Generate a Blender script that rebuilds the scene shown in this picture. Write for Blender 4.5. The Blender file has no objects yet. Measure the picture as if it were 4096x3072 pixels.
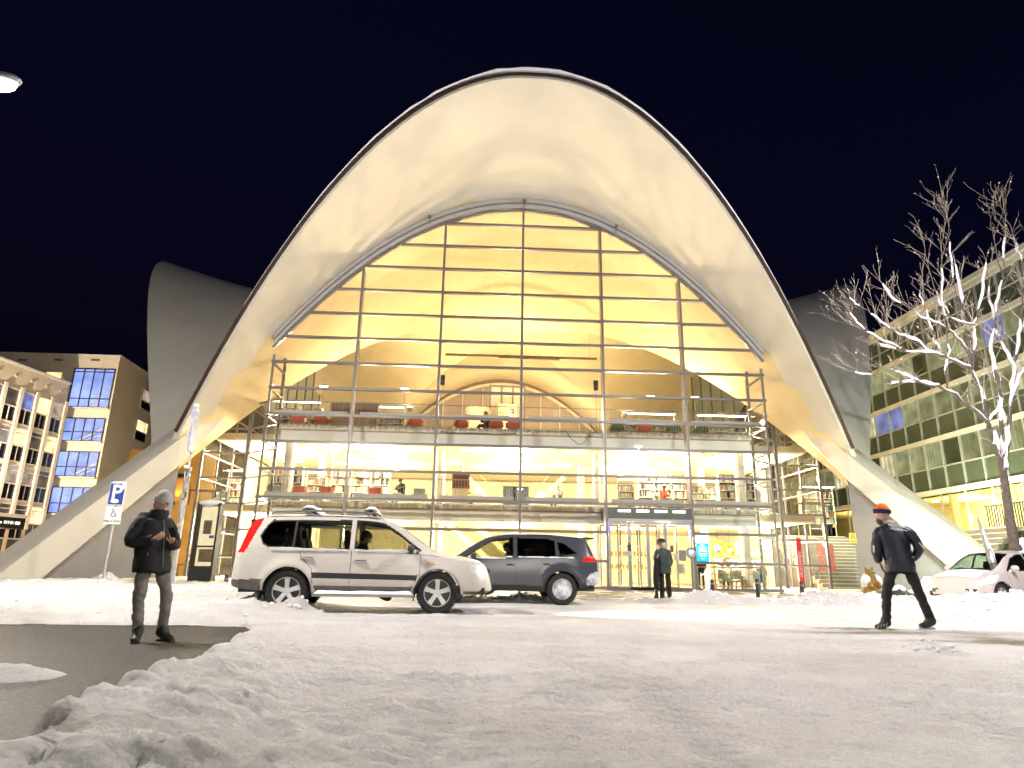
import bpy, bmesh, math, random
import numpy as np
from mathutils import Vector, Matrix
random.seed(7); np.random.seed(7)
PI = math.pi
SC = bpy.context.scene
COL = SC.collection
# ---------------------------------------------------------------- camera
YAW, PITCH, ROLL, FPX = 0.0430, 0.2752, 0.0163, 2620.0
CAM = Vector((-1.648, -28.383, 0.829))
FW = Vector((math.sin(YAW)*math.cos(PITCH), math.cos(YAW)*math.cos(PITCH), math.sin(PITCH)))
RT0 = Vector((math.cos(YAW), -math.sin(YAW), 0)); UP0 = RT0.cross(FW)
RT = RT0*math.cos(ROLL) + UP0*math.sin(ROLL); UPV = UP0*math.cos(ROLL) - RT0*math.sin(ROLL)
cd = bpy.data.cameras.new('camera'); cam = bpy.data.objects.new('camera', cd); COL.objects.link(cam)
cd.sensor_fit = 'HORIZONTAL'; cd.sensor_width = 36; cd.lens = 36*FPX/4096; cd.clip_start = .05; cd.clip_end = 3000
m3 = Matrix((RT, UPV, -FW)).transposed().to_4x4(); m3.translation = CAM
cam.matrix_world = m3; SC.camera = cam
def ray(x, y): return RT*((x-2048)/FPX) - UPV*((y-1536)/FPX) + FW
def at(x, y, Y): d = ray(x, y); return CAM + d*((Y-CAM.y)/d.y)          # surveyed point on the plane Y
def atX(x, y, X): d = ray(x, y); return CAM + d*((X-CAM.x)/d.x)
def gnd(x, y, z=0.): d = ray(x, y); return CAM + d*((z-CAM.z)/d.z)
V = 4096/2212
def av(x, y, Y): return at(x*V, y*V, Y)
def gv(x, y, z=0.): return gnd(x*V, y*V, z)
# ---------------------------------------------------------------- sky (night)
w = bpy.data.worlds.new('World'); SC.world = w; w.use_nodes = True
nt = w.node_tree; bgn = nt.nodes['Background']
sky = nt.nodes.new('ShaderNodeTexSky'); sky.sky_type = 'NISHITA'; sky.sun_disc = False
sky.sun_elevation = math.radians(-3.2); sky.sun_rotation = math.radians(150); sky.altitude = 50
sky.air_density = 1.0; sky.dust_density = .3; sky.ozone_density = 4.0
nt.links.new(sky.outputs[0], bgn.inputs[0]); bgn.inputs[1].default_value = SKY_STRENGTH = 0.05
# ---------------------------------------------------------------- exposure / render
SC.view_settings.view_transform = 'Standard'; SC.view_settings.look = 'None'
SC.view_settings.gamma = 1; SC.view_settings.exposure = 2.05
SC.render.engine = 'CYCLES'; cy = SC.cycles
cy.use_denoising = True; cy.denoiser = 'OPENIMAGEDENOISE'; cy.denoising_prefilter = 'FAST'; cy.max_bounces = 8; cy.diffuse_bounces = 4; cy.glossy_bounces = 3
cy.transmission_bounces = 6; cy.transparent_max_bounces = 16; cy.sample_clamp_indirect = 4; cy.caustics_reflective = False; cy.caustics_refractive = False
E_L1, E_L2, E_L3 = 400, 390, 400
LAMP_E1, LAMP_E2 = 1750, 1650
WARM = (1.0, .80, .50); NEUT = (1.0, .90, .74); COOL = (1.0, .93, .86)
# ---------------------------------------------------------------- materials
MATS = {}
TMP = bpy.data.scenes.new('workshop')                               # a scratch scene: modifiers and text are baked there, then it is deleted
def M(name, col, rough=.6, metal=0., var=0., vscale=3., bump=0., bscale=40., emit=0., ecol=None, spec=.5, col2=None, detail=6.):
    if name in MATS: return MATS[name]
    m = bpy.data.materials.new(name); m.use_nodes = True; t = m.node_tree; b = t.nodes['Principled BSDF']
    b.inputs['Base Color'].default_value = (*col, 1); b.inputs['Roughness'].default_value = rough
    b.inputs['Metallic'].default_value = metal; b.inputs['Specular IOR Level'].default_value = spec
    if emit: b.inputs['Emission Color'].default_value = (*(ecol or col), 1); b.inputs['Emission Strength'].default_value = emit
    tc = None
    if var or bump:
        tc = t.nodes.new('ShaderNodeTexCoord')
    if var:
        n = t.nodes.new('ShaderNodeTexNoise'); n.inputs['Scale'].default_value = vscale; n.inputs['Detail'].default_value = detail; n.inputs['Roughness'].default_value = .62
        r = t.nodes.new('ShaderNodeValToRGB'); r.color_ramp.elements[0].position = .3; r.color_ramp.elements[1].position = .7
        c2 = col2 or tuple(c*(1-var) for c in col)
        r.color_ramp.elements[0].color = (*c2, 1); r.color_ramp.elements[1].color = (*[min(1, c*(1+var*.35)) for c in col], 1)
        t.links.new(tc.outputs['Object'], n.inputs['Vector']); t.links.new(n.outputs[0], r.inputs[0]); t.links.new(r.outputs[0], b.inputs['Base Color'])
        mr = t.nodes.new('ShaderNodeMapRange'); mr.inputs[3].default_value = max(.02, rough-.12); mr.inputs[4].default_value = min(1, rough+.1)
        t.links.new(n.outputs[0], mr.inputs[0]); t.links.new(mr.outputs[0], b.inputs['Roughness'])
    if bump:
        n2 = t.nodes.new('ShaderNodeTexNoise'); n2.inputs['Scale'].default_value = bscale; n2.inputs['Detail'].default_value = 4
        bp = t.nodes.new('ShaderNodeBump'); bp.inputs['Strength'].default_value = bump; bp.inputs['Distance'].default_value = .02
        t.links.new(tc.outputs['Object'], n2.inputs['Vector']); t.links.new(n2.outputs[0], bp.inputs['Height']); t.links.new(bp.outputs[0], b.inputs['Normal'])
    MATS[name] = m; return m
def glass(name, tint=(1, 1, 1), refl=1.0, rough=.0, dirt=.0):
    """thin pane: transparent, Fresnel reflection, a little dirt"""
    if name in MATS: return MATS[name]
    m = bpy.data.materials.new(name); m.use_nodes = True; t = m.node_tree; t.nodes.clear()
    o = t.nodes.new('ShaderNodeOutputMaterial'); tr = t.nodes.new('ShaderNodeBsdfTransparent'); tr.inputs[0].default_value = (*tint, 1)
    gl = t.nodes.new('ShaderNodeBsdfGlossy'); gl.inputs['Roughness'].default_value = rough
    lw = t.nodes.new('ShaderNodeLayerWeight'); lw.inputs[0].default_value = .5; pw = t.nodes.new('ShaderNodeMath'); pw.operation = 'POWER'; pw.inputs[1].default_value = 5
    fr = t.nodes.new('ShaderNodeMath'); fr.operation = 'MULTIPLY_ADD'; fr.inputs[1].default_value = .92; fr.inputs[2].default_value = .07      # Schlick, two faces of a pane
    t.links.new(lw.outputs[1], pw.inputs[0]); t.links.new(pw.outputs[0], fr.inputs[0])
    mu = t.nodes.new('ShaderNodeMath'); mu.operation = 'MULTIPLY'; mu.inputs[1].default_value = refl; mu.use_clamp = True
    mx = t.nodes.new('ShaderNodeMixShader')
    t.links.new(fr.outputs[0], mu.inputs[0]); t.links.new(mu.outputs[0], mx.inputs[0]); t.links.new(tr.outputs[0], mx.inputs[1]); t.links.new(gl.outputs[0], mx.inputs[2])
    last = mx
    if dirt:
        df = t.nodes.new('ShaderNodeBsdfDiffuse'); df.inputs[0].default_value = (.7, .68, .62, 1)
        tc = t.nodes.new('ShaderNodeTexCoord'); n = t.nodes.new('ShaderNodeTexNoise'); n.inputs['Scale'].default_value = 1.3; n.inputs['Detail'].default_value = 8
        r = t.nodes.new('ShaderNodeMapRange'); r.inputs[1].default_value = .5; r.inputs[2].default_value = .8; r.inputs[3].default_value = 0; r.inputs[4].default_value = dirt
        m2 = t.nodes.new('ShaderNodeMixShader')
        t.links.new(tc.outputs['Object'], n.inputs[0]); t.links.new(n.outputs[0], r.inputs[0]); t.links.new(r.outputs[0], m2.inputs[0])
        t.links.new(mx.outputs[0], m2.inputs[1]); t.links.new(df.outputs[0], m2.inputs[2]); last = m2
    t.links.new(last.outputs[0], o.inputs[0]); MATS[name] = m; return m
# ---------------------------------------------------------------- mesh builder
def root_of(o):
    while o.parent: o = o.parent
    return o
class MB:
    def __init__(s): s.v = []; s.f = []; s.mi = []; s.cur = 0
    def add(s, vs, fs):
        n = len(s.v); s.v += [tuple(p) for p in vs]
        for f in fs: s.f.append(tuple(n+i for i in f)); s.mi.append(s.cur)
        return s
    def quad(s, *p): return s.add(p, [tuple(range(len(p)))])
    def b2(s, x0, x1, y0, y1, z0, z1):
        return s.add([(x0,y0,z0),(x1,y0,z0),(x1,y1,z0),(x0,y1,z0),(x0,y0,z1),(x1,y0,z1),(x1,y1,z1),(x0,y1,z1)],
                     [(0,3,2,1),(4,5,6,7),(0,1,5,4),(1,2,6,5),(2,3,7,6),(3,0,4,7)])
    def box(s, c, d, rz=0, rx=0, ry=0):
        R = Matrix.Rotation(rz, 3, 'Z') @ Matrix.Rotation(ry, 3, 'Y') @ Matrix.Rotation(rx, 3, 'X'); c = Vector(c)
        P = [c + R @ Vector((sx*d[0]/2, sy*d[1]/2, sz*d[2]/2)) for sz in (-1,1) for sx, sy in ((-1,-1),(1,-1),(1,1),(-1,1))]
        return s.add(P, [(0,3,2,1),(4,5,6,7),(0,1,5,4),(1,2,6,5),(2,3,7,6),(3,0,4,7)])
    def bar(s, p, q, w, h, up=(0,0,1)):
        p = Vector(p); q = Vector(q); d = (q-p).normalized(); u = Vector(up); 
        sd = d.cross(u); 
        if sd.length < 1e-4: sd = d.cross(Vector((0,1,0)))
        sd.normalize(); u = sd.cross(d)
        P = [e + sd*(a*w/2) + u*(b*h/2) for e in (p, q) for a, b in ((-1,-1),(1,-1),(1,1),(-1,1))]
        return s.add(P, [(0,1,2,3),(7,6,5,4),(0,4,5,1),(1,5,6,2),(2,6,7,3),(3,7,4,0)])
    def tube(s, pts, rad, n=8, caps=True, squash=None):
        pts = [Vector(p) for p in pts]; k = len(pts)
        if not hasattr(rad, '__len__'): rad = [rad]*k
        t0 = (pts[1]-pts[0]).normalized(); ref = Vector((0,0,1)) if abs(t0.z) < .9 else Vector((1,0,0))
        u = t0.cross(ref).normalized(); vs = []
        for i in range(k):
            t = (pts[min(i+1,k-1)]-pts[max(i-1,0)])
            if t.length < 1e-9: t = t0.copy()
            t.normalize(); u = (u - t*u.dot(t)); 
            if u.length < 1e-6: u = t.cross(Vector((0,1,0)))
            u.normalize(); w_ = t.cross(u)
            for j in range(n):
                a = 2*PI*j/n; vs.append(pts[i] + u*math.cos(a)*rad[i] + w_*math.sin(a)*rad[i])
        fs = [(i*n+j, i*n+(j+1)%n, (i+1)*n+(j+1)%n, (i+1)*n+j) for i in range(k-1) for j in range(n)]
        if caps: fs += [tuple(range(n-1,-1,-1)), tuple((k-1)*n+j for j in range(n))]
        return s.add(vs, fs)
    def cyl(s, c, r, h, n=16, axis='z', r2=None):
        c = Vector(c); d = {'x': Vector((1,0,0)), 'y': Vector((0,1,0)), 'z': Vector((0,0,1))}[axis]
        return s.tube([c, c+d*h], [r, r if r2 is None else r2], n)
    def lathe(s, prof, n=24, o=(0,0,0), axis='z', close=False):
        o = Vector(o); vs = []
        for r, z in prof:
            for j in range(n):
                a = 2*PI*j/n; c_, s_ = r*math.cos(a), r*math.sin(a)
                vs.append(o + (Vector((c_,s_,z)) if axis == 'z' else Vector((c_,z,s_)) if axis == 'y' else Vector((z,c_,s_))))
        k = len(prof); fs = [(i*n+j, i*n+(j+1)%n, (i+1)*n+(j+1)%n, (i+1)*n+j) for i in range(k-1) for j in range(n)]
        return s.add(vs, fs)
    def ball(s, c, r, nu=12, nv=8, fn=None, R=None):
        c = Vector(c); r = (r,r,r) if not hasattr(r, '__len__') else r; vs = []
        for i in range(nv+1):
            th = PI*i/nv
            for j in range(nu):
                ph = 2*PI*j/nu; d = Vector((math.sin(th)*math.cos(ph), math.sin(th)*math.sin(ph), math.cos(th)))
                k = fn(d) if fn else 1
                q = Vector((d.x*r[0]*k, d.y*r[1]*k, d.z*r[2]*k)); 
                if R: q = R @ q
                vs.append(c+q)
        return s.add(vs, [(i*nu+j, (i+1)*nu+j, (i+1)*nu+(j+1)%nu, i*nu+(j+1)%nu) for i in range(nv) for j in range(nu)])
    def prism(s, poly, lo, hi, axis='y'):
        """poly: 2D ring; axis y -> (x,z) ring extruded along y, x -> (y,z), z -> (x,y)"""
        f = {'y': lambda a,b,t: (a,t,b), 'x': lambda a,b,t: (t,a,b), 'z': lambda a,b,t: (a,b,t)}[axis]; n = len(poly)
        vs = [f(a,b,lo) for a,b in poly] + [f(a,b,hi) for a,b in poly]
        return s.add(vs, [tuple(range(n-1,-1,-1)), tuple(range(n,2*n))] + [(i,(i+1)%n,n+(i+1)%n,n+i) for i in range(n)])
    def grid(s, P):
        ni, nj = len(P), len(P[0])
        return s.add([q for r in P for q in r], [(i*nj+j, (i+1)*nj+j, (i+1)*nj+j+1, i*nj+j+1) for i in range(ni-1) for j in range(nj-1)])
    def mesh(s, name, mats, smooth=False, o=Vector((0,0,0)), angle=None, fixn=True):
        me = bpy.data.meshes.new(name); me.from_pydata([tuple(Vector(p)-o) for p in s.v], [], s.f)
        for m in (mats if isinstance(mats, (list,tuple)) else [mats]): me.materials.append(m)
        if any(s.mi): me.polygons.foreach_set('material_index', s.mi)
        if fixn:
            bm = bmesh.new(); bm.from_mesh(me); bmesh.ops.recalc_face_normals(bm, faces=bm.faces); bm.to_mesh(me); bm.free()
        if smooth:
            me.polygons.foreach_set('use_smooth', [True]*len(me.polygons))
            if angle: 
                try: me.set_sharp_from_angle(angle=math.radians(angle))
                except Exception: pass
        me.update(); return me
    def build(s, name, mats, parent=None, smooth=False, angle=40, bevel=0, fixn=True):
        o = root_of(parent).location.copy() if parent else Vector((0,0,0))
        ob = bpy.data.objects.new(name, s.mesh(name, mats, smooth, o, angle, fixn)); COL.objects.link(ob)
        if parent: ob.parent = parent
        if bevel:
            b = ob.modifiers.new('bevel', 'BEVEL'); b.width = bevel; b.segments = 2; b.limit_method = 'ANGLE'; b.angle_limit = math.radians(35)
        return ob
def tag(o, label=None, cat=None, group=None, kind=None):
    if label: o['label'] = label
    if cat: o['category'] = cat
    if group: o['group'] = group
    if kind: o['kind'] = kind
    return o
def thing(name, label, cat, loc=(0,0,0), rz=0, group=None):
    o = bpy.data.objects.new(name, None); COL.objects.link(o); o.location = loc; o.rotation_euler = (0,0,rz); o.empty_display_size = .2
    return tag(o, label, cat, group)
def inst(name, me, parent, loc=(0,0,0), rz=0, scale=(1,1,1)):
    o = bpy.data.objects.new(name, me); COL.objects.link(o); o.parent = parent
    o.location = Vector(loc) - (root_of(parent).location if parent else Vector()); o.rotation_euler = (0,0,rz); o.scale = scale
    return o
def copy_tree(o, loc=None, rz=None, label=None, parent=None):
    c = o.copy(); COL.objects.link(c)
    if parent: c.parent = parent
    if loc is not None: c.location = loc
    if rz is not None: c.rotation_euler = (0,0,rz)
    if label: c['label'] = label
    for ch in list(o.children): copy_tree(ch, parent=c)
    return c
def light(name, kind, loc, energy, col=WARM, size=1., size_y=None, aim=None, spot=None, parent=None, blend=.5):
    l = bpy.data.lights.new(name, kind); l.energy = energy; l.color = col
    if kind == 'AREA':
        l.size = size
        if size_y: l.shape = 'RECTANGLE'; l.size_y = size_y
    else: l.shadow_soft_size = size
    if kind == 'SPOT': l.spot_size = spot or 1.2; l.spot_blend = blend
    o = bpy.data.objects.new(name, l); COL.objects.link(o)
    o.location = Vector(loc) - (root_of(parent).location if parent else Vector())
    if parent: o.parent = parent
    if aim is not None: o.rotation_euler = (Vector(aim)-Vector(loc)).to_track_quat('-Z','Y').to_euler()
    return o
def text(s_, size, mat, loc, rot, name='lettering', parent=None, depth=.004, align='CENTER', sx=1., bold=0.):
    c = bpy.data.curves.new(name, 'FONT'); c.body = s_; c.size = size; c.align_x = align; c.align_y = 'CENTER'; c.extrude = depth; c.offset = bold
    o = bpy.data.objects.new(name, c); TMP.collection.objects.link(o); c.materials.append(mat)
    o.location = Vector(loc) - (root_of(parent).location if parent else Vector()); o.rotation_euler = rot; o.scale = (sx,1,1)
    TMP.view_layers[0].update(); me = bpy.data.meshes.new_from_object(o.evaluated_get(TMP.view_layers[0].depsgraph)); n = bpy.data.objects.new(name, me)
    n.location, n.rotation_euler, n.scale = o.location, o.rotation_euler, o.scale; bpy.data.objects.remove(o); bpy.data.curves.remove(c); COL.objects.link(n)
    me.materials.clear(); me.materials.append(mat)
    if parent: n.parent = parent
    return n
def skin(name, verts, edges, radii, mat, parent, sub=2, root=0, wr=0., wf=9.):
    """a continuous limb surface grown on a joint skeleton (world or local coords like MB)"""
    o0 = root_of(parent).location.copy() if parent else Vector()
    me = bpy.data.meshes.new(name); me.from_pydata([tuple(Vector(v)-o0) for v in verts], edges, [])
    ob = bpy.data.objects.new(name, me); TMP.collection.objects.link(ob)
    md = ob.modifiers.new('skin', 'SKIN'); md.use_smooth_shade = True
    sv = me.skin_vertices[0].data
    for i, r in enumerate(radii): sv[i].radius = r if hasattr(r, '__len__') else (r, r)
    sv[root].use_root = True
    sb = ob.modifiers.new('sub', 'SUBSURF'); sb.levels = sub; sb.render_levels = sub
    TMP.view_layers[0].update(); nm = bpy.data.meshes.new_from_object(ob.evaluated_get(TMP.view_layers[0].depsgraph))
    bpy.data.objects.remove(ob); bpy.data.meshes.remove(me); nm.name = name; ob = bpy.data.objects.new(name, nm); COL.objects.link(ob)
    if wr:                                                              # cloth folds
        n = len(nm.vertices); co = np.empty(n*3, np.float32); nm.vertices.foreach_get('co', co); co = co.reshape(-1,3); no = np.empty(n*3, np.float32); nm.vertices.foreach_get('normal', no); no = no.reshape(-1,3)
        k = ridge_noise(co[:,0]*wf*.6+co[:,2]*wf*.25+50, co[:,2]*wf*1.4+co[:,1]*wf*.8+co[:,0]*wf*.5+50, 3, 77)-.55
        nm.vertices.foreach_set('co', (co+no*(k*wr)[:,None]).astype(np.float32).ravel()); nm.update()
    nm.materials.clear(); nm.materials.append(mat); nm.polygons.foreach_set('use_smooth', [True]*len(nm.polygons))
    if parent: ob.parent = parent
    return ob
# ================================================================ library: shell, legs, glass front
SA, SB, ZG, DC = .005977, .05914, 18.307, 16.0
ZC = ZG - SA*DC*DC
SAS, SBS = SA+.0012, SB+.0012
WB, HT = 3.7312, 1.2
def shell_z(x, y):
    p, q = abs(DC-y), abs(x)
    return ZC + SA*p*p - SB*q*q if p >= q else ZC + SAS*q*q - SBS*p*p
concrete = M('shell concrete', (.66,.63,.56), .75, var=.12, vscale=.35, bump=.12, bscale=18)
concrete_grey = M('grey render', (.27,.25,.24), .85, var=.12, vscale=1.2, bump=.15, bscale=30)
alu = M('aluminium frame', (.19,.175,.17), .42, .4, var=.06, vscale=2)
alu_dk = M('dark aluminium', (.16,.155,.15), .4, .7)
flash = M('edge flashing', (.10,.062,.045), .5, .3, var=.3, vscale=2)
snow_m = M('loose snow', (.86,.87,.9), .7, var=.06, vscale=6, bump=.5, bscale=30, spec=.2)
pane_m = glass('facade glass', (.985,.99,.975), .9, dirt=.035)
def streak_concrete():
    """painted concrete with rain streaks and small damage spots"""
    m = M('canopy soffit', (.66,.62,.54), .8, var=.10, vscale=.4, bump=.10, bscale=22); t = m.node_tree; b = t.nodes['Principled BSDF']
    src = b.inputs['Base Color'].links[0].from_socket; tc = [n for n in t.nodes if n.type == 'TEX_COORD'][0]
    mp = t.nodes.new('ShaderNodeMapping'); mp.inputs['Scale'].default_value = (3, .25, .6); n = t.nodes.new('ShaderNodeTexNoise'); n.inputs['Scale'].default_value = 2.2; n.inputs['Detail'].default_value = 10; n.inputs['Roughness'].default_value = .75
    r = t.nodes.new('ShaderNodeValToRGB'); r.color_ramp.elements[0].position = .67; r.color_ramp.elements[0].color = (1,1,1,1); r.color_ramp.elements[1].position = .78; r.color_ramp.elements[1].color = (.45,.42,.38,1)
    mx = t.nodes.new('ShaderNodeMixRGB'); mx.blend_type = 'MULTIPLY'; mx.inputs[0].default_value = .7
    t.links.new(tc.outputs['Object'], mp.inputs[0]); t.links.new(mp.outputs[0], n.inputs[0]); t.links.new(n.outputs[0], r.inputs[0])
    t.links.new(src, mx.inputs[1]); t.links.new(r.outputs[0], mx.inputs[2]); t.links.new(mx.outputs[0], b.inputs['Base Color']); return m
soffit = streak_concrete()
stucco = M('vault stucco', (.70,.58,.36), .85, var=.08, vscale=.8, bump=.55, bscale=9)
lib = thing('library_building', 'glass fronted library under a tall white arched concrete shell roof', 'building', (0,16,0))
# --- four groined hypar lobes
def edge_r(s): s = abs(s); return 22.467 + .05*s - .0425*s*s + .00075*s**3
def lobe(name, k, a, b, ext, label=None):
    g = 15.7; ends = [(g,-g)]
    for i in range(61):
        s = -14.45 + 28.9*i/60; ends.append((edge_r(s) + ext*(1-(s/14.45)**2), s))
    ends.append((g, g)); NT = 34
    ca, sa = [(0,-1),(1,0),(0,1),(-1,0)][k]                      # outward axis
    def W(r, s, up):
        n = Vector((-2*a*r, 2*b*s, 1)).normalized(); z = ZC + a*r*r - b*s*s
        th = .24*up; r2, s2, z2 = r+n.x*th, s+n.y*th, z+n.z*th
        return (ca*r2 - sa*s2*(1 if k % 2 == 0 else 1), DC + sa*r2 + ca*s2, z2)
    lo = [[W(r*t/NT, s*t/NT, 0) for t in range(NT+1)] for r, s in ends]
    hi = [[W(r*t/NT, s*t/NT, 1) for t in range(NT+1)] for r, s in ends]
    ob = None
    # soffit outside the glass line is painted concrete, inside it is stucco: two materials on one skin
    mb = MB(); n = len(ends)
    vs = [q for r in lo for q in r] + [q for r in hi for q in r]; o = n*(NT+1); fs = []; mi = []
    for i in range(n-1):
        for t in range(NT):
            A = i*(NT+1)+t; B = (i+1)*(NT+1)+t
            rr = (ends[i][0]+ends[i+1][0])/2*(t+.5)/NT
            fs.append((A, A+1, B+1, B)); mi.append(1 if rr < DC else 0)
            fs.append((o+A, o+B, o+B+1, o+A+1)); mi.append(2)
        A = i*(NT+1)+NT; B = (i+1)*(NT+1)+NT
        fs.append((A, o+A, o+B, B)); mi.append(0)
    mb.v = vs; mb.f = fs; mb.mi = mi
    ob = mb.build(name, [soffit, stucco, concrete], lib, smooth=True, angle=50)
    edge = [Vector(r[-1]) for r in hi][1:-1]; low = [Vector(r[-1]) for r in lo][1:-1]
    return ob, edge, low
for k, nm in enumerate(('roof_lobe',)*4):
    side = k in (1, 3)
    ob, ed, lw = lobe(nm, k, SAS if side else SA, SBS if side else SB, 1.3 if side else 0)
    if k == 0: front_edge, front_low = ed, lw; ob['label'] = 'lit arched concrete canopy over the glass front'
    if k == 0:
        # metal flashing along the rim: a thin strip standing proud of the concrete edge
        mb = MB(); out = Vector([(0,-1,0),(1,0,0),(0,1,0),(-1,0,0)][k]); P = []
        for e, l in zip(ed, lw):
            u = (e-l).normalized(); P.append([l+out*.012+u*.13, l+out*.06+u*.13, l+out*.06+u*.29, l-out*.3+u*.31])
        mb.grid(P); mb.build('rim_flashing', flash, ob, smooth=False)
    if k == 0:
        # ragged snow lying on the crown of the rim
        mb = MB(); P = []; n = len(ed)
        for i, e in enumerate(ed):
            f = i/(n-1)
            h = max(0, 1-abs(f-.52)/.36)**.6*.20*(.55+.75*random.random())
            P.append([e+Vector((0,-.10,.10)), e+Vector((0,-.13,.10+h*.7)), e+Vector((0,.1,.10+h*1.15)), e+Vector((0,.7,.08+h)), e+Vector((0,1.4,.1))])
        mb.grid(P[6:-6]); mb.build('rim_snow', snow_m, ob, smooth=True)
# --- legs: splayed struts running out along the diagonals, with a grey wall under each
def leg(sx, sy):
    yy = lambda y: y if sy < 0 else 2*DC-y
    def L(t, perp, dz):                                           # t: metres along x from the edge end
        x, y = -14.0-t, -.04-t
        z = 6.55-1.495*t
        return (sx*-1*(x - perp*.707), yy(y + perp*.707), z+dz)
    mb = MB(); ring = []
    for i in range(13):
        t = -1.6 + i*.505; wd = 1.25+.02*i; lit = 1.03+.045*i; h0 = max(0,.2-t)*.55; lit *= 1-.2*max(0,.2-t)
        ring.append([L(t,h0,0), L(t,.12+h0,.10), L(t,.5,.30), L(t,wd,.50), L(t,wd+.75,.10), L(t,wd+.2,-1.3), L(t,.25+h0,-lit-.1), L(t,.06+h0,-lit)])
    for i in range(12):
        for j in range(8):
            mb.quad(ring[i][j], ring[i][(j+1)%8], ring[i+1][(j+1)%8], ring[i+1][j])
    mb.f.append(tuple(range(0))) if False else None
    ob = mb.build('roof_leg', [soffit], lib, smooth=True, angle=35)
    bpy.context.view_layer.update()
    mb = MB()
    p = lambda x, y, z: (sx*-1*x, yy(y), z)
    A = [(-14.52,-.02),(-18.2,-3.7)]
    th = .5
    mb.add([p(A[0][0],A[0][1],0), p(A[1][0],A[1][1],0), p(A[0][0],A[0][1],5.2), p(A[1][0],A[1][1],-.2),
            p(A[0][0]-th,A[0][1]+th,0), p(A[1][0]-th,A[1][1]+th,0), p(A[0][0]-th,A[0][1]+th,5.2), p(A[1][0]-th,A[1][1]+th,-.2)],
           [(0,1,3,2),(4,6,7,5),(0,2,6,4),(2,3,7,6)])
    mb.build('buttress_wall', concrete_grey, lib)
for sx in (-1, 1):
    leg(sx, -1); leg(sx, 1)
# --- glass front
GF_TOP = lambda x: 17.62 - .0591*x*x*1.0
gf = MB()
ap = [(-11.19+22.38*i/40) for i in range(41)]
for i in range(40):                                               # arched head: concrete-grey ring plus metal rebate
    x0, x1 = ap[i], ap[i+1]
    gf.add([(x0,-.12,GF_TOP(x0)+.10),(x1,-.12,GF_TOP(x1)+.10),(x1,-.12,GF_TOP(x1)+.62),(x0,-.12,GF_TOP(x0)+.62),
            (x0,.22,GF_TOP(x0)+.10),(x1,.22,GF_TOP(x1)+.10),(x1,.22,GF_TOP(x1)+.75),(x0,.22,GF_TOP(x0)+.75)],
           [(0,1,2,3),(7,6,5,4),(0,4,5,1),(3,2,6,7)])
facade = gf.build('glass_front', M('arch ring', (.42,.41,.41), .6, .1, var=.1, vscale=2), lib)
rail_m = M('arch rebate', (.20,.19,.19), .5, .3)
mb = MB()
for i in range(40): mb.bar((ap[i],-.16,GF_TOP(ap[i])+.34), (ap[i+1],-.16,GF_TOP(ap[i+1])+.34), .05, .05)
mb.build('arch_groove', rail_m, facade)
PTS = [-11.19,-9.33,-7.46,-5.6,-3.73,-1.87,0,1.87,3.73,5.6,7.46,9.33,11.19]
for i in range(12):                                               # straight pieces of the glazing head
    a_, b_ = PTS[i], PTS[i+1]
    MB().bar((a_,-.02,GF_TOP(a_)+.02), (b_,-.02,GF_TOP(b_)+.02), .14, .12).build('head_frame', alu, facade)
def head(x):                                                      # polyline of the glazing head
    for i in range(12):
        if PTS[i] <= x <= PTS[i+1]+1e-6:
            f = (x-PTS[i])/(PTS[i+1]-PTS[i]); return GF_TOP(PTS[i])*(1-f)+GF_TOP(PTS[i+1])*f
    return 0
DOOR = (3.7312, 7.4624)
for k in range(7):
    x = (k-3)*WB; wd = .26 if k in (0,6) else .10
    mb = MB().b2(x-wd/2, x+wd/2, -.06, .06 if wd < .2 else .2, 0, head(x)-.03)
    if wd < .2: mb.b2(x-.04, x+.04, .10, .42, 0, head(x)-.06)
    ob = mb.build('mullion', alu, facade)
    if k in (0, 6):
        MB().b2(x-wd/2-.04, x+wd/2+.04, -.09, -.062, 0, head(x)-.05).build('cover_strip', M('post cover', (.30,.27,.28), .4, .5), ob)
def xhit(z):                                                      # half width of the head at height z
    if z <= head(11.19): return 11.19
    lo, hi = 0., 11.19
    for _ in range(40):
        md = (lo+hi)/2
        if head(md) > z: lo = md
        else: hi = md
    return lo
for k in range(0, 15):
    z = k*HT if k else .12; xx = xhit(z)
    for j in range(6):
        a_, b_ = (j-3)*WB, (j-2)*WB; a2, b2_ = max(a_, -xx), min(b_, xx)
        if b2_-a2 < .2: continue
        if j == 4 and k in (1, 2): continue
        a2 += .05 if a2 == a_ else 0; b2_ -= .05 if b2_ == b_ else 0
        mb = MB().b2(a2, b2_, -.05, .05, z-.055, z+.055).b2(a2, b2_, .052, .17, z-.03, z+.03)
        ob = mb.build('transom', alu, facade)
        if k in (3, 6): MB().b2(a2+.25, b2_-.2, .30, .42, z+.07, z+.25).build('service_rail', M('rail paint', (.55,.50,.42), .5), ob)
for j in range(6):
    a_, b_ = (j-3)*WB+.05, (j-2)*WB-.05
    for k in range(15):
        z0, z1 = (k*HT+.055 if k else .17), (k+1)*HT-.055
        if j == 4 and k < 2: continue
        if j == 4 and k == 2: z0 = 2.95
        if min(head(a_), head(b_)) > z1:
            poly = [(a_,z0),(b_,z0),(b_,z1),(a_,z1)]
        else:
            top = []; n = 24; xs = [a_+(b_-a_)*i/n for i in range(n+1)]
            up = [(x, min(z1, head(x)-.04)) for x in xs]; up = [p for p in up if p[1] > z0+.02]
            if len(up) < 3: continue
            poly = [(up[0][0], z0), (up[-1][0], z0)] + up[::-1]
        mb = MB(); n = len(poly); mb.add([(p[0],0,p[1]) for p in poly], [tuple(range(n))]); mb.build('pane', pane_m, facade)
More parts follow.
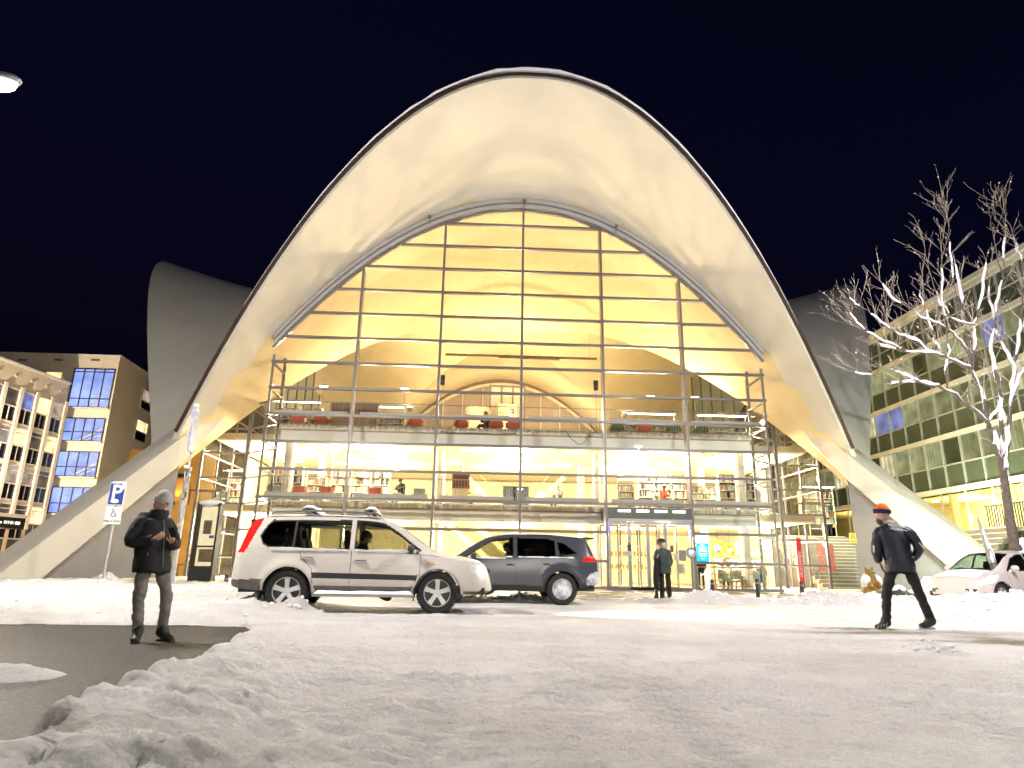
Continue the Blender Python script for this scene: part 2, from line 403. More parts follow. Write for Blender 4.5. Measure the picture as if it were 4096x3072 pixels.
# --- side returns and set-back wings
def glass_wall(name, a, b, ztop, zs, cols, posts=True, fr=alu, pm=pane_m, parent=lib, th=.09):
    a = Vector((*a,0)); b = Vector((*b,0)); mb = MB()
    w_ = MB(); d = (b-a).normalized(); nrm = Vector((d.y,-d.x,0))
    top = lambda f: ztop(a.lerp(b,f)) if callable(ztop) else ztop
    for i in range(cols+1):
        p = a.lerp(b, i/cols); mb.bar((p.x,p.y,0), (p.x,p.y,top(i/cols)), th, th, up=d)
    fr_ob = mb.build(name, fr, parent)
    for i in range(cols):
        f0, f1 = i/cols, (i+1)/cols; t = min(top(f0), top(f1)); pa, pb = a.lerp(b,f0)+d*th*.55, a.lerp(b,f1)-d*th*.55
        for q in range(len(zs)):
            if zs[q] > t: break
            MB().bar((pa.x,pa.y,zs[q]), (pb.x,pb.y,zs[q]), th*.9, .08).build('transom', fr, fr_ob)
            z1 = min(zs[q+1] if q+1 < len(zs) else t, t)
            if z1-zs[q] > .15: MB().quad((pa.x,pa.y,zs[q]+.045),(pb.x,pb.y,zs[q]+.045),(pb.x,pb.y,z1-.045),(pa.x,pa.y,z1-.045)).build('pane', pm, fr_ob)
    return fr_ob
ZS = [.1]+[HT*i for i in range(1,9)]
sz = lambda p: shell_z(p.x, p.y)-.05
for sx in (-1, 1):
    glass_wall('side_return', (sx*11.19,.25), (sx*11.19,2.0), 10.0, ZS, 1)
    glass_wall('wing_glazing', (sx*11.25,2.05), (sx*12.95,3.5), sz, ZS, 1)
    glass_wall('wing_glazing', (sx*13.05,3.5), (sx*15.1,3.5), sz, ZS, 1)
    glass_wall('wing_glazing', (sx*15.15,3.55), (sx*15.15,9.5), sz, ZS, 3)
# ================================================================ ground, snow, pavement
def lerp(a, b, t): return a+(b-a)*t
def vnoise(x, y, seed=0):
    xi = np.floor(x).astype(np.int64); yi = np.floor(y).astype(np.int64); fx = x-xi; fy = y-yi
    fx = fx*fx*fx*(fx*(fx*6-15)+10); fy = fy*fy*fy*(fy*(fy*6-15)+10)
    def h(a, b):
        n = (a*374761393 + b*668265263 + seed*974711) & 0x7fffffff
        n = ((n ^ (n >> 13)) * 1274126177) & 0x7fffffff
        return ((n ^ (n >> 16)) & 0xffff)/65535.
    return (h(xi,yi)*(1-fx)+h(xi+1,yi)*fx)*(1-fy) + (h(xi,yi+1)*(1-fx)+h(xi+1,yi+1)*fx)*fy
def fbm(x, y, o=4, seed=0, g=.5):
    a = 1.; s = 0; t = 0
    for i in range(o): s = s+a*vnoise(x*2**i, y*2**i, seed+i*17); t += a; a *= g
    return s/t
def sst(a, b, x): t = np.clip((x-a)/(b-a), 0, 1); return t*t*(3-2*t)
def ridge_noise(x, y, o=3, seed=0):
    s = 0; a = 1; t = 0
    for i in range(o): s = s+a*(1-np.abs(2*vnoise(x*2**i, y*2**i, seed+i*31)-1)); t += a; a *= .55
    return s/t
def gp(x, y): p = gv(x, y); return (p.x, p.y)
ASPH = [gp(*q) for q in ((270,1352),(400,1351),(530,1356),(505,1378),(452,1405),(438,1422),(398,1437),(350,1463),(300,1490),(268,1510),(222,1528),(150,1553),(60,1585),(0,1607))]
for i_, k_ in zip(range(5,14), (.985,.975,.965,.955,.945,.93,.91,.885,.86)): ASPH[i_] = (CAM.x+(ASPH[i_][0]-CAM.x)*k_, CAM.y+(ASPH[i_][1]-CAM.y)*k_)
ASPH = ASPH + [(ASPH[-1][0]-3, ASPH[-1][1]-3.5), (-24,-29), (-24,ASPH[0][1]+.3)]
def sdf(px, py, poly):
    d = np.full(px.shape, 1e9); ins = np.zeros(px.shape, bool); n = len(poly)
    for i in range(n):
        ax, ay = poly[i]; bx, by = poly[(i+1)%n]; ex, ey = bx-ax, by-ay
        t = np.clip(((px-ax)*ex+(py-ay)*ey)/(ex*ex+ey*ey), 0, 1)
        d = np.minimum(d, np.hypot(px-ax-t*ex, py-ay-t*ey))
        c = ((ay > py) != (by > py)) & (px < ex*(py-ay)/(ey+1e-12)+ax); ins ^= c
    return np.where(ins, -d, d)
MOUNDS = []
def mound(vx, vy, h, r, ry=None, z=0.): p = gv(vx, vy, z); MOUNDS.append((p.x, p.y, h, r, ry or r))
for q in ((222,1275,.30,.45),(120,1300,.12,1.6),(330,1300,.10,1.5),(470,1305,.10,.8),(60,1290,.12,2),(150,1285,.10,1.4),(420,1290,.12,.9),
          (600,1322,.34,.34,.30),(640,1330,.22,.26),(560,1325,.22,.40),(545,1305,.18,.5),
          (1500,1304,.12,.5),(1580,1302,.36,.55,.4),(1530,1304,.2,.5),(1655,1303,.16,.6,.4),(1710,1304,.36,.7,.45),(1770,1306,.26,.6,.4),(1840,1308,.24,.7,.4),(1900,1308,.24,.6,.4),
          (1440,1304,.12,.35,.25),(1395,1303,.10,.3,.2),(1010,1303,.13,.35,.2),(1090,1303,.15,.5,.2),(1130,1303,.14,.4,.2),(1165,1303,.15,.4,.2),(1330,1302,.06,.5,.2),
          (1960,1330,.16,.8,.35),(2060,1322,.24,1.0,.5),(2150,1335,.28,.8,.45),(2200,1340,.30,.7,.5),(2230,1325,.35,1.2,.6),(2010,1415,.10,.22,.12),(2040,1420,.05,.25,.1),
          (1985,1412,.04,.12,.08),
          (262,1512,.13,.14,.12),(215,1545,.14,.18,.15),(150,1580,.13,.17,.15),(70,1622,.14,.2,.18),(330,1500,.06,.10,.09),(300,1550,.08,.11,.09),(390,1520,.045,.09,.07),(430,1570,.05,.09,.07),(520,1560,.04,.09,.07),(360,1600,.06,.10,.07),(470,1630,.045,.09,.07),(600,1600,.035,.09,.07),(240,1640,.06,.10,.08),(560,1500,.03,.10,.08),(700,1560,.03,.10,.07)):
    mound(*q)
NFAR = len(MOUNDS)-15
def snow_height(X, Y):
    d = sdf(X, Y, ASPH) + (fbm(X*3, Y*3, 4, 5)-.5)*.34
    base = .035 + .03*(fbm(X*.7, Y*.7, 3, 1)-.5) + .020*(fbm(X*3.2, Y*4.5, 4, 2)-.5)
    tram = sst(.52,.70, fbm(X*1.3, Y*1.6, 3, 12))                      # trampled footprints
    base = base + tram*(.022+.045*sst(1.2,-2.6,X))*(ridge_noise(X*5.5, Y*7, 3, 9)-.55) + (.5+.5*tram)*sst(-13,-18,Y)*(.030+.045*sst(1.2,-2.6,X))*(ridge_noise(X*10, Y*13, 3, 10)-.6)
    # packed wheel lanes on the road
    lane = np.exp(-((Y+13.1-.02*X)/1.5)**2); base = base*(1-.65*lane) + .012*lane
    for yy in (-15.5,-14.0,-12.2,-10.9): base = base - .012*np.exp(-((Y-yy-.06*X)/.14)**2)
    for a0, b0 in ((1.1,-.10),(2.55,-.10),(-1.3,.16),(.1,.16)):
        base = base - .016*np.exp(-((X-a0-b0*(Y+22)-.25*np.sin(Y*.35))/.11)**2)*sst(-13.5,-17,Y)*(.6+.4*np.sign(np.sin((Y+X*.3)*52)))
    # foot of the camera: churned snow along the asphalt edge
    near = sst(-17.5,-22.5,Y)*sst(2.6,.0,X+3.2+(Y+24)*.25); churn = near*sst(.05,.5,d)
    base = base + churn*(.12*np.maximum(0, fbm(X*2.3,Y*2.3,4,21)-.42) + .055*(ridge_noise(X*6.5,Y*7.5,3,24)-.55) + .06*(ridge_noise(X*3.7,Y*3.7,3,23)-.5)*sst(.35,.6,fbm(X*1.1,Y*1.1,2,25)))
    rg = np.exp(-((d-.38)/.36)**2)*sst(-21.2,-24.0,Y); base = base + rg*(.03+.17*fbm(X*2.4,Y*2.4,4,31))
    rg2 = np.exp(-((d-.2)/.22)**2)*sst(-18,-21,Y); base = base + rg2*.03
    # big bank behind the bare asphalt
    bank = sst(-18.75,-17.9,Y)*sst(-3.9,-6.2,X)*sst(0,.5,d); 
    base = base + bank*(.07+.03*sst(-18,-12,Y) + .12*fbm(X*.8,Y*.8,4,41) + .13*(ridge_noise(X*2.6,Y*2.6,4,43)-.5) + .07*(ridge_noise(X*6.5,Y*6.5,2,45)-.55))
    gm = np.zeros(X.shape)
    for (mx, my, h, r, ry) in MOUNDS:
        g = np.exp(-(((X-mx)/r)**2+((Y-my)/ry)**2)); base = base + h*g*(.72+.75*(ridge_noise(X*3.4,Y*3.4,4,51)-.4)); gm = np.maximum(gm, g*min(1,h*6))
    base = base + gm*(.055*(ridge_noise(X*7.5,Y*7.5,3,55)-.55) + .03*(vnoise(X*17,Y*17,57)-.5))
    # clod windrow along the kerb on the right
    k = np.exp(-((Y+9.9+.10*(X-6))/.42)**2)*sst(3.4,5.,X); base = base + k*(.05+.16*ridge_noise(X*3.2,Y*3.2,4,61)*fbm(X*.9,Y*.9,2,62)*1.5)
    k2 = np.exp(-((Y+12.4+.30*(X-8))/.8)**2)*sst(4.6,8.5,X); base = base + k2*(.04+.12*ridge_noise(X*3,Y*3,4,71))
    k3 = sst(8.5,10.5,X)*sst(-14.6,-12,Y); base = base + k3*(.05+.10*fbm(X*1.5,Y*1.5,4,81))
    kk = np.exp(-((Y+9.8)/.30)**2)*sst(-5,-3,X)*sst(3.6,2.8,X); base = base + kk*.10*ridge_noise(X*3.2,Y*3.2,3,64)*sst(.4,.7,vnoise(X*1.4,Y*1.4,66))
    base = base + .012*(fbm(X*9,Y*9,3,91)-.5) + .022*sst(-15,-19,Y)*(ridge_noise(X*15,Y*18,2,92)-.6)*sst(.40,.6,fbm(X*.8,Y*.8,2,94))
    s = sst(0,.16,d); h = base*s - .05*(1-s)
    pav = sst(-9.5,-9.15,Y+.15*(fbm(X*1.5,Y*1.5,2,95)-.5))*sst(-9.8,-8.6,X)*sst(11.9,11.2,X)           # cleared pavement by the door
    h = h*(1-pav) + (-.02+.05*sst(.60,.72,fbm(X*.9,Y*2.2,3,97)))*pav
    isl = np.exp(-(((X-gv(5,1462).x)/.40)**2+((Y-gv(5,1462).y)/.30)**2)); h = np.where(isl > .3, np.maximum(h, (isl-.3)*.12*(.6+.8*ridge_noise(X*7,Y*7,3,3))), h)
    isl = np.exp(-(((X-gv(422,1432).x)/.09)**2+((Y-gv(422,1432).y)/.07)**2)); h = np.where(isl > .4, np.maximum(h, .012*isl), h)
    return h
def seg(a, b, st): n = max(1, int(round((b-a)/st))); return list(np.linspace(a, b, n, endpoint=False))
YS = np.array(seg(-29,-27.3,.12)+seg(-27.3,-23,.022)+seg(-23,-18.4,.036)+seg(-18.4,-12,.055)+seg(-12,-8,.06)+seg(-8,-2,.16)+seg(-2,6,.8)+[6.])
XS = np.array(seg(-30,-16,.22)+seg(-16,-8,.075)+seg(-8,6,.042)+seg(6,14,.075)+seg(14,26,.25)+[26.])
GX, GY = np.meshgrid(XS, YS); GZ = snow_height(GX, GY)
def snow_z(x, y):
    i = min(max(int(np.searchsorted(YS,y))-1,0),len(YS)-2); j = min(max(int(np.searchsorted(XS,x))-1,0),len(XS)-2)
    fy = (y-YS[i])/(YS[i+1]-YS[i]); fx = (x-XS[j])/(XS[j+1]-XS[j])
    return float((GZ[i,j]*(1-fx)+GZ[i,j+1]*fx)*(1-fy)+(GZ[i+1,j]*(1-fx)+GZ[i+1,j+1]*fx)*fy)
def snow_ground():
    ny, nx = GX.shape; co = np.stack([GX,GY,GZ],-1).reshape(-1,3).astype(np.float32)
    i, j = np.meshgrid(np.arange(ny-1), np.arange(nx-1), indexing='ij'); a = (i*nx+j).ravel()
    q = np.stack([a,a+1,a+nx+1,a+nx],-1)
    zq = co[:,2][q].max(1); q = q[zq > -.045]                           # nothing under bare ground
    me = bpy.data.meshes.new('snow_cover'); me.vertices.add(len(co)); me.vertices.foreach_set('co', co.ravel())
    me.loops.add(q.size); me.loops.foreach_set('vertex_index', q.ravel().astype(np.int32))
    me.polygons.add(len(q)); me.polygons.foreach_set('loop_start', np.arange(0,q.size,4,dtype=np.int32)); me.polygons.foreach_set('loop_total', np.full(len(q),4,np.int32))
    me.polygons.foreach_set('use_smooth', np.ones(len(q),bool)); me.update(); me.validate()
    # dirt mask (slush brought in by wheels and boots; a stain of its own shape)
    X, Y = GX.ravel(), GY.ravel(); D = np.zeros(len(X))
    def blot(vx, vy, rx, ry, k):
        p = gv(vx, vy); return k*np.exp(-(((X-p.x)/rx)**2+((Y-p.y)/ry)**2))*(.3+1.2*fbm(X*2.2,Y*4.5,4,7))
    for b in ((1890,1372,1.2,.35,.55),(1800,1370,.6,.3,.5),(2100,1372,1.0,.40,.8),(2195,1395,.8,.4,1.0),(2000,1392,.7,.2,.35),(2150,1385,.6,.4,.7),(1385,1500,.18,.9,.10),(620,1330,.45,.35,.55),(540,1356,.5,.25,.35),(30,1345,1.2,.4,.25),(1300,1300,1.6,.3,.35),(1900,1318,.7,.4,.25)): D += blot(*b)
    D += .28*np.exp(-((Y+9.2)/.5)**2)*fbm(X*2,Y*2,3,8) + .10*sst(.5,.75,fbm(X*.6,Y*.9,4,4)) + .22*np.exp(-((Y+16.6-.05*X)/.35)**2)*fbm(X*1.5,Y*3,3,14)
    at_ = me.color_attributes.new('dirt', 'FLOAT_COLOR', 'POINT'); D = np.clip(D,0,1); at_.data.foreach_set('color', np.stack([D,D,D,np.ones(len(D))],-1).astype(np.float32).ravel())
    ob = bpy.data.objects.new('snow_cover', me); COL.objects.link(ob)
    m = bpy.data.materials.new('packed snow'); m.use_nodes = True; t = m.node_tree; b = t.nodes['Principled BSDF']; b.inputs['Roughness'].default_value = .62; b.inputs['Specular IOR Level'].default_value = .25
    tc = t.nodes.new('ShaderNodeTexCoord'); ac = t.nodes.new('ShaderNodeVertexColor'); ac.layer_name = 'dirt'
    n = t.nodes.new('ShaderNodeTexNoise'); n.inputs['Scale'].default_value = .9; n.inputs['Detail'].default_value = 9; n.inputs['Roughness'].default_value = .65
    r = t.nodes.new('ShaderNodeValToRGB'); r.color_ramp.elements[0].position = .34; r.color_ramp.elements[0].color = (.76,.74,.71,1); r.color_ramp.elements[1].position = .66; r.color_ramp.elements[1].color = (.90,.895,.89,1)
    mx = t.nodes.new('ShaderNodeMixRGB'); mx.inputs[2].default_value = (.22,.17,.12,1)
    t.links.new(tc.outputs['Object'], n.inputs[0]); t.links.new(n.outputs[0], r.inputs[0]); t.links.new(r.outputs[0], mx.inputs[1]); t.links.new(ac.outputs[0], mx.inputs[0])
    g1 = t.nodes.new('ShaderNodeTexNoise'); g1.inputs['Scale'].default_value = 34; g1.inputs['Detail'].default_value = 6; g1.inputs['Roughness'].default_value = .75          # grit and crust
    gr = t.nodes.new('ShaderNodeValToRGB'); gr.color_ramp.elements[0].position = .34; gr.color_ramp.elements[0].color = (.70,.67,.63,1); gr.color_ramp.elements[1].position = .52; gr.color_ramp.elements[1].color = (1,1,1,1)
    gm = t.nodes.new('ShaderNodeMixRGB'); gm.blend_type = 'MULTIPLY'; gm.inputs[0].default_value = .55
    t.links.new(tc.outputs['Object'], g1.inputs[0]); t.links.new(g1.outputs[0], gr.inputs[0]); t.links.new(mx.outputs[0], gm.inputs[1]); t.links.new(gr.outputs[0], gm.inputs[2]); t.links.new(gm.outputs[0], b.inputs['Base Color'])
    n2 = t.nodes.new('ShaderNodeTexNoise'); n2.inputs['Scale'].default_value = 19; n2.inputs['Detail'].default_value = 9; n2.inputs['Roughness'].default_value = .78
    bp = t.nodes.new('ShaderNodeBump'); bp.inputs['Strength'].default_value = 1.0; bp.inputs['Distance'].default_value = .06
    t.links.new(tc.outputs['Object'], n2.inputs[0]); t.links.new(n2.outputs[0], bp.inputs['Height']); t.links.new(bp.outputs[0], b.inputs['Normal'])
    me.materials.append(m); tag(ob, kind='structure'); return ob
snow_ground()
# loose clods of ploughed snow, too many to count
def clods():
    mb = MB(); rnd = random.Random(3)
    def put(x, y, r):
        z = snow_z(x, y)+r*.3
        sd = rnd.random()*9
        mb.ball((x,y,z), (r*(.8+.5*rnd.random()), r*(.8+.5*rnd.random()), r*(.6+.4*rnd.random())), 7, 5, fn=lambda d: .78+.42*math.sin(d.x*5+sd)*math.sin(d.y*4+sd*2)*math.cos(d.z*4+sd)+.1*rnd.random())
    for (mx, my, h, r, ry) in MOUNDS[:NFAR]:
        for i in range(int(6+30*min(1.2,r)*min(1,h*3))):
            put(mx+rnd.gauss(0,r*.75), my+rnd.gauss(0,ry*.75), rnd.uniform(.018,.06)*(1.3 if h > .25 else .62 if h < .14 else 1))
    for i in range(260):
        x = rnd.uniform(3.6,16); put(x, -9.95-.1*(x-6)+rnd.gauss(0,.28), rnd.uniform(.02,.065))
    for i in range(90): put(rnd.uniform(-4.6,3.2), -9.85+rnd.gauss(0,.16), rnd.uniform(.015,.05))
    for i in range(200):
        x = rnd.uniform(5,15); put(x, -12.4-.30*(x-8)+rnd.gauss(0,.55), rnd.uniform(.015,.05))
    for i in range(240): put(rnd.uniform(-17,-5), rnd.uniform(-18.3,-11), rnd.uniform(.015,.06))
    ob = mb.build('snow_clods', snow_m, smooth=True, angle=None, fixn=False); tag(ob, 'loose clods of ploughed snow on the banks', 'snow', kind='stuff')
clods()
# asphalt: wet and grainy
def asphalt():
    m = M('wet asphalt', (.024,.022,.020), .56, var=.75, vscale=1.3, bump=.5, bscale=70, spec=.35); t = m.node_tree; b = t.nodes['Principled BSDF']
    tc = [n for n in t.nodes if n.type == 'TEX_COORD'][0]; src = b.inputs['Base Color'].links[0].from_socket
    v = t.nodes.new('ShaderNodeTexNoise'); v.inputs['Scale'].default_value = 24; v.inputs['Detail'].default_value = 5; v.inputs['Roughness'].default_value = .8; r = t.nodes.new('ShaderNodeValToRGB')
    r.color_ramp.elements[0].position = .53; r.color_ramp.elements[0].color = (0,0,0,1); r.color_ramp.elements[1].position = .68; r.color_ramp.elements[1].color = (.30,.26,.20,1)
    mx = t.nodes.new('ShaderNodeMixRGB'); mx.blend_type = 'ADD'; mx.inputs[0].default_value = .8
    t.links.new(tc.outputs['Object'], v.inputs[0]); t.links.new(v.outputs[0], r.inputs[0]); t.links.new(src, mx.inputs[1]); t.links.new(r.outputs[0], mx.inputs[2]); t.links.new(mx.outputs[0], b.inputs['Base Color'])
    return m
asph_m = asphalt()
tag(MB().quad((-300,-120,-.06),(300,-120,-.06),(300,400,-.06),(-300,400,-.06)).build('ground', M('far snow', (.55,.55,.57), .8, var=.1, vscale=.2)), kind='structure')
tag(MB().quad((-26,-30,0),(6,-30,0),(6,-16,0),(-26,-16,0)).build('asphalt', asph_m), kind='structure')
pv = MB().b2(-16,16,-9.35,4,-.05,.004); pavm = M('pavement slabs', (.20,.16,.11), .55, var=.35, vscale=1.5, bump=.3, bscale=60)
pav = tag(pv.build('pavement', pavm), kind='structure')
kerb_m = M('granite kerb', (.26,.23,.19), .7, var=.25, vscale=8, bump=.2, bscale=50)
kmesh = MB().b2(-.595,.595,-.09,.09,-.04,.045).mesh('kerb_stone', kerb_m)
for i in range(20): inst('kerb_stone', kmesh, pav, (-11+i*1.2,-9.45,0))
# ================================================================ cars
def tab(pts):
    xs = [p[0] for p in pts]; zs = [p[1] for p in pts]
    def f(x):
        # monotone-ish cubic through the table
        if x <= xs[0]: return zs[0]
        if x >= xs[-1]: return zs[-1]
        i = max(k for k in range(len(xs)) if xs[k] <= x); i = min(i, len(xs)-2); h = xs[i+1]-xs[i]; t = (x-xs[i])/h
        def sl(k):
            if k == 0 or k == len(xs)-1: return (zs[min(k+1,len(xs)-1)]-zs[max(k-1,0)])/(xs[min(k+1,len(xs)-1)]-xs[max(k-1,0)])
            d0 = (zs[k]-zs[k-1])/(xs[k]-xs[k-1]); d1 = (zs[k+1]-zs[k])/(xs[k+1]-xs[k])
            return 0 if d0*d1 <= 0 else 2*d0*d1/(d0+d1)
        m0, m1 = sl(i)*h, sl(i+1)*h; t2 = t*t; t3 = t2*t
        return (2*t3-3*t2+1)*zs[i]+(t3-2*t2+t)*m0+(-2*t3+3*t2)*zs[i+1]+(t3-t2)*m1
    return f
def inpoly(x, z, poly):
    c = False; n = len(poly)
    for i in range(n):
        (a, b), (p, q) = poly[i], poly[(i+1)%n]
        if (b > z) != (q > z) and x < (p-a)*(z-b)/(q-b+1e-12)+a: c = not c
    return c
def grow(poly, d):
    cx = sum(p[0] for p in poly)/len(poly); cz = sum(p[1] for p in poly)/len(poly); out = []
    n = len(poly)
    for i in range(n):
        a, b, c = poly[i-1], poly[i], poly[(i+1)%n]
        e0 = Vector((b[0]-a[0], b[1]-a[1])).normalized(); e1 = Vector((c[0]-b[0], c[1]-b[1])).normalized()
        n0 = Vector((e0.y,-e0.x)); n1 = Vector((e1.y,-e1.x)); s = 1 if (n0.x*(b[0]-cx)+n0.y*(b[1]-cz)) > 0 else -1
        m_ = (n0+n1); m_ = m_/max(.35, m_.length)*1.0
        out.append((b[0]+s*d*m_.x*1.1, b[1]+s*d*m_.y*1.1))
    return out
tyre_m = M('tyre rubber', (.018,.018,.019), .8, bump=.6, bscale=60)
rim_m = M('alloy rim', (.80,.80,.78), .4, .1, var=.15, vscale=9)
snowrim_m = M('snow packed rim', (.70,.70,.72), .7, var=.6, vscale=7, bump=.5, bscale=25, col2=(.16,.16,.17))
blackp = M('black car plastic', (.022,.022,.024), .55)
carglass = glass('car glass', (.55,.58,.52), 1.0)
darkglass = glass('dark car glass', (.06,.065,.06), 1.2)
redl = M('tail lamp', (.50,.008,.008), .2, emit=.16, ecol=(1,.02,.012))
whitel = M('head lamp', (.95,.95,.9), .1, emit=14, ecol=(1,.95,.82))
chrome = M('chrome', (.7,.7,.7), .15, 1.)
def wheel(root, x, y, r, wd, rm, spokes, snowy=False):
    s = 1 if y > 0 else -1; c = (x, y, r); mb = MB(); t = wd/2
    mb.lathe([(r*.66,-t*.85),(r*.80,-t),(r*.94,-t*.95),(r*.99,-t*.6),(r,-t*.2),(r,t*.2),(r*.99,t*.6),(r*.94,t*.95),(r*.80,t),(r*.66,t*.85)], 40, c, 'y')
    for k in range(40):                                            # tread blocks
        a = 2*PI*k/40; mb.box((x+math.cos(a)*r*.995, y, r+math.sin(a)*r*.995), (.02,wd*.8,.035), ry=-a)
    w_ = mb.build('wheel', tyre_m, root, smooth=True, angle=50)
    mb = MB(); ri = r*.68
    mb.lathe([(ri,-t*.8),(ri,t*.8*s*s),(ri*.93,t*.86),(ri*.9,t*.5)] if s > 0 else [(ri,t*.8),(ri,-t*.8),(ri*.93,-t*.86),(ri*.9,-t*.5)], 36, c, 'y')
    mb.lathe([(ri*.92,s*t*.1),(ri*.2,s*t*.05),(.001,s*t*.05)], 24, c, 'y') if not snowy else mb.lathe([(ri*.93,s*t*.62),(ri*.5,s*t*.80),(ri*.2,s*t*.70),(.001,s*t*.72)], 30, c, 'y')
    rim = mb.build('rim', [snowrim_m if snowy else M('rim barrel', (.10,.10,.10), .5, .6)], w_, smooth=True, angle=40)
    mb = MB()
    for k in range(spokes):
        a = 2*PI*k/spokes + PI/2; d = Vector((math.cos(a),0,math.sin(a))); q = Vector((-math.sin(a),0,math.cos(a)))
        p0 = Vector(c)+Vector((0,s*t*.62,0))+d*ri*.12; p1 = Vector(c)+Vector((0,s*t*.80,0))+d*ri*.97
        w0, w1 = (.075,.10) if spokes <= 5 else (.035,.03)
        vs = []
        for p, ww in ((p0,w0),(p0.lerp(p1,.5)+Vector((0,s*.012,0)),(w0+w1)/2*.85),(p1,w1)):
            vs += [p+q*ww*.5, p-q*ww*.5, p-q*ww*.42-Vector((0,s*.05,0)), p+q*ww*.42-Vector((0,s*.05,0))]
        mb.add(vs, [(0,1,5,4),(1,2,6,5),(2,3,7,6),(3,0,4,7),(4,5,9,8),(5,6,10,9),(6,7,11,10),(7,4,8,11),(0,3,2,1),(8,9,10,11)])
    if not snowy:
        mb.lathe([(ri*1.0,s*t*.80),(ri*.955,s*t*.88),(ri*.91,s*t*.76)], 36, c, 'y')
        mb.lathe([(.001,s*t*.72),(ri*.16,s*t*.70),(ri*.2,s*t*.5)], 16, c, 'y')
        mb.build('spoke_set', rm, w_, smooth=True, angle=35)
    return w_
def split_islands(ob):
    me = ob.data; n = len(me.vertices); par = list(range(n))
    def fd(a):
        while par[a] != a: par[a] = par[par[a]]; a = par[a]
        return a
    for e in me.edges:
        a, b = fd(e.vertices[0]), fd(e.vertices[1])
        if a != b: par[a] = b
    isl = {}
    for p in me.polygons: isl.setdefault(fd(p.vertices[0]), []).append(tuple(p.vertices))
    if len(isl) < 2: return
    out = []
    for fs in isl.values():
        ids = sorted({i for f in fs for i in f}); mp = {v: k for k, v in enumerate(ids)}
        m2 = bpy.data.meshes.new(ob.name.split('.')[0]); m2.from_pydata([me.vertices[i].co for i in ids], [], [tuple(mp[i] for i in f) for f in fs]); m2.materials.append(me.materials[0])
        m2.polygons.foreach_set('use_smooth', [True]*len(m2.polygons)); m2.update(); out.append(m2)
    ob.data = out[0]
    for m2 in out[1:]: o = bpy.data.objects.new(ob.name.split('.')[0], m2); COL.objects.link(o); o.parent = ob.parent
def car(label, P, loc, rz, name='parked_car', cat='car'):
    root = thing(name, label, cat); L0, L1 = P['x']; top, belt, wid, wr = tab(P['top']), tab(P['belt']), tab(P['wid']), tab(P['wroof'])
    sill, axles, AR, WR = P['sill'], P['axles'], P['arch'], P['wr']
    lo = tab(P['low'])
    def zlo(x):
        z = lo(x)
        for ax in axles:
            d = AR*AR-(x-ax)**2
            if d > 0: z = max(z, WR+math.sqrt(d))
        return z
    def ylow(x, z):
        b_ = belt(x); f = (z-sill)/max(.2,(b_-sill)); w0 = wid(x)
        y = w0*(1 - .055*max(0,f-.35)**1.6/.5 - .10*max(0,.22-f)**1.3/.2)
        for ax in axles:                                           # flared arches
            r_ = math.hypot(x-ax, z-WR); y += .035*math.exp(-((r_-AR-.03)/.10)**2)
        return y
    xs = []
    n = int((L1-L0)/.02)
    for i in range(n+1):
        t = i/n; xs.append(L0+(L1-L0)*t)
    for e in (.004,.012,.022): xs += [L0+e, L1-e]
    for ax in axles: xs += [ax-AR*.9995, ax+AR*.9995, ax-AR*.98, ax+AR*.98]
    xs = sorted(set(xs)); NL, NU, NT_ = 30, 26, 9
    cols = []
    for x in xs:
        z0, zb, zt = zlo(x), belt(x), top(x); zb = min(zb, zt-.006); z0 = min(z0, zb-.02); w1 = wr(x); c = []
        for i in range(NL+1): z = lerp(z0, zb, i/NL); c.append((x, ylow(x,z), z, 'L'))
        crown = min(P.get('crown',.05), (zt-zb)*.5+.004); yb = ylow(x,zb)
        for i in range(1, NU+1):
            f = i/NU; z = lerp(zb, zt-crown, f); y = lerp(yb, w1, f**1.15 if zt-zb > .15 else f); c.append((x, y, z, 'U'))
        for i in range(1, NT_+1):
            f = i/NT_; y = w1*(1-f); z = zt-crown + crown*math.sin(f*PI/2)**.75; c.append((x, y, z, 'T'))
        cols.append(c)
    K = len(cols[0]); parts = {}
    wins = [(k, p, grow(p,.022)) for k, p in P['windows']]
    def classify(x, z, y, zn):
        if zn in 'LU':
            for k, p in P.get('patch', []):
                if inpoly(x, z, p): return k
            if zn == 'U' or z > belt(x)-.05:
                for k, p, g in wins:
                    if inpoly(x, z, p): return k
                for k, p, g in wins:
                    if inpoly(x, z, g): return 'window_trim'
        if zn == 'T':
            if P['ws'][0] < x < P['ws'][1] and y < wr(x)*.93: return 'windscreen'
            if P['rw'][0] < x < P['rw'][1] and y < wr(x)*.90: return 'rear_window'
        if zn == 'L':
            for ax in axles:
                if math.hypot(x-ax, z-WR) < AR+P.get('clad',.05): return 'wheel_arch_trim'
            if z < P['cladz'](x): return 'sill_trim'
        return 'body'
    for i in range(len(cols)-1):
        for j in range(K-1):
            a, b, c, d = cols[i][j], cols[i+1][j], cols[i+1][j+1], cols[i][j+1]
            mx = (a[0]+b[0]+c[0]+d[0])/4; my = (a[1]+b[1]+c[1]+d[1])/4; mz = (a[2]+b[2]+c[2]+d[2])/4
            k = classify(mx, mz, my, d[3])
            for s in (1,-1):
                kk = k if s > 0 or k in ('body','windscreen','rear_window','window_trim','wheel_arch_trim','sill_trim') else k+'~'
                parts.setdefault(kk, MB()).add([(p[0], s*p[1], p[2]) for p in (a,b,c,d)], [(0,1,2,3) if s > 0 else (3,2,1,0)])
    for e, cl in ((0, cols[0]), (1, cols[-1])):                     # close nose and tail
        ring = [(p[0], p[1], p[2]) for p in cl] + [(p[0], -p[1], p[2]) for p in cl[::-1]]
        parts['body'].add(ring, [tuple(range(len(ring)))])
    mats = P['mats']; body = None
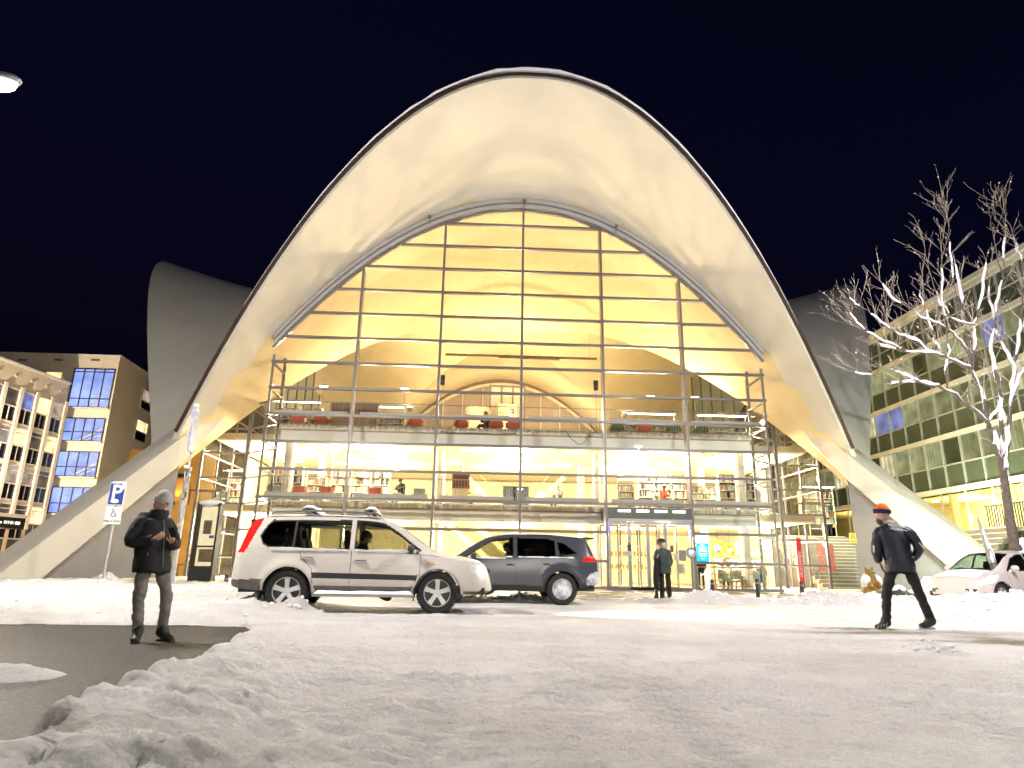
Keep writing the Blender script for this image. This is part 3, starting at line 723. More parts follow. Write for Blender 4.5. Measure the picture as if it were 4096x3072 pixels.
    for k in ['body']+[k for k in parts if k != 'body']:
        kk = k.rstrip('~'); nm = {'win_front':'side_window','win_mid':'side_window','win_rear':'side_window'}.get(kk, kk)
        mb = parts[k]
        me_ob = mb.build(nm, mats.get(kk, mats['body']), root, smooth=True, angle=55, fixn=False)
        bm = bmesh.new(); bm.from_mesh(me_ob.data); bmesh.ops.remove_doubles(bm, verts=bm.verts, dist=.0008); bmesh.ops.recalc_face_normals(bm, faces=bm.faces); bm.to_mesh(me_ob.data); bm.free()
        me_ob.data.set_sharp_from_angle(angle=math.radians(50))
        if kk == 'body': body = me_ob
        if kk in ('window_trim','sill_trim','wheel_arch_trim'): split_islands(me_ob)
    # floor pan, arch liners
    mb = MB(); w0 = wid((L0+L1)/2)-.12; mb.b2(L0+.15, L1-.15, -w0, w0, sill-.02, sill+.10)
    for ax in axles:
        for s in (1,-1):
            P_ = [[(ax+math.cos(a)*(AR-.004), s*y, WR+math.sin(a)*(AR-.004)) for y in (wid(ax)-.02, wid(ax)-.32)] for a in [PI*q/14 for q in range(15)]]
            mb.grid(P_)
    mb.build('underbody', blackp, root)
    for ax in axles:
        for s in (1,-1): wheel(root, ax, s*(wid(ax)-.10), WR, P.get('ww',.225), rim_m, P.get('spokes',5), P.get('snowy',False))
    # seats
    mb = MB()
    for sx_ in P['seats']:
        for s in (.36,-.36):
            mb.box((sx_,s,sill+.30), (.5,.5,.16)); mb.box((sx_-.26,s,sill+.62), (.14,.48,.62), ry=-.2); mb.box((sx_-.35,s,sill+1.0), (.09,.26,.18), ry=-.2)
    mb.build('seat_set', M('car seat', (.02,.02,.02), .8), root, bevel=.03)
    MB().box((P['seats'][0]+.75,0,sill+.62), (.35,1.35,.22)).build('dashboard', blackp, root, bevel=.05)
    # doors seams, handles
    def ysurf(x, z): return ylow(x, z) if z < belt(x) else lerp(ylow(x,belt(x)), wr(x), min(1,(z-belt(x))/max(.05,top(x)-.05-belt(x))))
    for s in (1,-1):
        mb = MB()
        for poly in P['seams']:
            for q in range(len(poly)-1):
                (x0,z0),(x1,z1) = poly[q], poly[q+1]; m_ = max(2,int(math.hypot(x1-x0,z1-z0)/.06))
                for r_ in range(m_):
                    a0, a1 = r_/m_, (r_+1)/m_; p = [(lerp(x0,x1,t), lerp(z0,z1,t)) for t in (a0,a1)]
                    mb.bar((p[0][0], s*(ysurf(*p[0])-.001), p[0][1]), (p[1][0], s*(ysurf(*p[1])-.001), p[1][1]), .007, .007)
        mb.build('door_seam', blackp, root)
        for hx, hz in P['handles']:
            y = s*(ysurf(hx,hz)+.022); MB().tube([(hx-.11,y-s*.02,hz),(hx-.08,y,hz+.004),(hx+.07,y,hz+.006),(hx+.11,y-s*.02,hz+.004)], [.012,.017,.017,.012], 8).build('door_handle', P.get('handle_m', chrome), root, smooth=True)
        mx_, mz_ = P['mirror']; y = s*(ysurf(mx_,mz_-.05)); mb = MB(); mb.ball((mx_,y+s*.13,mz_), (.075,.115,.085), 14, 10, fn=lambda d: 1 if d.x > 0 else .8); mb.bar((mx_+.02,y-s*.02,mz_-.06),(mx_,y+s*.08,mz_-.05),.07,.05)
        mb.build('mirror', P.get('mirror_m', mats['body']), root, smooth=True)
    root['_'] = 0; del root['_']
    root.location = loc; root.rotation_euler = (0,0,rz); return root, ysurf
def paint(name, col, rough=.32, dirt=(.35,.30,.24), dz=.75, metal=.0):
    """car paint with dried road spray climbing from the sills"""
    m = M(name, col, rough, metal, var=.0); t = m.node_tree; b = t.nodes['Principled BSDF']; b.inputs['Coat Weight'].default_value = .35; b.inputs['Coat Roughness'].default_value = .25
    tc = t.nodes.new('ShaderNodeTexCoord'); sp = t.nodes.new('ShaderNodeSeparateXYZ'); n = t.nodes.new('ShaderNodeTexNoise'); n.inputs['Scale'].default_value = 3.5; n.inputs['Detail'].default_value = 9; n.inputs['Roughness'].default_value = .7
    mr = t.nodes.new('ShaderNodeMapRange'); mr.inputs[1].default_value = dz; mr.inputs[2].default_value = .25; mr.inputs[3].default_value = 0; mr.inputs[4].default_value = 1
    mu = t.nodes.new('ShaderNodeMath'); mu.operation = 'MULTIPLY'; mu.use_clamp = True; mx = t.nodes.new('ShaderNodeMixRGB'); mx.inputs[1].default_value = (*col,1); mx.inputs[2].default_value = (*dirt,1)
    t.links.new(tc.outputs['Object'], sp.inputs[0]); t.links.new(sp.outputs[2], mr.inputs[0]); t.links.new(tc.outputs['Object'], n.inputs[0]); t.links.new(n.outputs[0], mu.inputs[0]); t.links.new(mr.outputs[0], mu.inputs[1]); t.links.new(mu.outputs[0], mx.inputs[0]); t.links.new(mx.outputs[0], b.inputs['Base Color'])
    rr = t.nodes.new('ShaderNodeMapRange'); rr.inputs[3].default_value = rough; rr.inputs[4].default_value = .75; t.links.new(mu.outputs[0], rr.inputs[0]); t.links.new(rr.outputs[0], b.inputs['Roughness'])
    return m
# ---- white boxy off-roader, nose to the right
W_ = paint('white car paint', (.66,.63,.58), .24, (.42,.37,.30), 1.0)
XT = dict(x=(-2.30,2.32), sill=.36, axles=(-1.31,1.31), arch=.415, wr=.365, spokes=5, ww=.23,
  top=[(-2.30,.86),(-2.285,1.04),(-2.25,1.10),(-2.16,1.36),(-2.06,1.58),(-1.95,1.66),(-1.7,1.70),(-.9,1.725),(-.1,1.715),(.25,1.68),(.5,1.60),(.95,1.31),(1.30,1.09),(1.36,1.065),(1.75,1.02),(2.05,.95),(2.18,.88),(2.26,.76),(2.30,.62),(2.32,.50)],
  belt=[(-2.30,.80),(-2.26,1.00),(-2.15,1.08),(-1.5,1.085),(0,1.055),(1.0,1.02),(1.3,1.0),(1.8,.93),(2.1,.86),(2.2,.78),(2.28,.62),(2.32,.46)],
  wid=[(-2.30,.72),(-2.26,.80),(-2.1,.86),(-1.8,.885),(-1,.893),(1,.893),(1.7,.875),(2.0,.83),(2.2,.72),(2.29,.58),(2.32,.50)],
  wroof=[(-2.30,.60),(-2.2,.66),(-2.0,.66),(-1.5,.665),(0,.67),(.5,.67),(1.1,.72),(1.4,.74),(2.0,.68),(2.2,.58),(2.32,.40)],
  low=[(-2.30,.52),(-2.25,.44),(-2.1,.40),(-1.9,.38),(-.8,.345),(.8,.345),(1.9,.34),(2.2,.36),(2.32,.42)],
  cladz=lambda x: .47 if -.95 < x < .95 else (.545+.02*(x+2.3)/.5 if x < -1.6 else (.40 if x > 1.6 else .35)), clad=.055, crown=.05,
  windows=[('win_rear',[(-1.86,1.30),(-1.80,1.18),(-1.70,1.125),(-1.30,1.115),(-1.30,1.585),(-1.68,1.575),(-1.76,1.50)]),
           ('win_mid',[(-1.25,1.113),(-.30,1.095),(-.30,1.60),(-1.25,1.587)]),
           ('win_front',[(-.20,1.09),(.93,1.06),(.97,1.10),(.52,1.42),(.30,1.55),(.10,1.59),(-.20,1.60)])],
  patch=[('tail_lamp',[(-2.32,1.02),(-2.12,1.00),(-2.06,1.10),(-1.98,1.32),(-1.87,1.60),(-1.90,1.64),(-2.06,1.60),(-2.2,1.3)]),
         ('head_lamp',[(1.84,.915),(2.02,.86),(2.20,.80),(2.27,.70),(2.06,.66),(1.88,.76)]),
         ('side_trim',[(-.88,.585),(.92,.565),(.95,.665),(-.92,.685)])],
  ws=(.42,1.27), rw=(-2.20,-2.0), seats=(-.05,-.95), handles=((-1.02,.92),(-.08,.89)), mirror=(.80,1.13),
  seams=[[(-.25,.45),(-.25,1.09)],[(.98,.50),(.98,1.02)],[(-1.18,1.09),(-1.12,.95),(-.92,.75),(-.88,.5)],[(.45,1.06),(1.3,1.0)] ],
  mats=dict(body=W_, win_front=carglass, win_mid=carglass, win_rear=darkglass, windscreen=carglass, rear_window=darkglass, window_trim=blackp, wheel_arch_trim=blackp, sill_trim=M('grey black cladding', (.05,.05,.052), .6, var=.5, vscale=5, col2=(.16,.14,.12)), side_trim=blackp, tail_lamp=redl, head_lamp=M('head lamp glass', (.75,.76,.75), .15, var=.2, vscale=20)))
XT['mats']['wheel_arch_trim'] = W_
XT['mirror_m'] = blackp
p0 = gv(615,1328); ang = math.radians(4.5); cx_, cy_ = p0.x+1.31*math.cos(ang)-.80*math.sin(ang)*-1*0, 0
ctr = Vector((p0.x,p0.y,0)) + Vector((math.cos(ang),math.sin(ang),0))*1.31 + Vector((-math.sin(ang),math.cos(ang),0))*.80
suv, ys = car('white boxy off-road car with roof racks driving to the right', XT, (0,0,0), 0, 'off_road_car')
# roof rails, snowy cross bars, running board, lit lamp, mud flaps
for s in (1,-1):
    MB().tube([(-1.75,s*.66,1.70),(-1.68,s*.67,1.755),(-.8,s*.675,1.775),(.12,s*.675,1.755),(.22,s*.66,1.70)], .02, 8).build('roof_rail', M('rail grey', (.25,.25,.25), .4, .5), suv, smooth=True)
    b_ = MB().b2(-.86,.90,s*.84 if s > 0 else -1.0,s*1.0 if s > 0 else -.84,.285,.335).build('running_board', M('brushed steel', (.5,.48,.44), .35, .7), suv, bevel=.015)
    P_ = [[(x, s*(.84+.17*j/4), .334+(0 if j in (0,4) or x in (-.84,.88) else .045*(.6+.8*vnoise(np.array([x*4.]),np.array([j*.7]),5)[0]))) for j in range(5)] for x in [-.84+1.72*i/30 for i in range(31)]]
    MB().grid(P_).build('step_snow', snow_m, b_, smooth=True)
    for ax, nm in ((-1.80,'mud_flap'),(.86,'mud_flap')): MB().box((ax+.03,s*.80,.34), (.02,.22,.24)).build(nm, blackp, suv)
    MB().box((1.18,s*.892,.88), (.10,.02,.035)).build('side_repeater', M('repeater', (.8,.5,.3), .3), suv)
for bx in (-1.10,.02):
    r_ = MB().bar((bx,-.66,1.79),(bx,.66,1.79),.07,.03).build('roof_rack', blackp, suv)
    P_ = []
    for i in range(25):
        y = -.70+1.4*i/24; h = .075*(1-abs(y/.72)**6)*(.8+.4*vnoise(np.array([y*3.]),np.array([bx*7]),3)[0]); P_.append([(bx-.11,y,1.76),(bx-.12,y,1.80+h*.5),(bx-.05,y,1.82+h),(bx+.05,y,1.82+h),(bx+.12,y,1.80+h*.45),(bx+.11,y,1.76)])
    MB().grid(P_).build('rack_snow', snow_m, r_, smooth=True)
P_ = [[(x, y, tab(XT['top'])(x)+.004-.05*(abs(y)/.66)**3+.02*vnoise(np.array([x*3.]),np.array([y*3.]),8)[0]) for y in [-.62+1.24*j/12 for j in range(13)]] for x in [-1.9+2.1*i/30 for i in range(31)]]
MB().grid(P_).build('roof_snow', snow_m, suv, smooth=True)
for x0, x1 in ((-1.68,-.3),(-.2,.9)):                                # snow along the window ledge
    P_ = [[(x, -(ys(x,1.075)+o), 1.068+.0*x+dz*(.5+vnoise(np.array([x*9.]),np.array([1.]),2)[0])) for o, dz in ((.0,.03),(.018,.028),(.022,.0),(.016,-.02))] for x in np.linspace(x0,x1,40)]
    MB().grid(P_).build('ledge_snow', snow_m, suv, smooth=True)
for s in (1,-1):
    hl = MB(); hl.ball((2.10,s*.735,.765), (.085,.075,.07), 14, 10); hl.build('lit_lamp', whitel, suv, smooth=True)
light('headlight_beam', 'SPOT', (2.36,-.6,.74), 400, (1,.93,.8), .06, aim=(9,-.6,.2), spot=1.0, parent=suv)
MB().box((2.325,0,.47), (.02,.52,.11)).build('number_plate', M('plate', (.75,.75,.72), .4), suv)
MB().box((2.27,0,.72), (.05,.62,.14), ry=.35).build('grille', blackp, suv, bevel=.02)
for s in (1,-1): MB().b2(-2.12,-1.80,s*.50-.04,s*.50+.04,.9,1.60).build('rear_trim', blackp, suv)
MB().b2(-1.80,-1.74,-.60,.60,.5,1.35).build('load_cover', blackp, suv)
suv.location = (ctr.x, ctr.y, .03); suv.rotation_euler = (0,0,ang)
# ---- dark blue crossover, nose to the left
DB = paint('dark blue car paint', (.045,.050,.066), .30, (.16,.145,.135), .75)
RV = dict(x=(-2.30,2.30), sill=.34, axles=(-1.35,1.34), arch=.415, wr=.365, spokes=9, ww=.235, snowy=True,
  top=[(-2.30,.80),(-2.28,1.0),(-2.22,1.12),(-2.14,1.30),(-2.02,1.52),(-1.98,1.58),(-1.7,1.625),(-1.0,1.665),(-.2,1.67),(.3,1.62),(.75,1.42),(1.15,1.16),(1.32,1.075),(1.6,1.03),(2.0,.95),(2.18,.86),(2.26,.72),(2.30,.55)],
  belt=[(-2.30,.74),(-2.27,.95),(-2.15,1.10),(-1.5,1.10),(0,1.04),(1.0,1.0),(1.3,.98),(1.8,.92),(2.1,.84),(2.24,.68),(2.30,.5)],
  wid=[(-2.30,.70),(-2.25,.80),(-2.05,.88),(-1.7,.92),(-1.0,.90),(1,.90),(1.6,.915),(2.0,.85),(2.2,.72),(2.30,.55)],
  wroof=[(-2.30,.58),(-2.1,.62),(-1.5,.635),(0,.65),(.5,.65),(1.1,.70),(1.4,.73),(2.0,.68),(2.2,.58),(2.30,.42)],
  low=[(-2.30,.55),(-2.2,.46),(-1.9,.40),(-.8,.30),(.8,.30),(1.9,.33),(2.30,.42)],
  cladz=lambda x: .44 if -.95 < x < .95 else .52, clad=.075, crown=.05,
  windows=[('win_rear',[(-1.72,1.20),(-1.30,1.13),(-1.26,1.46),(-1.42,1.43)]),('win_mid',[(-1.20,1.125),(-.28,1.09),(-.28,1.545),(-1.0,1.53),(-1.20,1.48)]),('win_front',[(-.18,1.085),(.98,1.045),(1.0,1.07),(.48,1.40),(.25,1.50),(-.18,1.55)])],
  patch=[('tail_lamp',[(-2.32,1.03),(-1.86,1.00),(-1.84,1.05),(-2.0,1.13),(-2.32,1.16)]),('head_lamp',[(1.86,.93),(2.25,.80),(2.25,.70),(1.95,.80)]),('bumper_snow',[(-2.32,.46),(-1.95,.46),(-1.93,.58),(-2.05,.74),(-2.32,.80)])],
  ws=(.30,1.24), rw=(-2.24,-2.0), seats=(-.05,-.95), handles=((-1.0,.93),(-.10,.91)), mirror=(.78,1.10), handle_m=DB,
  seams=[[(-.23,.42),(-.23,1.08)],[(.98,.48),(.98,1.0)],[(-1.15,1.1),(-1.1,.95),(-.92,.75),(-.88,.48)]],
  mats=dict(body=DB, win_front=carglass, win_mid=darkglass, win_rear=darkglass, windscreen=carglass, rear_window=darkglass, window_trim=blackp, wheel_arch_trim=blackp, sill_trim=blackp, tail_lamp=redl, bumper_snow=snowrim_m, head_lamp=M('head lamp glass', (.75,.76,.75), .15)))
rav, ys2 = car('dark blue crossover car with snow packed wheels behind the white one', RV, (0,0,0), 0, 'crossover_car')
P_ = [[(x, y, tab(RV['top'])(x)+.004-.05*(abs(y)/.64)**3+.015*vnoise(np.array([x*3.]),np.array([y*3.]),18)[0]) for y in [-.60+1.2*j/12 for j in range(13)]] for x in [-1.95+2.1*i/30 for i in range(31)]]
MB().grid(P_).build('roof_snow', snow_m, rav, smooth=True)
sp = MB(); sp.grid([[(x, y, z+.0) for y in np.linspace(-.6,.6,9)] for x, z in ((-1.95,1.60),(-2.2,1.585),(-2.21,1.56),(-1.97,1.55))]).build('spoiler', DB, rav, smooth=True)
for x0, x1 in ((-1.65,-.3),(-.15,.9)):
    P_ = [[(x, (ys2(x,1.07)+o), (1.09 if x < 0 else 1.055)+dz*(.4+.8*vnoise(np.array([x*9.]),np.array([1.]),4)[0])) for o, dz in ((.0,.022),(.018,.02),(.022,.0),(.016,-.012))] for x in np.linspace(x0,x1,30)]
    MB().grid(P_).build('ledge_snow', snow_m, rav, smooth=True)
MB().box((-2.31,0,.80), (.02,.52,.11)).build('number_plate', M('plate', (.75,.75,.72), .4), rav)
q = gv(1212,1309); rav.location = (q.x-1.35, q.y+.82, .02); rav.rotation_euler = (0,0,PI+math.radians(1.5))
# ---- silver hatchback at the right edge, nose to the left
SVR = paint('silver pink car paint', (.62,.56,.54), .30, (.50,.44,.40), .8, .1)
HB = dict(x=(-2.05,2.05), sill=.28, axles=(-1.28,1.28), arch=.36, wr=.31, spokes=7, ww=.19,
  top=[(-2.05,.80),(-2.0,1.05),(-1.9,1.2),(-1.75,1.38),(-1.5,1.46),(-.6,1.51),(.1,1.48),(.5,1.36),(1.0,1.08),(1.25,.96),(1.5,.90),(1.8,.80),(1.95,.70),(2.02,.58),(2.05,.45)],
  belt=[(-2.05,.74),(-1.95,.95),(-1.5,.98),(0,.93),(.9,.89),(1.2,.87),(1.6,.80),(1.9,.66),(2.02,.50),(2.05,.42)],
  wid=[(-2.05,.66),(-1.95,.76),(-1.6,.83),(0,.85),(1.2,.84),(1.6,.80),(1.9,.66),(2.02,.52),(2.05,.45)],
  wroof=[(-2.05,.52),(-1.6,.56),(0,.60),(.5,.62),(1.0,.68),(1.4,.66),(1.8,.58),(2.05,.36)],
  low=[(-2.05,.40),(-1.8,.30),(-.8,.24),(.8,.24),(1.8,.26),(2.05,.30)],
  cladz=lambda x: .26, clad=.0, crown=.06,
  windows=[('win_rear',[(-1.5,1.04),(-.95,1.01),(-.95,1.36),(-1.2,1.33)]),('win_mid',[(-.88,1.0),(-.16,.97),(-.16,1.38),(-.88,1.37)]),('win_front',[(-.08,.97),(.88,.93),(.45,1.24),(.2,1.34),(-.08,1.38)])],
  patch=[('head_lamp',[(1.30,.83),(1.62,.78),(1.94,.62),(1.86,.58),(1.5,.66)]),('fog_grille',[(1.93,.36),(2.06,.36),(2.06,.46),(1.95,.46)])],
  ws=(.32,1.20), rw=(-1.95,-1.6), seats=(-.1,-.9), handles=((-.8,.85),(0,.82)), mirror=(.72,1.0), handle_m=SVR,
  seams=[[(-.12,.36),(-.12,.97)],[(.92,.40),(.92,.88)]],
  mats=dict(body=SVR, win_front=carglass, win_mid=carglass, win_rear=darkglass, windscreen=glass('screen glass', (.42,.50,.46), 1.3), rear_window=darkglass, window_trim=blackp, fog_grille=blackp, sill_trim=blackp, head_lamp=M('lit head lamp', (.9,.9,.9), .2, emit=5, ecol=(1,.96,.92))))
hat, ys3 = car('pale silver hatchback car at the right edge behind the snow', HB, (0,0,0), 0, 'hatchback_car')
P_ = [[(x, y, tab(HB['top'])(x)+.006-.06*(abs(y)/.66)**2.5+.012*vnoise(np.array([x*4.]),np.array([y*4.]),28)[0]) for y in [-.58+1.16*j/12 for j in range(13)]] for x in [1.26+.6*i/14 for i in range(15)]]
MB().grid(P_).build('hood_snow', snow_m, hat, smooth=True)
hz_ = PI+math.radians(20); wp_ = av(2163,1304,-11.0); hat.rotation_euler = (0,0,hz_); off_ = Matrix.Rotation(hz_,3,'Z')@Vector((1.28,.74,0)); hat.location = (wp_.x-off_.x, wp_.y-off_.y, .05)
for s in (1,-1): MB().box((1.98,s*.0,.66), (.04,.5,.05), ry=.5).build('badge_bar', chrome, hat) if s > 0 else None
# ================================================================ neighbouring buildings
def winmat(name, col, strength, stripes=0, base=(.05,.05,.05), rough=.12, var=.6, vscale=1.2):
    """lit room seen through a pane: emission broken up by furniture-like blotches and curtain folds"""
    if name in MATS: return MATS[name]
    m = M(name, base, rough); t = m.node_tree; b = t.nodes['Principled BSDF']; tc = t.nodes.new('ShaderNodeTexCoord')
    n = t.nodes.new('ShaderNodeTexNoise'); n.inputs['Scale'].default_value = vscale; n.inputs['Detail'].default_value = 3
    r = t.nodes.new('ShaderNodeMapRange'); r.inputs[1].default_value = .35; r.inputs[2].default_value = .65; r.inputs[3].default_value = 1-var; r.inputs[4].default_value = 1
    t.links.new(tc.outputs['Object'], n.inputs[0]); t.links.new(n.outputs[0], r.inputs[0]); last = r.outputs[0]
    if stripes:
        w_ = t.nodes.new('ShaderNodeTexWave'); w_.inputs['Scale'].default_value = stripes; w_.inputs['Distortion'].default_value = 1.5; w_.bands_direction = 'Y'
        r2 = t.nodes.new('ShaderNodeMapRange'); r2.inputs[3].default_value = .55; r2.inputs[4].default_value = 1; mu = t.nodes.new('ShaderNodeMath'); mu.operation = 'MULTIPLY'
        t.links.new(tc.outputs['Object'], w_.inputs[0]); t.links.new(w_.outputs[1], r2.inputs[0]); t.links.new(last, mu.inputs[0]); t.links.new(r2.outputs[0], mu.inputs[1]); last = mu.outputs[0]
    mu2 = t.nodes.new('ShaderNodeMath'); mu2.operation = 'MULTIPLY'; mu2.inputs[1].default_value = strength; t.links.new(last, mu2.inputs[0])
    b.inputs['Emission Color'].default_value = (*col,1); t.links.new(mu2.outputs[0], b.inputs['Emission Strength']); return m
plaster = M('cream plaster', (.62,.54,.43), .9, var=.08, vscale=.6, bump=.1, bscale=30)
frame_dk = M('dark window frame', (.025,.022,.02), .5); frame_lt = M('light window frame', (.55,.50,.45), .5)
thin = glass('window glass', (.95,.95,.95), 1.0)
blue_room = winmat('blue lit stairwell', (.30,.42,1.0), .40, var=.5, vscale=.6); warm_room = winmat('warm lit room', (1,.66,.32), .55, var=.6); dark_room = winmat('dark room', (.5,.4,.3), .05, var=.9)
grey_room = winmat('dim curtained room', (.6,.48,.38), .22, var=.7); bluedim = winmat('dim blue room', (.25,.32,.8), .28, var=.8)
# ---- hotel-like corner block
BY = 26.
tl, tr = at(30,1419,BY), at(481,1427,BY); ZT = tr.z; XL, XR = tl.x-3, tr.x
d_ = ray(612,1512); Ys = CAM.y+(ZT-CAM.z)*d_.y/d_.z; side = CAM+d_*((Ys-CAM.y)/d_.y); sdir = (Vector((side.x,side.y,0))-Vector((XR,BY,0))); sdir.normalize()
blk = thing('corner_block', 'cream plastered corner block with blue lit stairwell windows', 'building', (XL,BY,0))
far = Vector((XR,BY,0))+sdir*14
mb = MB(); ring = [(XL,BY),(XR,BY),(far.x,far.y),(XL,far.y)]
mb.prism(ring, 0, ZT, 'z'); wallob = mb.build('wall', plaster, blk)
MB().b2(XL-.1,XR+.03,BY-.04,BY+.4,ZT+.003,ZT+.13).build('roof_edge', M('roof snow edge', (.6,.58,.56), .8), blk)
MB().bar(Vector((XR,BY,ZT+.07)), Vector((far.x,far.y,ZT+.07)), .2, .13).build('roof_edge', M('roof snow edge', (.6,.58,.56), .8), blk)
def win_front(tl, br, cols, rows, room, fm, parent, Y, proud=.06, sill=True):
    a, b = at(*tl,Y), at(*br,Y); x0, x1, z1, z0 = a.x, b.x, a.z, b.z
    w_ = MB().quad((x0,Y-.03,z0),(x1,Y-.03,z0),(x1,Y-.03,z1),(x0,Y-.03,z1)).build('window', room, parent)
    mb = MB(); t = .07
    for x in [lerp(x0,x1,i/cols) for i in range(cols+1)]: mb.b2(x-t/2,x+t/2,Y-proud-.05,Y-.031,z0,z1)
    for z in [lerp(z1,z0,f) for f in [0]+rows+[1]]: mb.b2(x0-t/2,x1+t/2,Y-proud-.06,Y-.032,z-t/2,z+t/2)
    mb.build('frame', fm, w_)
    xs = [lerp(x0,x1,i/cols) for i in range(cols+1)]; zs = [lerp(z1,z0,f) for f in [0]+rows+[1]]
    for i in range(cols):
        for j in range(len(zs)-1): MB().quad((xs[i]+t/2,Y-.06,zs[j+1]+t/2),(xs[i+1]-t/2,Y-.06,zs[j+1]+t/2),(xs[i+1]-t/2,Y-.06,zs[j]-t/2),(xs[i]+t/2,Y-.06,zs[j]-t/2)).build('pane', thin, w_)
    if sill: MB().b2(x0-.1,x1+.1,Y-.28,Y-.03,z0-.16,z0-.05).build('sill', frame_lt, w_)
    return w_, x0, x1, z0, z1
for tl_, br_, rows in (((303,1475),(434,1631),[.08,.78]),((265,1672),(406,1766),[.6]),((239,1805),(381,1907),[.62]),((213,1948),(358,2054),[.62])):
    w_, x0, x1, z0, z1 = win_front(tl_, br_, 4, rows, blue_room, frame_dk, blk, BY)
    mb = MB()                                                       # stair flight glimpsed behind the glass
    mb.bar((lerp(x0,x1,.45),BY-.038,z0+.1),(x1-.1,BY-.038,lerp(z0,z1,.55)),.02,.12,up=(0,0,1)); mb.bar((lerp(x0,x1,.6),BY-.038,z0+.1),(x1-.1,BY-.038,lerp(z0,z1,.30)),.02,.06)
    mb.build('stair_string', M('stair white', (.5,.5,.55), .5), w_)
win_front((186,1487),(249,1516), 1, [], warm_room, frame_lt, blk, BY, sill=False)
def win_side(tl, br, room, split, parent):
    """window on the receding side face"""
    n = Vector((sdir.y,-sdir.x,0)); o = Vector((XR,BY,0))
    def hit(x, y): d = ray(x,y); k = (o-CAM).dot(n)/d.dot(n); return CAM+d*k
    a, b = hit(*tl), hit(*br); u0, u1 = (a-o).dot(sdir), (b-o).dot(sdir); z1, z0 = a.z, b.z
    q = lambda u, z, e: o+sdir*u+n*e+Vector((0,0,z))
    w_ = MB().quad(q(u0,z0,.03),q(u1,z0,.03),q(u1,z1,.03),q(u0,z1,.03)).build('window', room, parent); mb = MB(); fz = lerp(z1,z0,split)
    for z in (z0,z1,fz): mb.bar(q(u0,z,.07),q(u1,z,.07),.10,.10)
    for u in (u0,u1): mb.bar(q(u,z0,.07),q(u,z1,.07),.10,.10,up=sdir)
    mb.build('frame', frame_lt, w_)
    MB().quad(q(u0+.05,z0+.05,.05),q(u1-.05,z0+.05,.05),q(u1-.05,fz-.05,.05),q(u0+.05,fz-.05,.05)).build('pane', M('black glass', (.01,.01,.012), .06), w_)
win_side((570,1552),(598,1653), grey_room, .58, blk); win_side((546,1674),(577,1775), warm_room, .55, blk); win_side((533,1794),(563,1880), warm_room, .7, blk)
for x in (90,235,382): p = at(x,1440,BY); MB().b2(p.x-.35,p.x+.35,BY-.05,BY-.003,p.z-.08,p.z+.08).build('vent', M('vent grey', (.12,.11,.10), .6), blk)
# ---- long wing with pilasters, in front of the block
WA = av(150,830,25.); WZ = WA.z; d_ = ray(0,775*V); yb = CAM.y+(WZ-CAM.z)*d_.y/d_.z; WB_ = CAM+d_*((yb-CAM.y)/d_.y)
wdir = (Vector((WB_.x,WB_.y,0))-Vector((WA.x,WA.y,0))); wlen = wdir.length; wdir.normalize(); wn = Vector((-wdir.y,wdir.x,0)); 
if wn.x < 0: wn = -wn
wing = thing('pilaster_wing', 'cream wing with rows of narrow windows between pilasters at the left edge', 'building', (WA.x,WA.y,0))
o_ = Vector((WA.x,WA.y,0)); WL = wlen+6.5; q = lambda u, z, e=0.: o_+wdir*u+wn*e+Vector((0,0,z))
mb = MB(); mb.add([q(0,0),q(WL,0),q(WL,WZ),q(0,WZ),q(0,0,-8),q(WL,0,-8),q(WL,WZ,-8),q(0,WZ,-8)], [(0,1,2,3),(4,7,6,5),(3,2,6,7),(0,3,7,4),(1,5,6,2)]); mb.build('wall', plaster, wing)
MB().bar(q(-.1,WZ+.08,.0), q(WL,WZ+.08,.0), .2, .15).build('roof_edge', M('roof snow edge', (.6,.58,.56), .8), wing)
NC = 9; pit = WL/NC; rnd = random.Random(5)
for i in range(NC+1): MB().bar(q(i*pit,3.1,.10), q(i*pit,WZ-1.5,.10), .16, .30, up=wdir).build('pilaster', M('pilaster cream', (.64,.56,.45), .85), wing)
pane_dk = M('spandrel glass', (.012,.013,.02), .06)
for i in range(NC):
    u0, u1 = i*pit+.18, (i+1)*pit-.18
    for s in range(4):
        z1 = WZ-1.75-s*2.75; z0 = z1-1.30
        rm = rnd.choice([dark_room,dark_room,grey_room,grey_room,bluedim,bluedim,dark_room,warm_room])
        if (i,s) == (0,1): rm = warm_room
        if s == 0 and i in (0,1,2): rm = (grey_room,warm_room,bluedim)[i]
        w_ = MB().quad(q(u0,z0,.02),q(u1,z0,.02),q(u1,z1,.02),q(u0,z1,.02)).build('window', rm, wing)
        mb = MB()
        for z in (z0,z1,z0-1.15): mb.bar(q(u0-.04,z,.06),q(u1+.04,z,.06),.10,.09)
        if s: mb.bar(q(u0,z1-.35,.05),q(u1,z1-.35,.05),.06,.06)
        mb.bar(q(u1,z0,.05),q(u1,z1,.05),.08,.07,up=wdir); mb.bar(q((u0+u1)/2,z0-1.15,.05),q((u0+u1)/2,z0,.05),.05,.05,up=wdir); mb.build('frame', frame_lt, w_)
        for a_, b_ in ((u0,(u0+u1)/2-.03),((u0+u1)/2+.03,u1)): MB().quad(q(a_,z0-1.12,.03),q(b_,z0-1.12,.03),q(b_,z0-.05,.03),q(a_,z0-.05,.03)).build('pane', pane_dk, w_)
    MB().quad(q(u0,.3,.02),q(u1,.3,.02),q(u1,2.6,.02),q(u0,2.6,.02)).build('window', dark_room, wing)
    if i < 7: p = q((i+.5)*pit,WZ-.8,.06); MB().box(p, (.10,.30,.12)).build('vent', M('vent cream', (.5,.44,.36), .7), wing, bevel=.03)
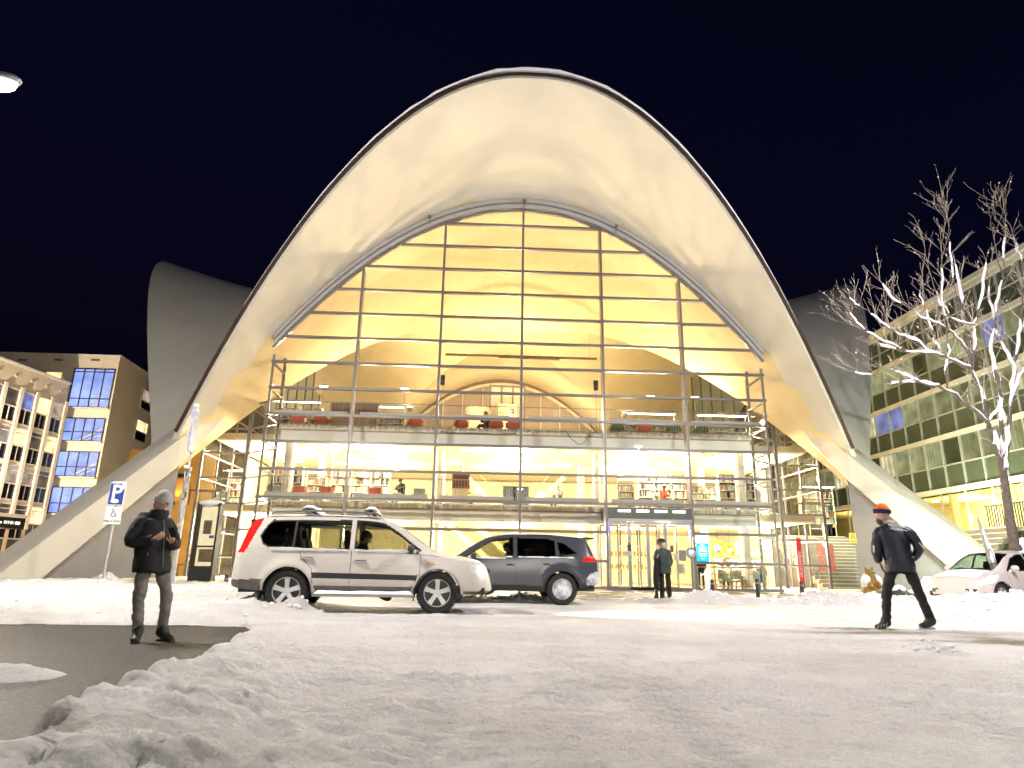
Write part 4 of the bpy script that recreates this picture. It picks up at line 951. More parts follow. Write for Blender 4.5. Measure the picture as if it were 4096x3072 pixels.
# entrance canopy with lettering
ca = at(100,1985,19.); can = MB(); can.add([q(wlen*.55+k*u,z,e) for k,u in ((1,0),(1,6)) for e in (.1,2.0) for z in (3.0,3.75)], [(0,1,3,2),(4,6,7,5),(0,4,5,1),(2,3,7,6),(1,5,7,3),(0,2,6,4)])
co_ = can.build('entrance_canopy', M('canopy black', (.015,.013,.012), .5), wing)
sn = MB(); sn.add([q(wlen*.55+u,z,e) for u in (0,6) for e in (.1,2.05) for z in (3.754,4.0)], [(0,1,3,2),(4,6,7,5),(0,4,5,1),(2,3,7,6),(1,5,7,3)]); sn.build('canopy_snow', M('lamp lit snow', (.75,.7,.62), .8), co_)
ang_ = math.atan2(wn.y, wn.x)+PI/2
text('Third volunter at here  019 01 020', .30, M('sign white', (.8,.8,.75), .5, emit=.6), q(wlen*.55+2.6,3.38,2.03), (PI/2,0,ang_), parent=wing)
light('entrance_lamp', 'POINT', q(wlen*.55+1.5,2.6,1.2), 60, (1,.62,.25), .2, parent=wing)
# ---- green glazed office block on the right
OX = 25.; off = thing('office_block', 'green glazed office block with white floor bands behind the bare tree', 'building', (OX,6,0))
Z = [2.95,5.55,8.55,11.35,14.1,16.3]; band_m = M('band enamel', (.66,.60,.48), .5, var=.06, vscale=2)
green_pan = M('green spandrel', (.075,.09,.055), .12, var=.15, vscale=.6); mull_m = M('office mullion', (.50,.48,.40), .4, .3)
Y0, NCOL, PW = -7.0, 24, 1.5; Y1 = Y0+NCOL*PW
MB().b2(OX+.35,OX+14,Y0,Y1,Z[1],Z[5]-.1).build('core', M('office core', (.12,.12,.09), .9), off)
for z in Z[1:]: MB().b2(OX-.20,OX+.30,Y0,Y1,z-.13,z+.13).build('floor_band', band_m, off)
MB().b2(OX-.30,OX+14,Y0,Y1,Z[5]+.133,Z[5]+.42).build('roof_edge', band_m, off)
rooms = [winmat('office curtain', (.42,.43,.22), .27, stripes=1.2, base=(.03,.035,.02), var=.55), winmat('office dim', (.38,.38,.20), .17, base=(.03,.035,.02), var=.75), winmat('office dark', (.3,.3,.12), .05, base=(.02,.025,.012), var=.9), winmat('office lit', (.64,.58,.34), .42, stripes=.7, base=(.03,.035,.02), var=.6), winmat('office blue', (.3,.35,.75), .20, base=(.02,.02,.03), var=.6)]
rnd = random.Random(11)
for s in range(1,5):
    zb, zt = Z[s]+.135, Z[s+1]-.135; zm = zb+(zt-zb)*(.46 if s < 4 else .5)
    for i in range(NCOL):
        ya, yb_ = Y0+i*PW+.04, Y0+(i+1)*PW-.04
        MB().quad((OX,ya,zb),(OX,yb_,zb),(OX,yb_,zm-.04),(OX,ya,zm-.04)).build('spandrel_panel', green_pan, off)
        rm = rnd.choices(rooms, [5,5,2,2.5,.5])[0]
        if s == 4: rm = green_pan
        MB().quad((OX+.02,ya,zm+.04),(OX+.02,yb_,zm+.04),(OX+.02,yb_,zt),(OX+.02,ya,zt)).build('pane', rm, off)
    for i in range(NCOL+1): MB().b2(OX-.10,OX+.05,Y0+i*PW-.038,Y0+i*PW+.038,zb,zt).build('mullion', mull_m, off)
    MB().b2(OX-.07,OX+.04,Y0,Y1,zm-.035,zm+.035).build('transom', mull_m, off)
# lit lobby on the ground floor
lob = MB().b2(OX+4.5,OX+4.7,Y0,Y1,Z[0],Z[1]-.2).build('lobby_wall', M('lobby cream', (.62,.55,.36), .8, var=.15, vscale=.7), off)
MB().b2(OX+.05,OX+4.5,Y0,Y1,Z[0]-.1,Z[0]-.004).build('lobby_floor', M('lobby floor', (.25,.2,.12), .4), off)
for i in range(9): MB().lathe([(.16,0),(.16,.03),(.001,.03)], 12, (OX+1.6,Y0+1.2+i*2.9,Z[1]-.26)).build('downlight', M('downlight', (1,1,1), .3, emit=10, ecol=(1,.9,.66)), off)
for i in range(6): MB().tube([(OX+.5,Y0+2+i*4.5,Z[0]),(OX+.5,Y0+2+i*4.5,Z[1]-.17)], .22, 20).build('column', M('lobby column', (.6,.55,.42), .6), off, smooth=True)
for i in range(19):
    y = Y0+i*2.0; MB().b2(OX+.1,OX+.18,y-.04,y+.04,Z[0],Z[1]-.17).build('mullion', mull_m, off)
    if i < 18: MB().quad((OX+.14,y+.04,Z[0]),(OX+.14,y+1.96,Z[0]),(OX+.14,y+1.96,Z[1]-.2),(OX+.14,y+.04,Z[1]-.2)).build('pane', glass('lobby glass', (.80,.78,.55), 1), off)
MB().b2(OX+.32,OX+4.48,Y0,Y1,Z[1]-.22,Z[1]-.19).build('lobby_ceiling', M('lobby cream', (.62,.55,.36), .8), off)
for y in (-4,3,10,20): light('lobby_light', 'POINT', (OX+2.6,y,Z[1]-.9), 330, (1,.85,.52), .3, parent=off)
# terrace, its wall, railing and steps
conc_w = M('weathered concrete', (.34,.30,.22), .85, var=.3, vscale=1.2, bump=.25, bscale=25)
tag(MB().b2(21.6,60,-14,4.4,-.1,2.93).b2(15.3,60,10.2,60,-.1,2.93).b2(21.6,60,4.4,10.2,-.1,2.93).build('terrace', conc_w), kind='structure')
rl = thing('terrace_railing', 'dark bar railing on the terrace wall before the office lobby', 'railing', (21.8,-3,2.93)); mb = MB()
for i in range(70): mb.b2(21.75,21.79,-9.0+i*.15,-8.96+i*.15,2.93,3.95)
tag(mb.build('baluster_set', M('iron', (.03,.03,.03), .5), rl), kind='stuff'); MB().b2(21.73,21.81,-9.0,1.5,3.953,4.0).build('top_rail', M('iron', (.03,.03,.03), .5), rl)
def stairs(name, label, x0, x1, ya, n, rise, run, z0=0., sgn=1, mat=conc_w):
    t = thing(name, label, 'stairs', ((x0+x1)/2,ya,z0))
    for i in range(n):
        y = ya+sgn*i*run; MB().b2(x0,x1,min(y,y+sgn*(run+.3)),max(y,y+sgn*(run+.3)),z0+i*rise-(0.02 if i else .1),z0+(i+1)*rise).build('step', mat, t)
        MB().b2(x0+.03,x1-.03,min(y-sgn*.02,y+sgn*.08),max(y-sgn*.02,y+sgn*.08),z0+(i+1)*rise+.002,z0+(i+1)*rise+.022+.012*random.random()).build('step_snow', snow_m, t)
    return t
stairs('outdoor_stairs', 'wide brown concrete stairs between the library wing and the right leg', 15.32, 19.6, 4.4, 16, .183, .36)
st2 = thing('terrace_steps', 'snowy steps beside the grass bank climbing to the office terrace', 'stairs', (20.4,-1,0))
for i in range(12):
    x = 18.7+i*.24; MB().b2(x,x+.5,-.4,2.2,i*.24-.02 if i else -.1,(i+1)*.243).build('step', conc_w, st2)
    MB().b2(x+.02,x+.2,-.35,2.15,(i+1)*.243+.003,(i+1)*.243+.05).build('step_snow', snow_m, st2)
gb = MB(); P_ = [[(lerp(18.6,21.65,i/14), -.45-3.6*j/10, lerp(-.05,2.75,i/14)+.12*vnoise(np.array([i*.7]),np.array([j*.7]),3)[0]) for j in range(11)] for i in range(15)]; gb.grid(P_)
tag(gb.build('grass_bank', M('winter grass', (.045,.075,.018), .9, var=.6, vscale=9, bump=1, bscale=60), smooth=True), 'dark green grass bank beside the terrace steps', 'bank', kind='structure')
# ================================================================ street furniture
galv = M('galvanised steel', (.42,.43,.45), .45, .6, var=.25, vscale=6); black_i = M('black iron', (.02,.02,.02), .5)
def street_lamp(label, base, headp, energy, col):
    t = thing('street_lamp', label, 'street lamp', base, group='street lamps along the road'); b = Vector(base); h = Vector(headp)
    MB().tube([b, b+Vector((0,0,1.2)), Vector((b.x,b.y,h.z+.1)), Vector((b.x,b.y,h.z+.35)), b.lerp(h,.5)*1.0 if False else Vector((lerp(b.x,h.x,.4),lerp(b.y,h.y,.4),h.z+.42)), Vector((h.x,h.y,h.z+.22))], [.10,.09,.06,.05,.045,.04], 12).build('pole', galv, t, smooth=True)
    MB().ball((h.x,h.y,h.z+.14), (.34,.17,.12), 18, 10).build('housing', galv, t, smooth=True)
    MB().ball((h.x,h.y,h.z+.03), (.26,.14,.10), 16, 10).build('lens', M('lamp lens '+label[:6], (1,1,1), .3, emit=30, ecol=(1,.95,.85)), t, smooth=True)
    light('lamp_light', 'POINT', (h.x,h.y,h.z-.14), energy, col, .10, parent=t)
hl_ = at(2,345,-18.0); hr_ = at(4270,470,-18.0)
street_lamp('lit street lamp reaching in at the upper left edge', (hl_.x-1.3,hl_.y+.2,0), hl_, LAMP_E1, (1,.93,.84))
street_lamp('street lamp just past the right edge', (hr_.x+1.6,hr_.y+.2,0), hr_, LAMP_E2, (.98,.92,.95))
street_lamp('street lamp out of sight beyond the left edge lighting the cream wing', (-37,12.5,0), Vector((-35.6,13,8.0)), 3600, (1,.82,.60))  # unseen lamp added to brighten the left buildings
street_lamp('street lamp standing behind the viewer', (3.6,-38.5,0), Vector((2.2,-38.2,8.6)), 1100, (1,.92,.80))  # added fill for the foreground snow and faces, never in view
# sticker covered pole with an edge-on sign
b_ = gv(367,1278); pole = thing('sign_pole', 'galvanised pole covered in torn stickers with an edge-on sign on top', 'pole', (b_.x,b_.y,0)); Y_ = b_.y
k1, k2, k3 = av(393,1012,Y_), av(403,985,Y_), av(410,880,Y_)
zz = lambda z: (b_.x, b_.y, z)
MB().tube([zz(-.05),zz(k1.z)], .085, 20).build('shaft', galv, pole, smooth=True)
MB().tube([zz(k1.z),zz(k1.z+.04)], .11, 20).build('collar', galv, pole, smooth=True)
MB().tube([zz(k1.z+.03),zz(k3.z-.1)], .03, 12).build('sign_stem', galv, pole, smooth=True)
MB().box((b_.x+.02,b_.y-.10,(k1.z+k3.z)/2+.25), (.05,.55,k3.z-k1.z-.55), rz=.12).build('sign_plate', M('sign blue edge', (.10,.16,.45), .5, var=.5, vscale=4, col2=(.5,.5,.55)), pole)
for i in range(5): MB().ball((b_.x+random.uniform(-.03,.05),b_.y-.12+random.uniform(-.1,.1),k1.z+.03+(k3.z-k1.z)*f_), (.06+.04*random.random(),.12,.05+.04*random.random()), 10, 8) .build('clinging_snow', snow_m, pole, smooth=True) if (f_ := [0,.5,.8,.93,1.0][i]) is not None else None
rnd = random.Random(2); stk = [M('sticker %d' % i, c, .6) for i, c in enumerate(((.55,.55,.55),(.06,.06,.06),(.40,.41,.43),(.22,.24,.30),(.30,.20,.17),(.48,.45,.40)))]
for i in range(46):
    z = rnd.uniform(1.3,k1.z-.05); a0 = rnd.uniform(PI*1.0,PI*2.0); hgt = rnd.uniform(.05,.16); wd = rnd.uniform(.5,1.3); r_ = .0855+.0006*i/46+.0004
    MB().grid([[(b_.x+r_*math.cos(a0+wd*j/5), b_.y+r_*math.sin(a0+wd*j/5), z+hgt*k) for j in range(6)] for k in (0,1)]).build('sticker', stk[rnd.randrange(6)], pole, smooth=True)
# parking sign with two plates
sp_ = av(222,1252,-9.); ps = thing('parking_sign', 'blue parking sign with wheelchair plate and time limit plate in a snow mound', 'road sign', (sp_.x,-9,0)); tp = av(245,1045,-9)
MB().tube([(sp_.x,-9,0),(sp_.x,-9,tp.z)], .032, 12).build('post', galv, ps, smooth=True)
P1, P2 = av(226,1046,-9), av(257,1089,-9); cxs = sp_.x
blue = M('sign blue', (.03,.06,.30), .45); white = M('sign white enamel', (.75,.75,.76), .5, var=.12, vscale=8); blk_ = M('sign black', (.015,.015,.015), .5)
s1 = MB().box((cxs,-9.05,(P1.z+P2.z)/2), (.44,.03,.62)).build('parking_plate', white, ps, bevel=.015); zc = (P1.z+P2.z)/2
MB().box((cxs,-9.068,zc), (.40,.006,.58)).build('blue_field', blue, s1)
text('P', .58, white, (cxs+.0,-9.074,zc+.03), (PI/2,0,0), parent=ps, bold=.012)
MB().ball((cxs-.02,-9.08,zc-.2), (.12,.02,.06), 10, 8).build('stuck_snow', snow_m, s1, smooth=True); MB().ball((cxs+.16,-9.075,zc+.22), (.06,.015,.08), 10, 8).build('stuck_snow', snow_m, s1, smooth=True)
MB().ball((cxs,-9.05,zc+.32), (.22,.05,.04), 12, 8).build('stuck_snow', snow_m, s1, smooth=True)
zw = av(240,1107,-9).z; s2 = MB().box((cxs,-9.05,zw), (.44,.03,.30)).build('wheelchair_plate', white, ps, bevel=.01)
mb = MB(); R_ = lambda a, r: (cxs+.01+r*math.cos(a), -9.07, zw-.05+r*math.sin(a))
mb.tube([R_(a,.065) for a in [PI*.75+i*PI*1.25/14 for i in range(15)]], .009, 6); mb.tube([(cxs-.02,-9.07,zw+.06),(cxs-.01,-9.07,zw-.02),(cxs+.05,-9.07,zw-.02),(cxs+.08,-9.07,zw-.1),(cxs+.11,-9.07,zw-.1)], .01, 6); mb.tube([(cxs-.015,-9.07,zw+.03),(cxs+.05,-9.07,zw+.03)], .008, 6); mb.ball((cxs-.025,-9.07,zw+.09), (.02,.008,.02), 10, 8)
mb.build('wheelchair_symbol', blk_, s2)
zt_ = av(237,1121,-9).z; MB().box((cxs,-9.05,zt_-.06), (.46,.03,.18)).build('time_plate', white, ps, bevel=.01); text('Maks 4 timer', .085, blk_, (cxs,-9.07,zt_-.06), (PI/2,0,0), parent=ps)
# information pillar by the left wing
kp = av(433,1262,-3.0); ki = thing('information_pillar', 'tall black information pillar with a lit glass case, left of the cars', 'pillar', (kp.x,-3,0)); kx = kp.x
blkp = M('pillar black', (.03,.03,.032), .45)
def kb(x0, x1, y0, y1, z0, z1): 
    R = Matrix.Rotation(-.30,3,'Z'); P = [Vector((kx,-3,0))+R@Vector((x,y,z)) for z in (z0,z1) for x,y in ((x0,y0),(x1,y0),(x1,y1),(x0,y1))]
    return MB().add(P, [(0,3,2,1),(4,5,6,7),(0,1,5,4),(1,2,6,5),(2,3,7,6),(3,0,4,7)])
kb(-.5,.5,-.12,.12,0,.75).build('plinth', blkp, ki); kb(-.5,-.42,-.12,.12,.75,3.0).build('side_post', blkp, ki); kb(.42,.5,-.12,.12,.75,3.0).build('side_post', blkp, ki); kb(-.5,.5,-.12,.12,2.92,3.02).build('cap', blkp, ki)
kb(-.42,.42,.06,.10,.76,2.9).build('back_panel', M('poster paper', (.62,.55,.42), .6, var=.25, vscale=3, emit=.25, ecol=(1,.8,.5)), ki)
kb(-.25,.1,.045,.058,1.9,2.4).build('poster', M('poster sketch', (.45,.36,.28), .6, var=.7, vscale=14), ki); kb(.05,.25,.045,.058,1.75,1.85).build('poster', M('poster blue', (.1,.3,.6), .6), ki); kb(-.3,.3,.045,.058,.9,1.35).build('poster', M('poster brown', (.25,.12,.06), .6, var=.8, vscale=6, col2=(.5,.35,.25)), ki)
kb(-.42,.42,-.115,-.105,.76,2.9).build('glass_case', glass('case glass', (.9,.92,.9), 1.2), ki); kb(-.42,.42,-.12,-.1,1.42,1.48).build('cross_bar', blkp, ki)
g_ = MB(); g_.ball((kx,-3,3.03), (.55,.22,.13), 16, 10, R=Matrix.Rotation(-.3,3,'Z')); g_.build('cap_snow', snow_m, ki, smooth=True)
# bollards
def bollard(label, x, ytop, ybot, Y):
    p = at(x,ybot,Y); t = at(x,ytop,Y); th = thing('bollard', label, 'bollard', (p.x,Y,0), group='black bollards before the glass front')
    MB().lathe([(.001,-.02),(.075,-.02),(.075,t.z-.03),(.06,t.z),(.001,t.z)], 18, (p.x,Y,0)).build('post', black_i, th, smooth=True, angle=40); MB().lathe([(.078,t.z-.16),(.078,t.z-.12)], 18, (p.x,Y,0)).build('band', M('bollard band', (.3,.3,.3), .4), th)
bollard('black bollard between the information pillar and the white car', 900,2298,2365,-4.2); bollard('black bollard below the blue screen', 2852,2318,2388,-4.6)
bollard('black bollard before the cafe corner post', 3033,2315,2388,-4.6); bollard('black bollard before the red banner', 3211,2325,2393,-4.6)
# round reader sign on a post right of the door
r0 = at(2764,2212,-1.4); rs = thing('round_sign', 'round grey sign on a slim post beside the door', 'sign', (r0.x,-1.4,0))
MB().tube([(r0.x,-1.4,0),(r0.x,-1.4,r0.z)], .035, 12).build('post', alu, rs, smooth=True); MB().lathe([(.001,-.05),(.20,-.05),(.21,0),(.20,.04),(.001,.04)], 28, (r0.x,-1.4,r0.z), 'y').build('disc', M('disc grey', (.22,.22,.23), .4, .4), rs, smooth=True, angle=40)
MB().lathe([(.001,-.056),(.165,-.056),(.165,-.051)], 28, (r0.x,-1.4,r0.z), 'y').build('face', M('disc face', (.5,.5,.52), .4), rs); MB().add([(r0.x-.07,-1.465,r0.z+.07),(r0.x+.07,-1.465,r0.z+.07),(r0.x+.03,-1.465,r0.z-.02),(r0.x-.03,-1.465,r0.z-.02)],[(0,1,2,3)]).build('lit_mark', M('mark', (.9,.95,1), .3, emit=4, ecol=(.7,.85,1)), rs)
MB().lathe([(.001,0),(.2,0),(.2,.02),(.05,.03),(.001,.03)], 20, (r0.x,-1.4,.004)).build('foot', alu, rs)
# leaning tapered pole in the right bank
p0_, p1_ = gv(2180,1316), av(2152,1112,-11.2); tp_ = thing('tapered_pole', 'leaning tapered metal post plastered with snow on the right', 'post', (p0_.x,p0_.y,0))
MB().tube([(p0_.x,p0_.y,-.1),(lerp(p0_.x,p1_.x,.5),p0_.y,p1_.z*.5),(p1_.x,p0_.y,p1_.z)], [.20,.125,.03], 4).build('shaft', M('bare steel', (.33,.31,.30), .5, .5, var=.4, vscale=5), tp_)
mb = MB(); rnd = random.Random(9)
for i in range(34): f = rnd.random()*.95; mb.ball((lerp(p0_.x,p1_.x,f)+rnd.uniform(-.10,.10)*(1-f), p0_.y-.12*(1-f*.85)-.01, p1_.z*f), (rnd.uniform(.02,.07)*(1.1-f*.7),.03,rnd.uniform(.05,.16)), 8, 6)
tag(mb.build('clinging_snow', snow_m, tp_, smooth=True), kind='stuff')
# yellow warning plate on the wall end
y0 = at(3411,2152,-.45); yl = thing('warning_plate', 'yellow triangular warning plate hung at the foot of the right leg wall', 'sign', (y0.x,-.45,0)); ym = M('warning yellow', (.75,.52,.02), .5, var=.2, vscale=9)
pl = MB().box((y0.x,-.45,y0.z), (.30,.02,.42)).build('plate', ym, yl, bevel=.02); mb = MB(); z_ = y0.z+.05
for a_, b2 in (((-.10,-.06),(.0,.12)),((.0,.12),(.10,-.06)),((.10,-.06),(-.10,-.06)),((-.05,-.05),(.03,.03))): mb.bar((y0.x+a_[0],-.465,z_+a_[1]),(y0.x+b2[0],-.465,z_+b2[1]),.012,.018)
mb.build('triangle', blk_, pl); text('FARE FOR', .05, blk_, (y0.x,-.463,y0.z-.10), (PI/2,0,0), parent=yl); text('SNØRAS', .055, blk_, (y0.x,-.463,y0.z-.165), (PI/2,0,0), parent=yl)
MB().tube([(y0.x,-.43,y0.z+.2),(y0.x,-.43,0)], .012, 6).build('stake', galv, yl)
# carved bear with snow on it, stones beside it
bp_ = at(3490,2402,-5.6); bear = thing('bear_statue', 'golden brown seated bear statue with snow on its shoulders', 'statue', (bp_.x,-5.6,0)); bx = bp_.x
gold = M('carved ochre', (.30,.17,.03), .5, var=.3, vscale=7, bump=.4, bscale=40)
skin('body', [(bx,-5.6,.22),(bx,-5.6,.50),(bx,-5.62,.74),(bx,-5.64,.90),(bx,-5.80,.88),(bx-.22,-5.78,.16),(bx-.26,-6.02,.14),(bx+.22,-5.78,.16),(bx+.26,-6.02,.14),(bx-.17,-5.72,.60),(bx-.15,-5.95,.40),(bx+.17,-5.72,.60),(bx+.15,-5.95,.40)], [(0,1),(1,2),(2,3),(3,4),(0,5),(5,6),(0,7),(7,8),(2,9),(9,10),(2,11),(11,12)], [.27,.29,.20,.17,.075,.15,.12,.15,.12,.11,.075,.11,.075], gold, bear, root=0)
for s in (-1,1): MB().ball((bx+s*.12,-5.62,1.05), (.05,.035,.055), 10, 8).build('ear', gold, bear, smooth=True)
MB().ball((bx,-5.885,.89), (.035,.03,.03), 8, 6).build('nose', blk_, bear, smooth=True)
for s in (-1,1): MB().ball((bx+s*.19,-5.68,.60), (.15,.18,.24), 12, 10, fn=lambda d: 1+.08*math.sin(d.x*7+d.z*9)).build('snow_patch', snow_m, bear, smooth=True)
for k, (x, y, w_, h_, lab) in enumerate(((3600,2395,.34,.30,'dark stone with a snow cap beside the bear statue'),(3650,2402,.26,.22,'small dark stone behind the walking man'),(3745,2400,.55,.50,'large rounded snow heap in front of the right leg'))):
    p = at(x,y,-5.4); t = thing('boulder' if k < 2 else 'snow_heap', lab, 'stone' if k < 2 else 'snow heap', (p.x,-5.4,0)); m_ = M('dark stone', (.05,.045,.045), .7, var=.4, vscale=6, bump=.5, bscale=20) if k < 2 else snow_m
    MB().ball((p.x,-5.4,h_*.6), (w_,w_*.8,h_), 16, 12, fn=lambda d: 1+.12*math.sin(d.x*4+k*2)*math.cos(d.y*5)+.06*math.sin(d.z*9)).build('rock' if k < 2 else 'mass', m_, t, smooth=True)
    if k < 2: MB().ball((p.x-.03,-5.4,h_*1.25), (w_*.8,w_*.7,h_*.45), 14, 10, fn=lambda d: 1+.1*math.sin(d.x*6)).build('snow_cap', snow_m, t, smooth=True)
# lamp posts on the terrace
for k, (x, y, Y, lab) in enumerate(((3883,2069,4.,'terrace lamp shining pale green before the office lobby'),(4092,2168,-6.,'pale green terrace lamp at the right edge behind the tree trunk'))):
    p = at(x,y,Y); t = thing('terrace_lamp', lab, 'lamp', (p.x,Y,2.9 if k == 0 else 0), group='pale lamps on the terrace'); 
    MB().tube([(p.x,Y,0 if k else 2.9),(p.x,Y,p.z-.12)], .03, 10).build('post', galv, t, smooth=True); MB().ball((p.x,Y,p.z), (.09,.09,.13), 14, 10).build('globe', M('green globe', (1,1,1), .3, emit=14, ecol=(.72,1,.9)), t, smooth=True); light('globe_light', 'POINT', (p.x-.3,Y-.3,p.z), 420, (.85,1,.8), .15, parent=t)
# ================================================================ inside the library
cream = M('cream wall paint', (.70,.62,.42), .8, var=.05, vscale=.5); floor_m = M('library floor', (.42,.35,.24), .45, var=.15, vscale=1); ceil_m = M('pale timber ceiling', (.68,.60,.42), .7, var=.06, vscale=1)
slab_m = M('painted slab edge', (.80,.78,.70), .6, var=.05, vscale=2)
F2, F3, YF = 3.60, 7.07, 1.55
def fascia(z0, z1, nm):
    mb = MB(); n = 280; P = [[(-11.0+22.0*i/n, YF-(.02 if i % 2 else .05), z) for z in (z0,z1)] for i in range(n+1)]; mb.grid(P); return mb
for z, nm in ((F2,'upper_floor'),(F3,'gallery_floor')):
    sl = MB().b2(-11.0,11.0,YF+.02,24,z-.26,z).b2(-14.9,-11.003,4.0,24,z-.26,z).b2(11.003,14.9,4.0,24,z-.26,z).build(nm, [floor_m], lib); sl['label'] = 'gallery floor slab seen through the glass'
    fascia(z-.22,z+.02,'fascia').build('fascia', M('fluted fascia', (.72,.68,.58), .6), sl)
    MB().b2(-10.95,10.95,YF+.10,YF+.34,z-.74,z-.262).build('edge_beam', slab_m, sl)
    MB().b2(-14.8,14.8,4.1,23.9,z-.34,z-.264).build('ceiling', ceil_m, sl)
MB().b2(-15,15,.3,31.8,.006,.03).build('ground_floor', floor_m, lib)
# back walls
MB().b2(-15,15,18.0,18.15,.03,F2-.35).build('back_wall', cream, lib); MB().b2(-15,15,18.0,18.15,F2+.003,F3-.35).build('back_wall', cream, lib)
n = 30; pts = [(-11.2+22.4*i/n) for i in range(n+1)]
mb = MB(); top_ = [(x, 31.9, shell_z(x,31.9)+.1) for x in pts]; mb.add([(x,31.9,0) for x in pts]+top_, [(i,i+1,n+2+i,n+1+i) for i in range(n)]); bw = mb.build('rear_wall', M('rear wall mauve', (.40,.31,.25), .7, var=.1, vscale=1), lib)
for x in (-9.3,-7.4,-5.5,-3.7,-1.8,0,1.8,3.7,5.5,7.4,9.3): MB().b2(x-.06,x+.06,31.7,31.88,F3,GF_TOP(x)+.1).build('mullion', M('rear mullion', (.6,.55,.45), .5), bw)
for z in (9.4,12.,14.6): 
    xx = xhit(z-.1); MB().b2(-xx,xx,31.72,31.86,z-.05,z+.05).build('transom', M('rear mullion', (.6,.55,.45), .5), bw)
mb = MB()
for i in range(24): mb.bar((pts[i+3],31.6,GF_TOP(pts[i+3])+.1),(pts[i+4],31.6,GF_TOP(pts[i+4])+.1),.3,.25)
mb.build('rear_arch', M('rear arch paint', (.66,.60,.46), .6), bw)
for sx in (-1,1):
    a, b = Vector((sx*11.25,31.9,0)), Vector((sx*15.1,28.5,0)); MB().quad((a.x,a.y,0),(b.x,b.y,0),(b.x,b.y,shell_z(b.x,b.y)),(a.x,a.y,shell_z(a.x,a.y)+1.)).build('rear_wall', cream, lib)
    glass_wall('side_glazing', (sx*15.15,9.55), (sx*15.15,28.4), sz, ZS, 9, pm=glass('side glass', (.75,.8,.7), 1.2))
for sx in (-1,1):
    MB().b2(min(sx*14.95,sx*15.05),max(sx*14.95,sx*15.05),9.55,18.,.03,F3-.36).build('wing_wall', cream, lib)
# round columns
for x, Y, zb, zt in ((1760,3.4,F2,F3-.75),(2385,3.4,F2,F3-.75),(2322,9.,F2,F3-.3),(1771,9.,F2,F3-.3),(1290,9.,F2,F3-.3),(2800,9.,F2,F3-.3)):
    p = at(x,1850,Y); MB().tube([(p.x,Y,zb),(p.x,Y,zt)], .20, 20).build('column', M('column paint', (.66,.60,.48), .6), lib, smooth=True)
    MB().tube([(p.x,Y,.03),(p.x,Y,F2-.75 if Y < 4 else F2-.3)], .20, 20).build('column', M('column paint', (.66,.60,.48), .6), lib, smooth=True)
for sx in (-1,1): MB().tube([(sx*10.6,2.3,.03),(sx*10.6,2.3,F3-.75)], .24, 20).build('column', M('column paint', (.66,.60,.48), .6), lib, smooth=True)
dr = at(1913,1600,20.); MB().tube([(dr.x,20,F3),(dr.x,20,F3+5.4)], .95, 28).build('lift_drum', M('drum plaster', (.62,.54,.38), .7), lib, smooth=True)
e0, e1 = at(1962,1540,20.5), at(2098,1545,20.5); sh = MB().b2(e0.x,e1.x,20.5,23.0,F3,e0.z).build('lift_shaft', M('shaft panel', (.50,.46,.34), .5, var=.1, vscale=1), lib)
for f in (0,.33,.66,1): x = lerp(e0.x,e1.x,f); MB().b2(x-.06,x+.06,20.38,20.497,F3,e0.z).build('shaft_frame', alu, sh)
for z in (F3+1.6,F3+3.2,e0.z-.1): MB().b2(e0.x,e1.x,20.36,20.496,z-.06,z+.06).build('shaft_frame', alu, sh)
pb = at(2030,1655,19.); sg = thing('floor_sign', 'cream floor board reading Plan 3 on the top gallery', 'sign', (pb.x,19,F3)); MB().b2(pb.x-.68,pb.x+.68,18.95,19.0,F3+.4,pb.z+.75).build('board', M('board cream', (.68,.58,.36), .6), sg)
ink = M('sign ink', (.06,.05,.03), .6); text('Plan', .36, ink, (pb.x-.34,18.94,pb.z+.02), (PI/2,0,0), parent=sg); text('3', .85, ink, (pb.x+.35,18.94,pb.z+.05), (PI/2,0,0), parent=sg)
# ---- railings
iron = M('railing steel', (.30,.27,.22), .45, .3)
for z, lab in ((F2,'thin bar railing along the middle floor edge'),(F3,'thin bar railing along the top gallery edge')):
    t = thing('gallery_railing', lab, 'railing', (0,YF,z)); mb = MB(); k = 0
    for i in range(168): x = -10.9+i*.13; mb.b2(x-.008,x+.008,YF+.0,YF+.016,z-.16,z+1.08)
    tag(mb.build('baluster_set', iron, t), kind='stuff'); MB().b2(-10.95,10.95,YF-.01,YF+.03,z+1.083,z+1.115).build('top_rail', iron, t); MB().b2(-10.95,10.95,YF+.018,YF+.03,z+.08,z+.10).build('bottom_rail', iron, t)
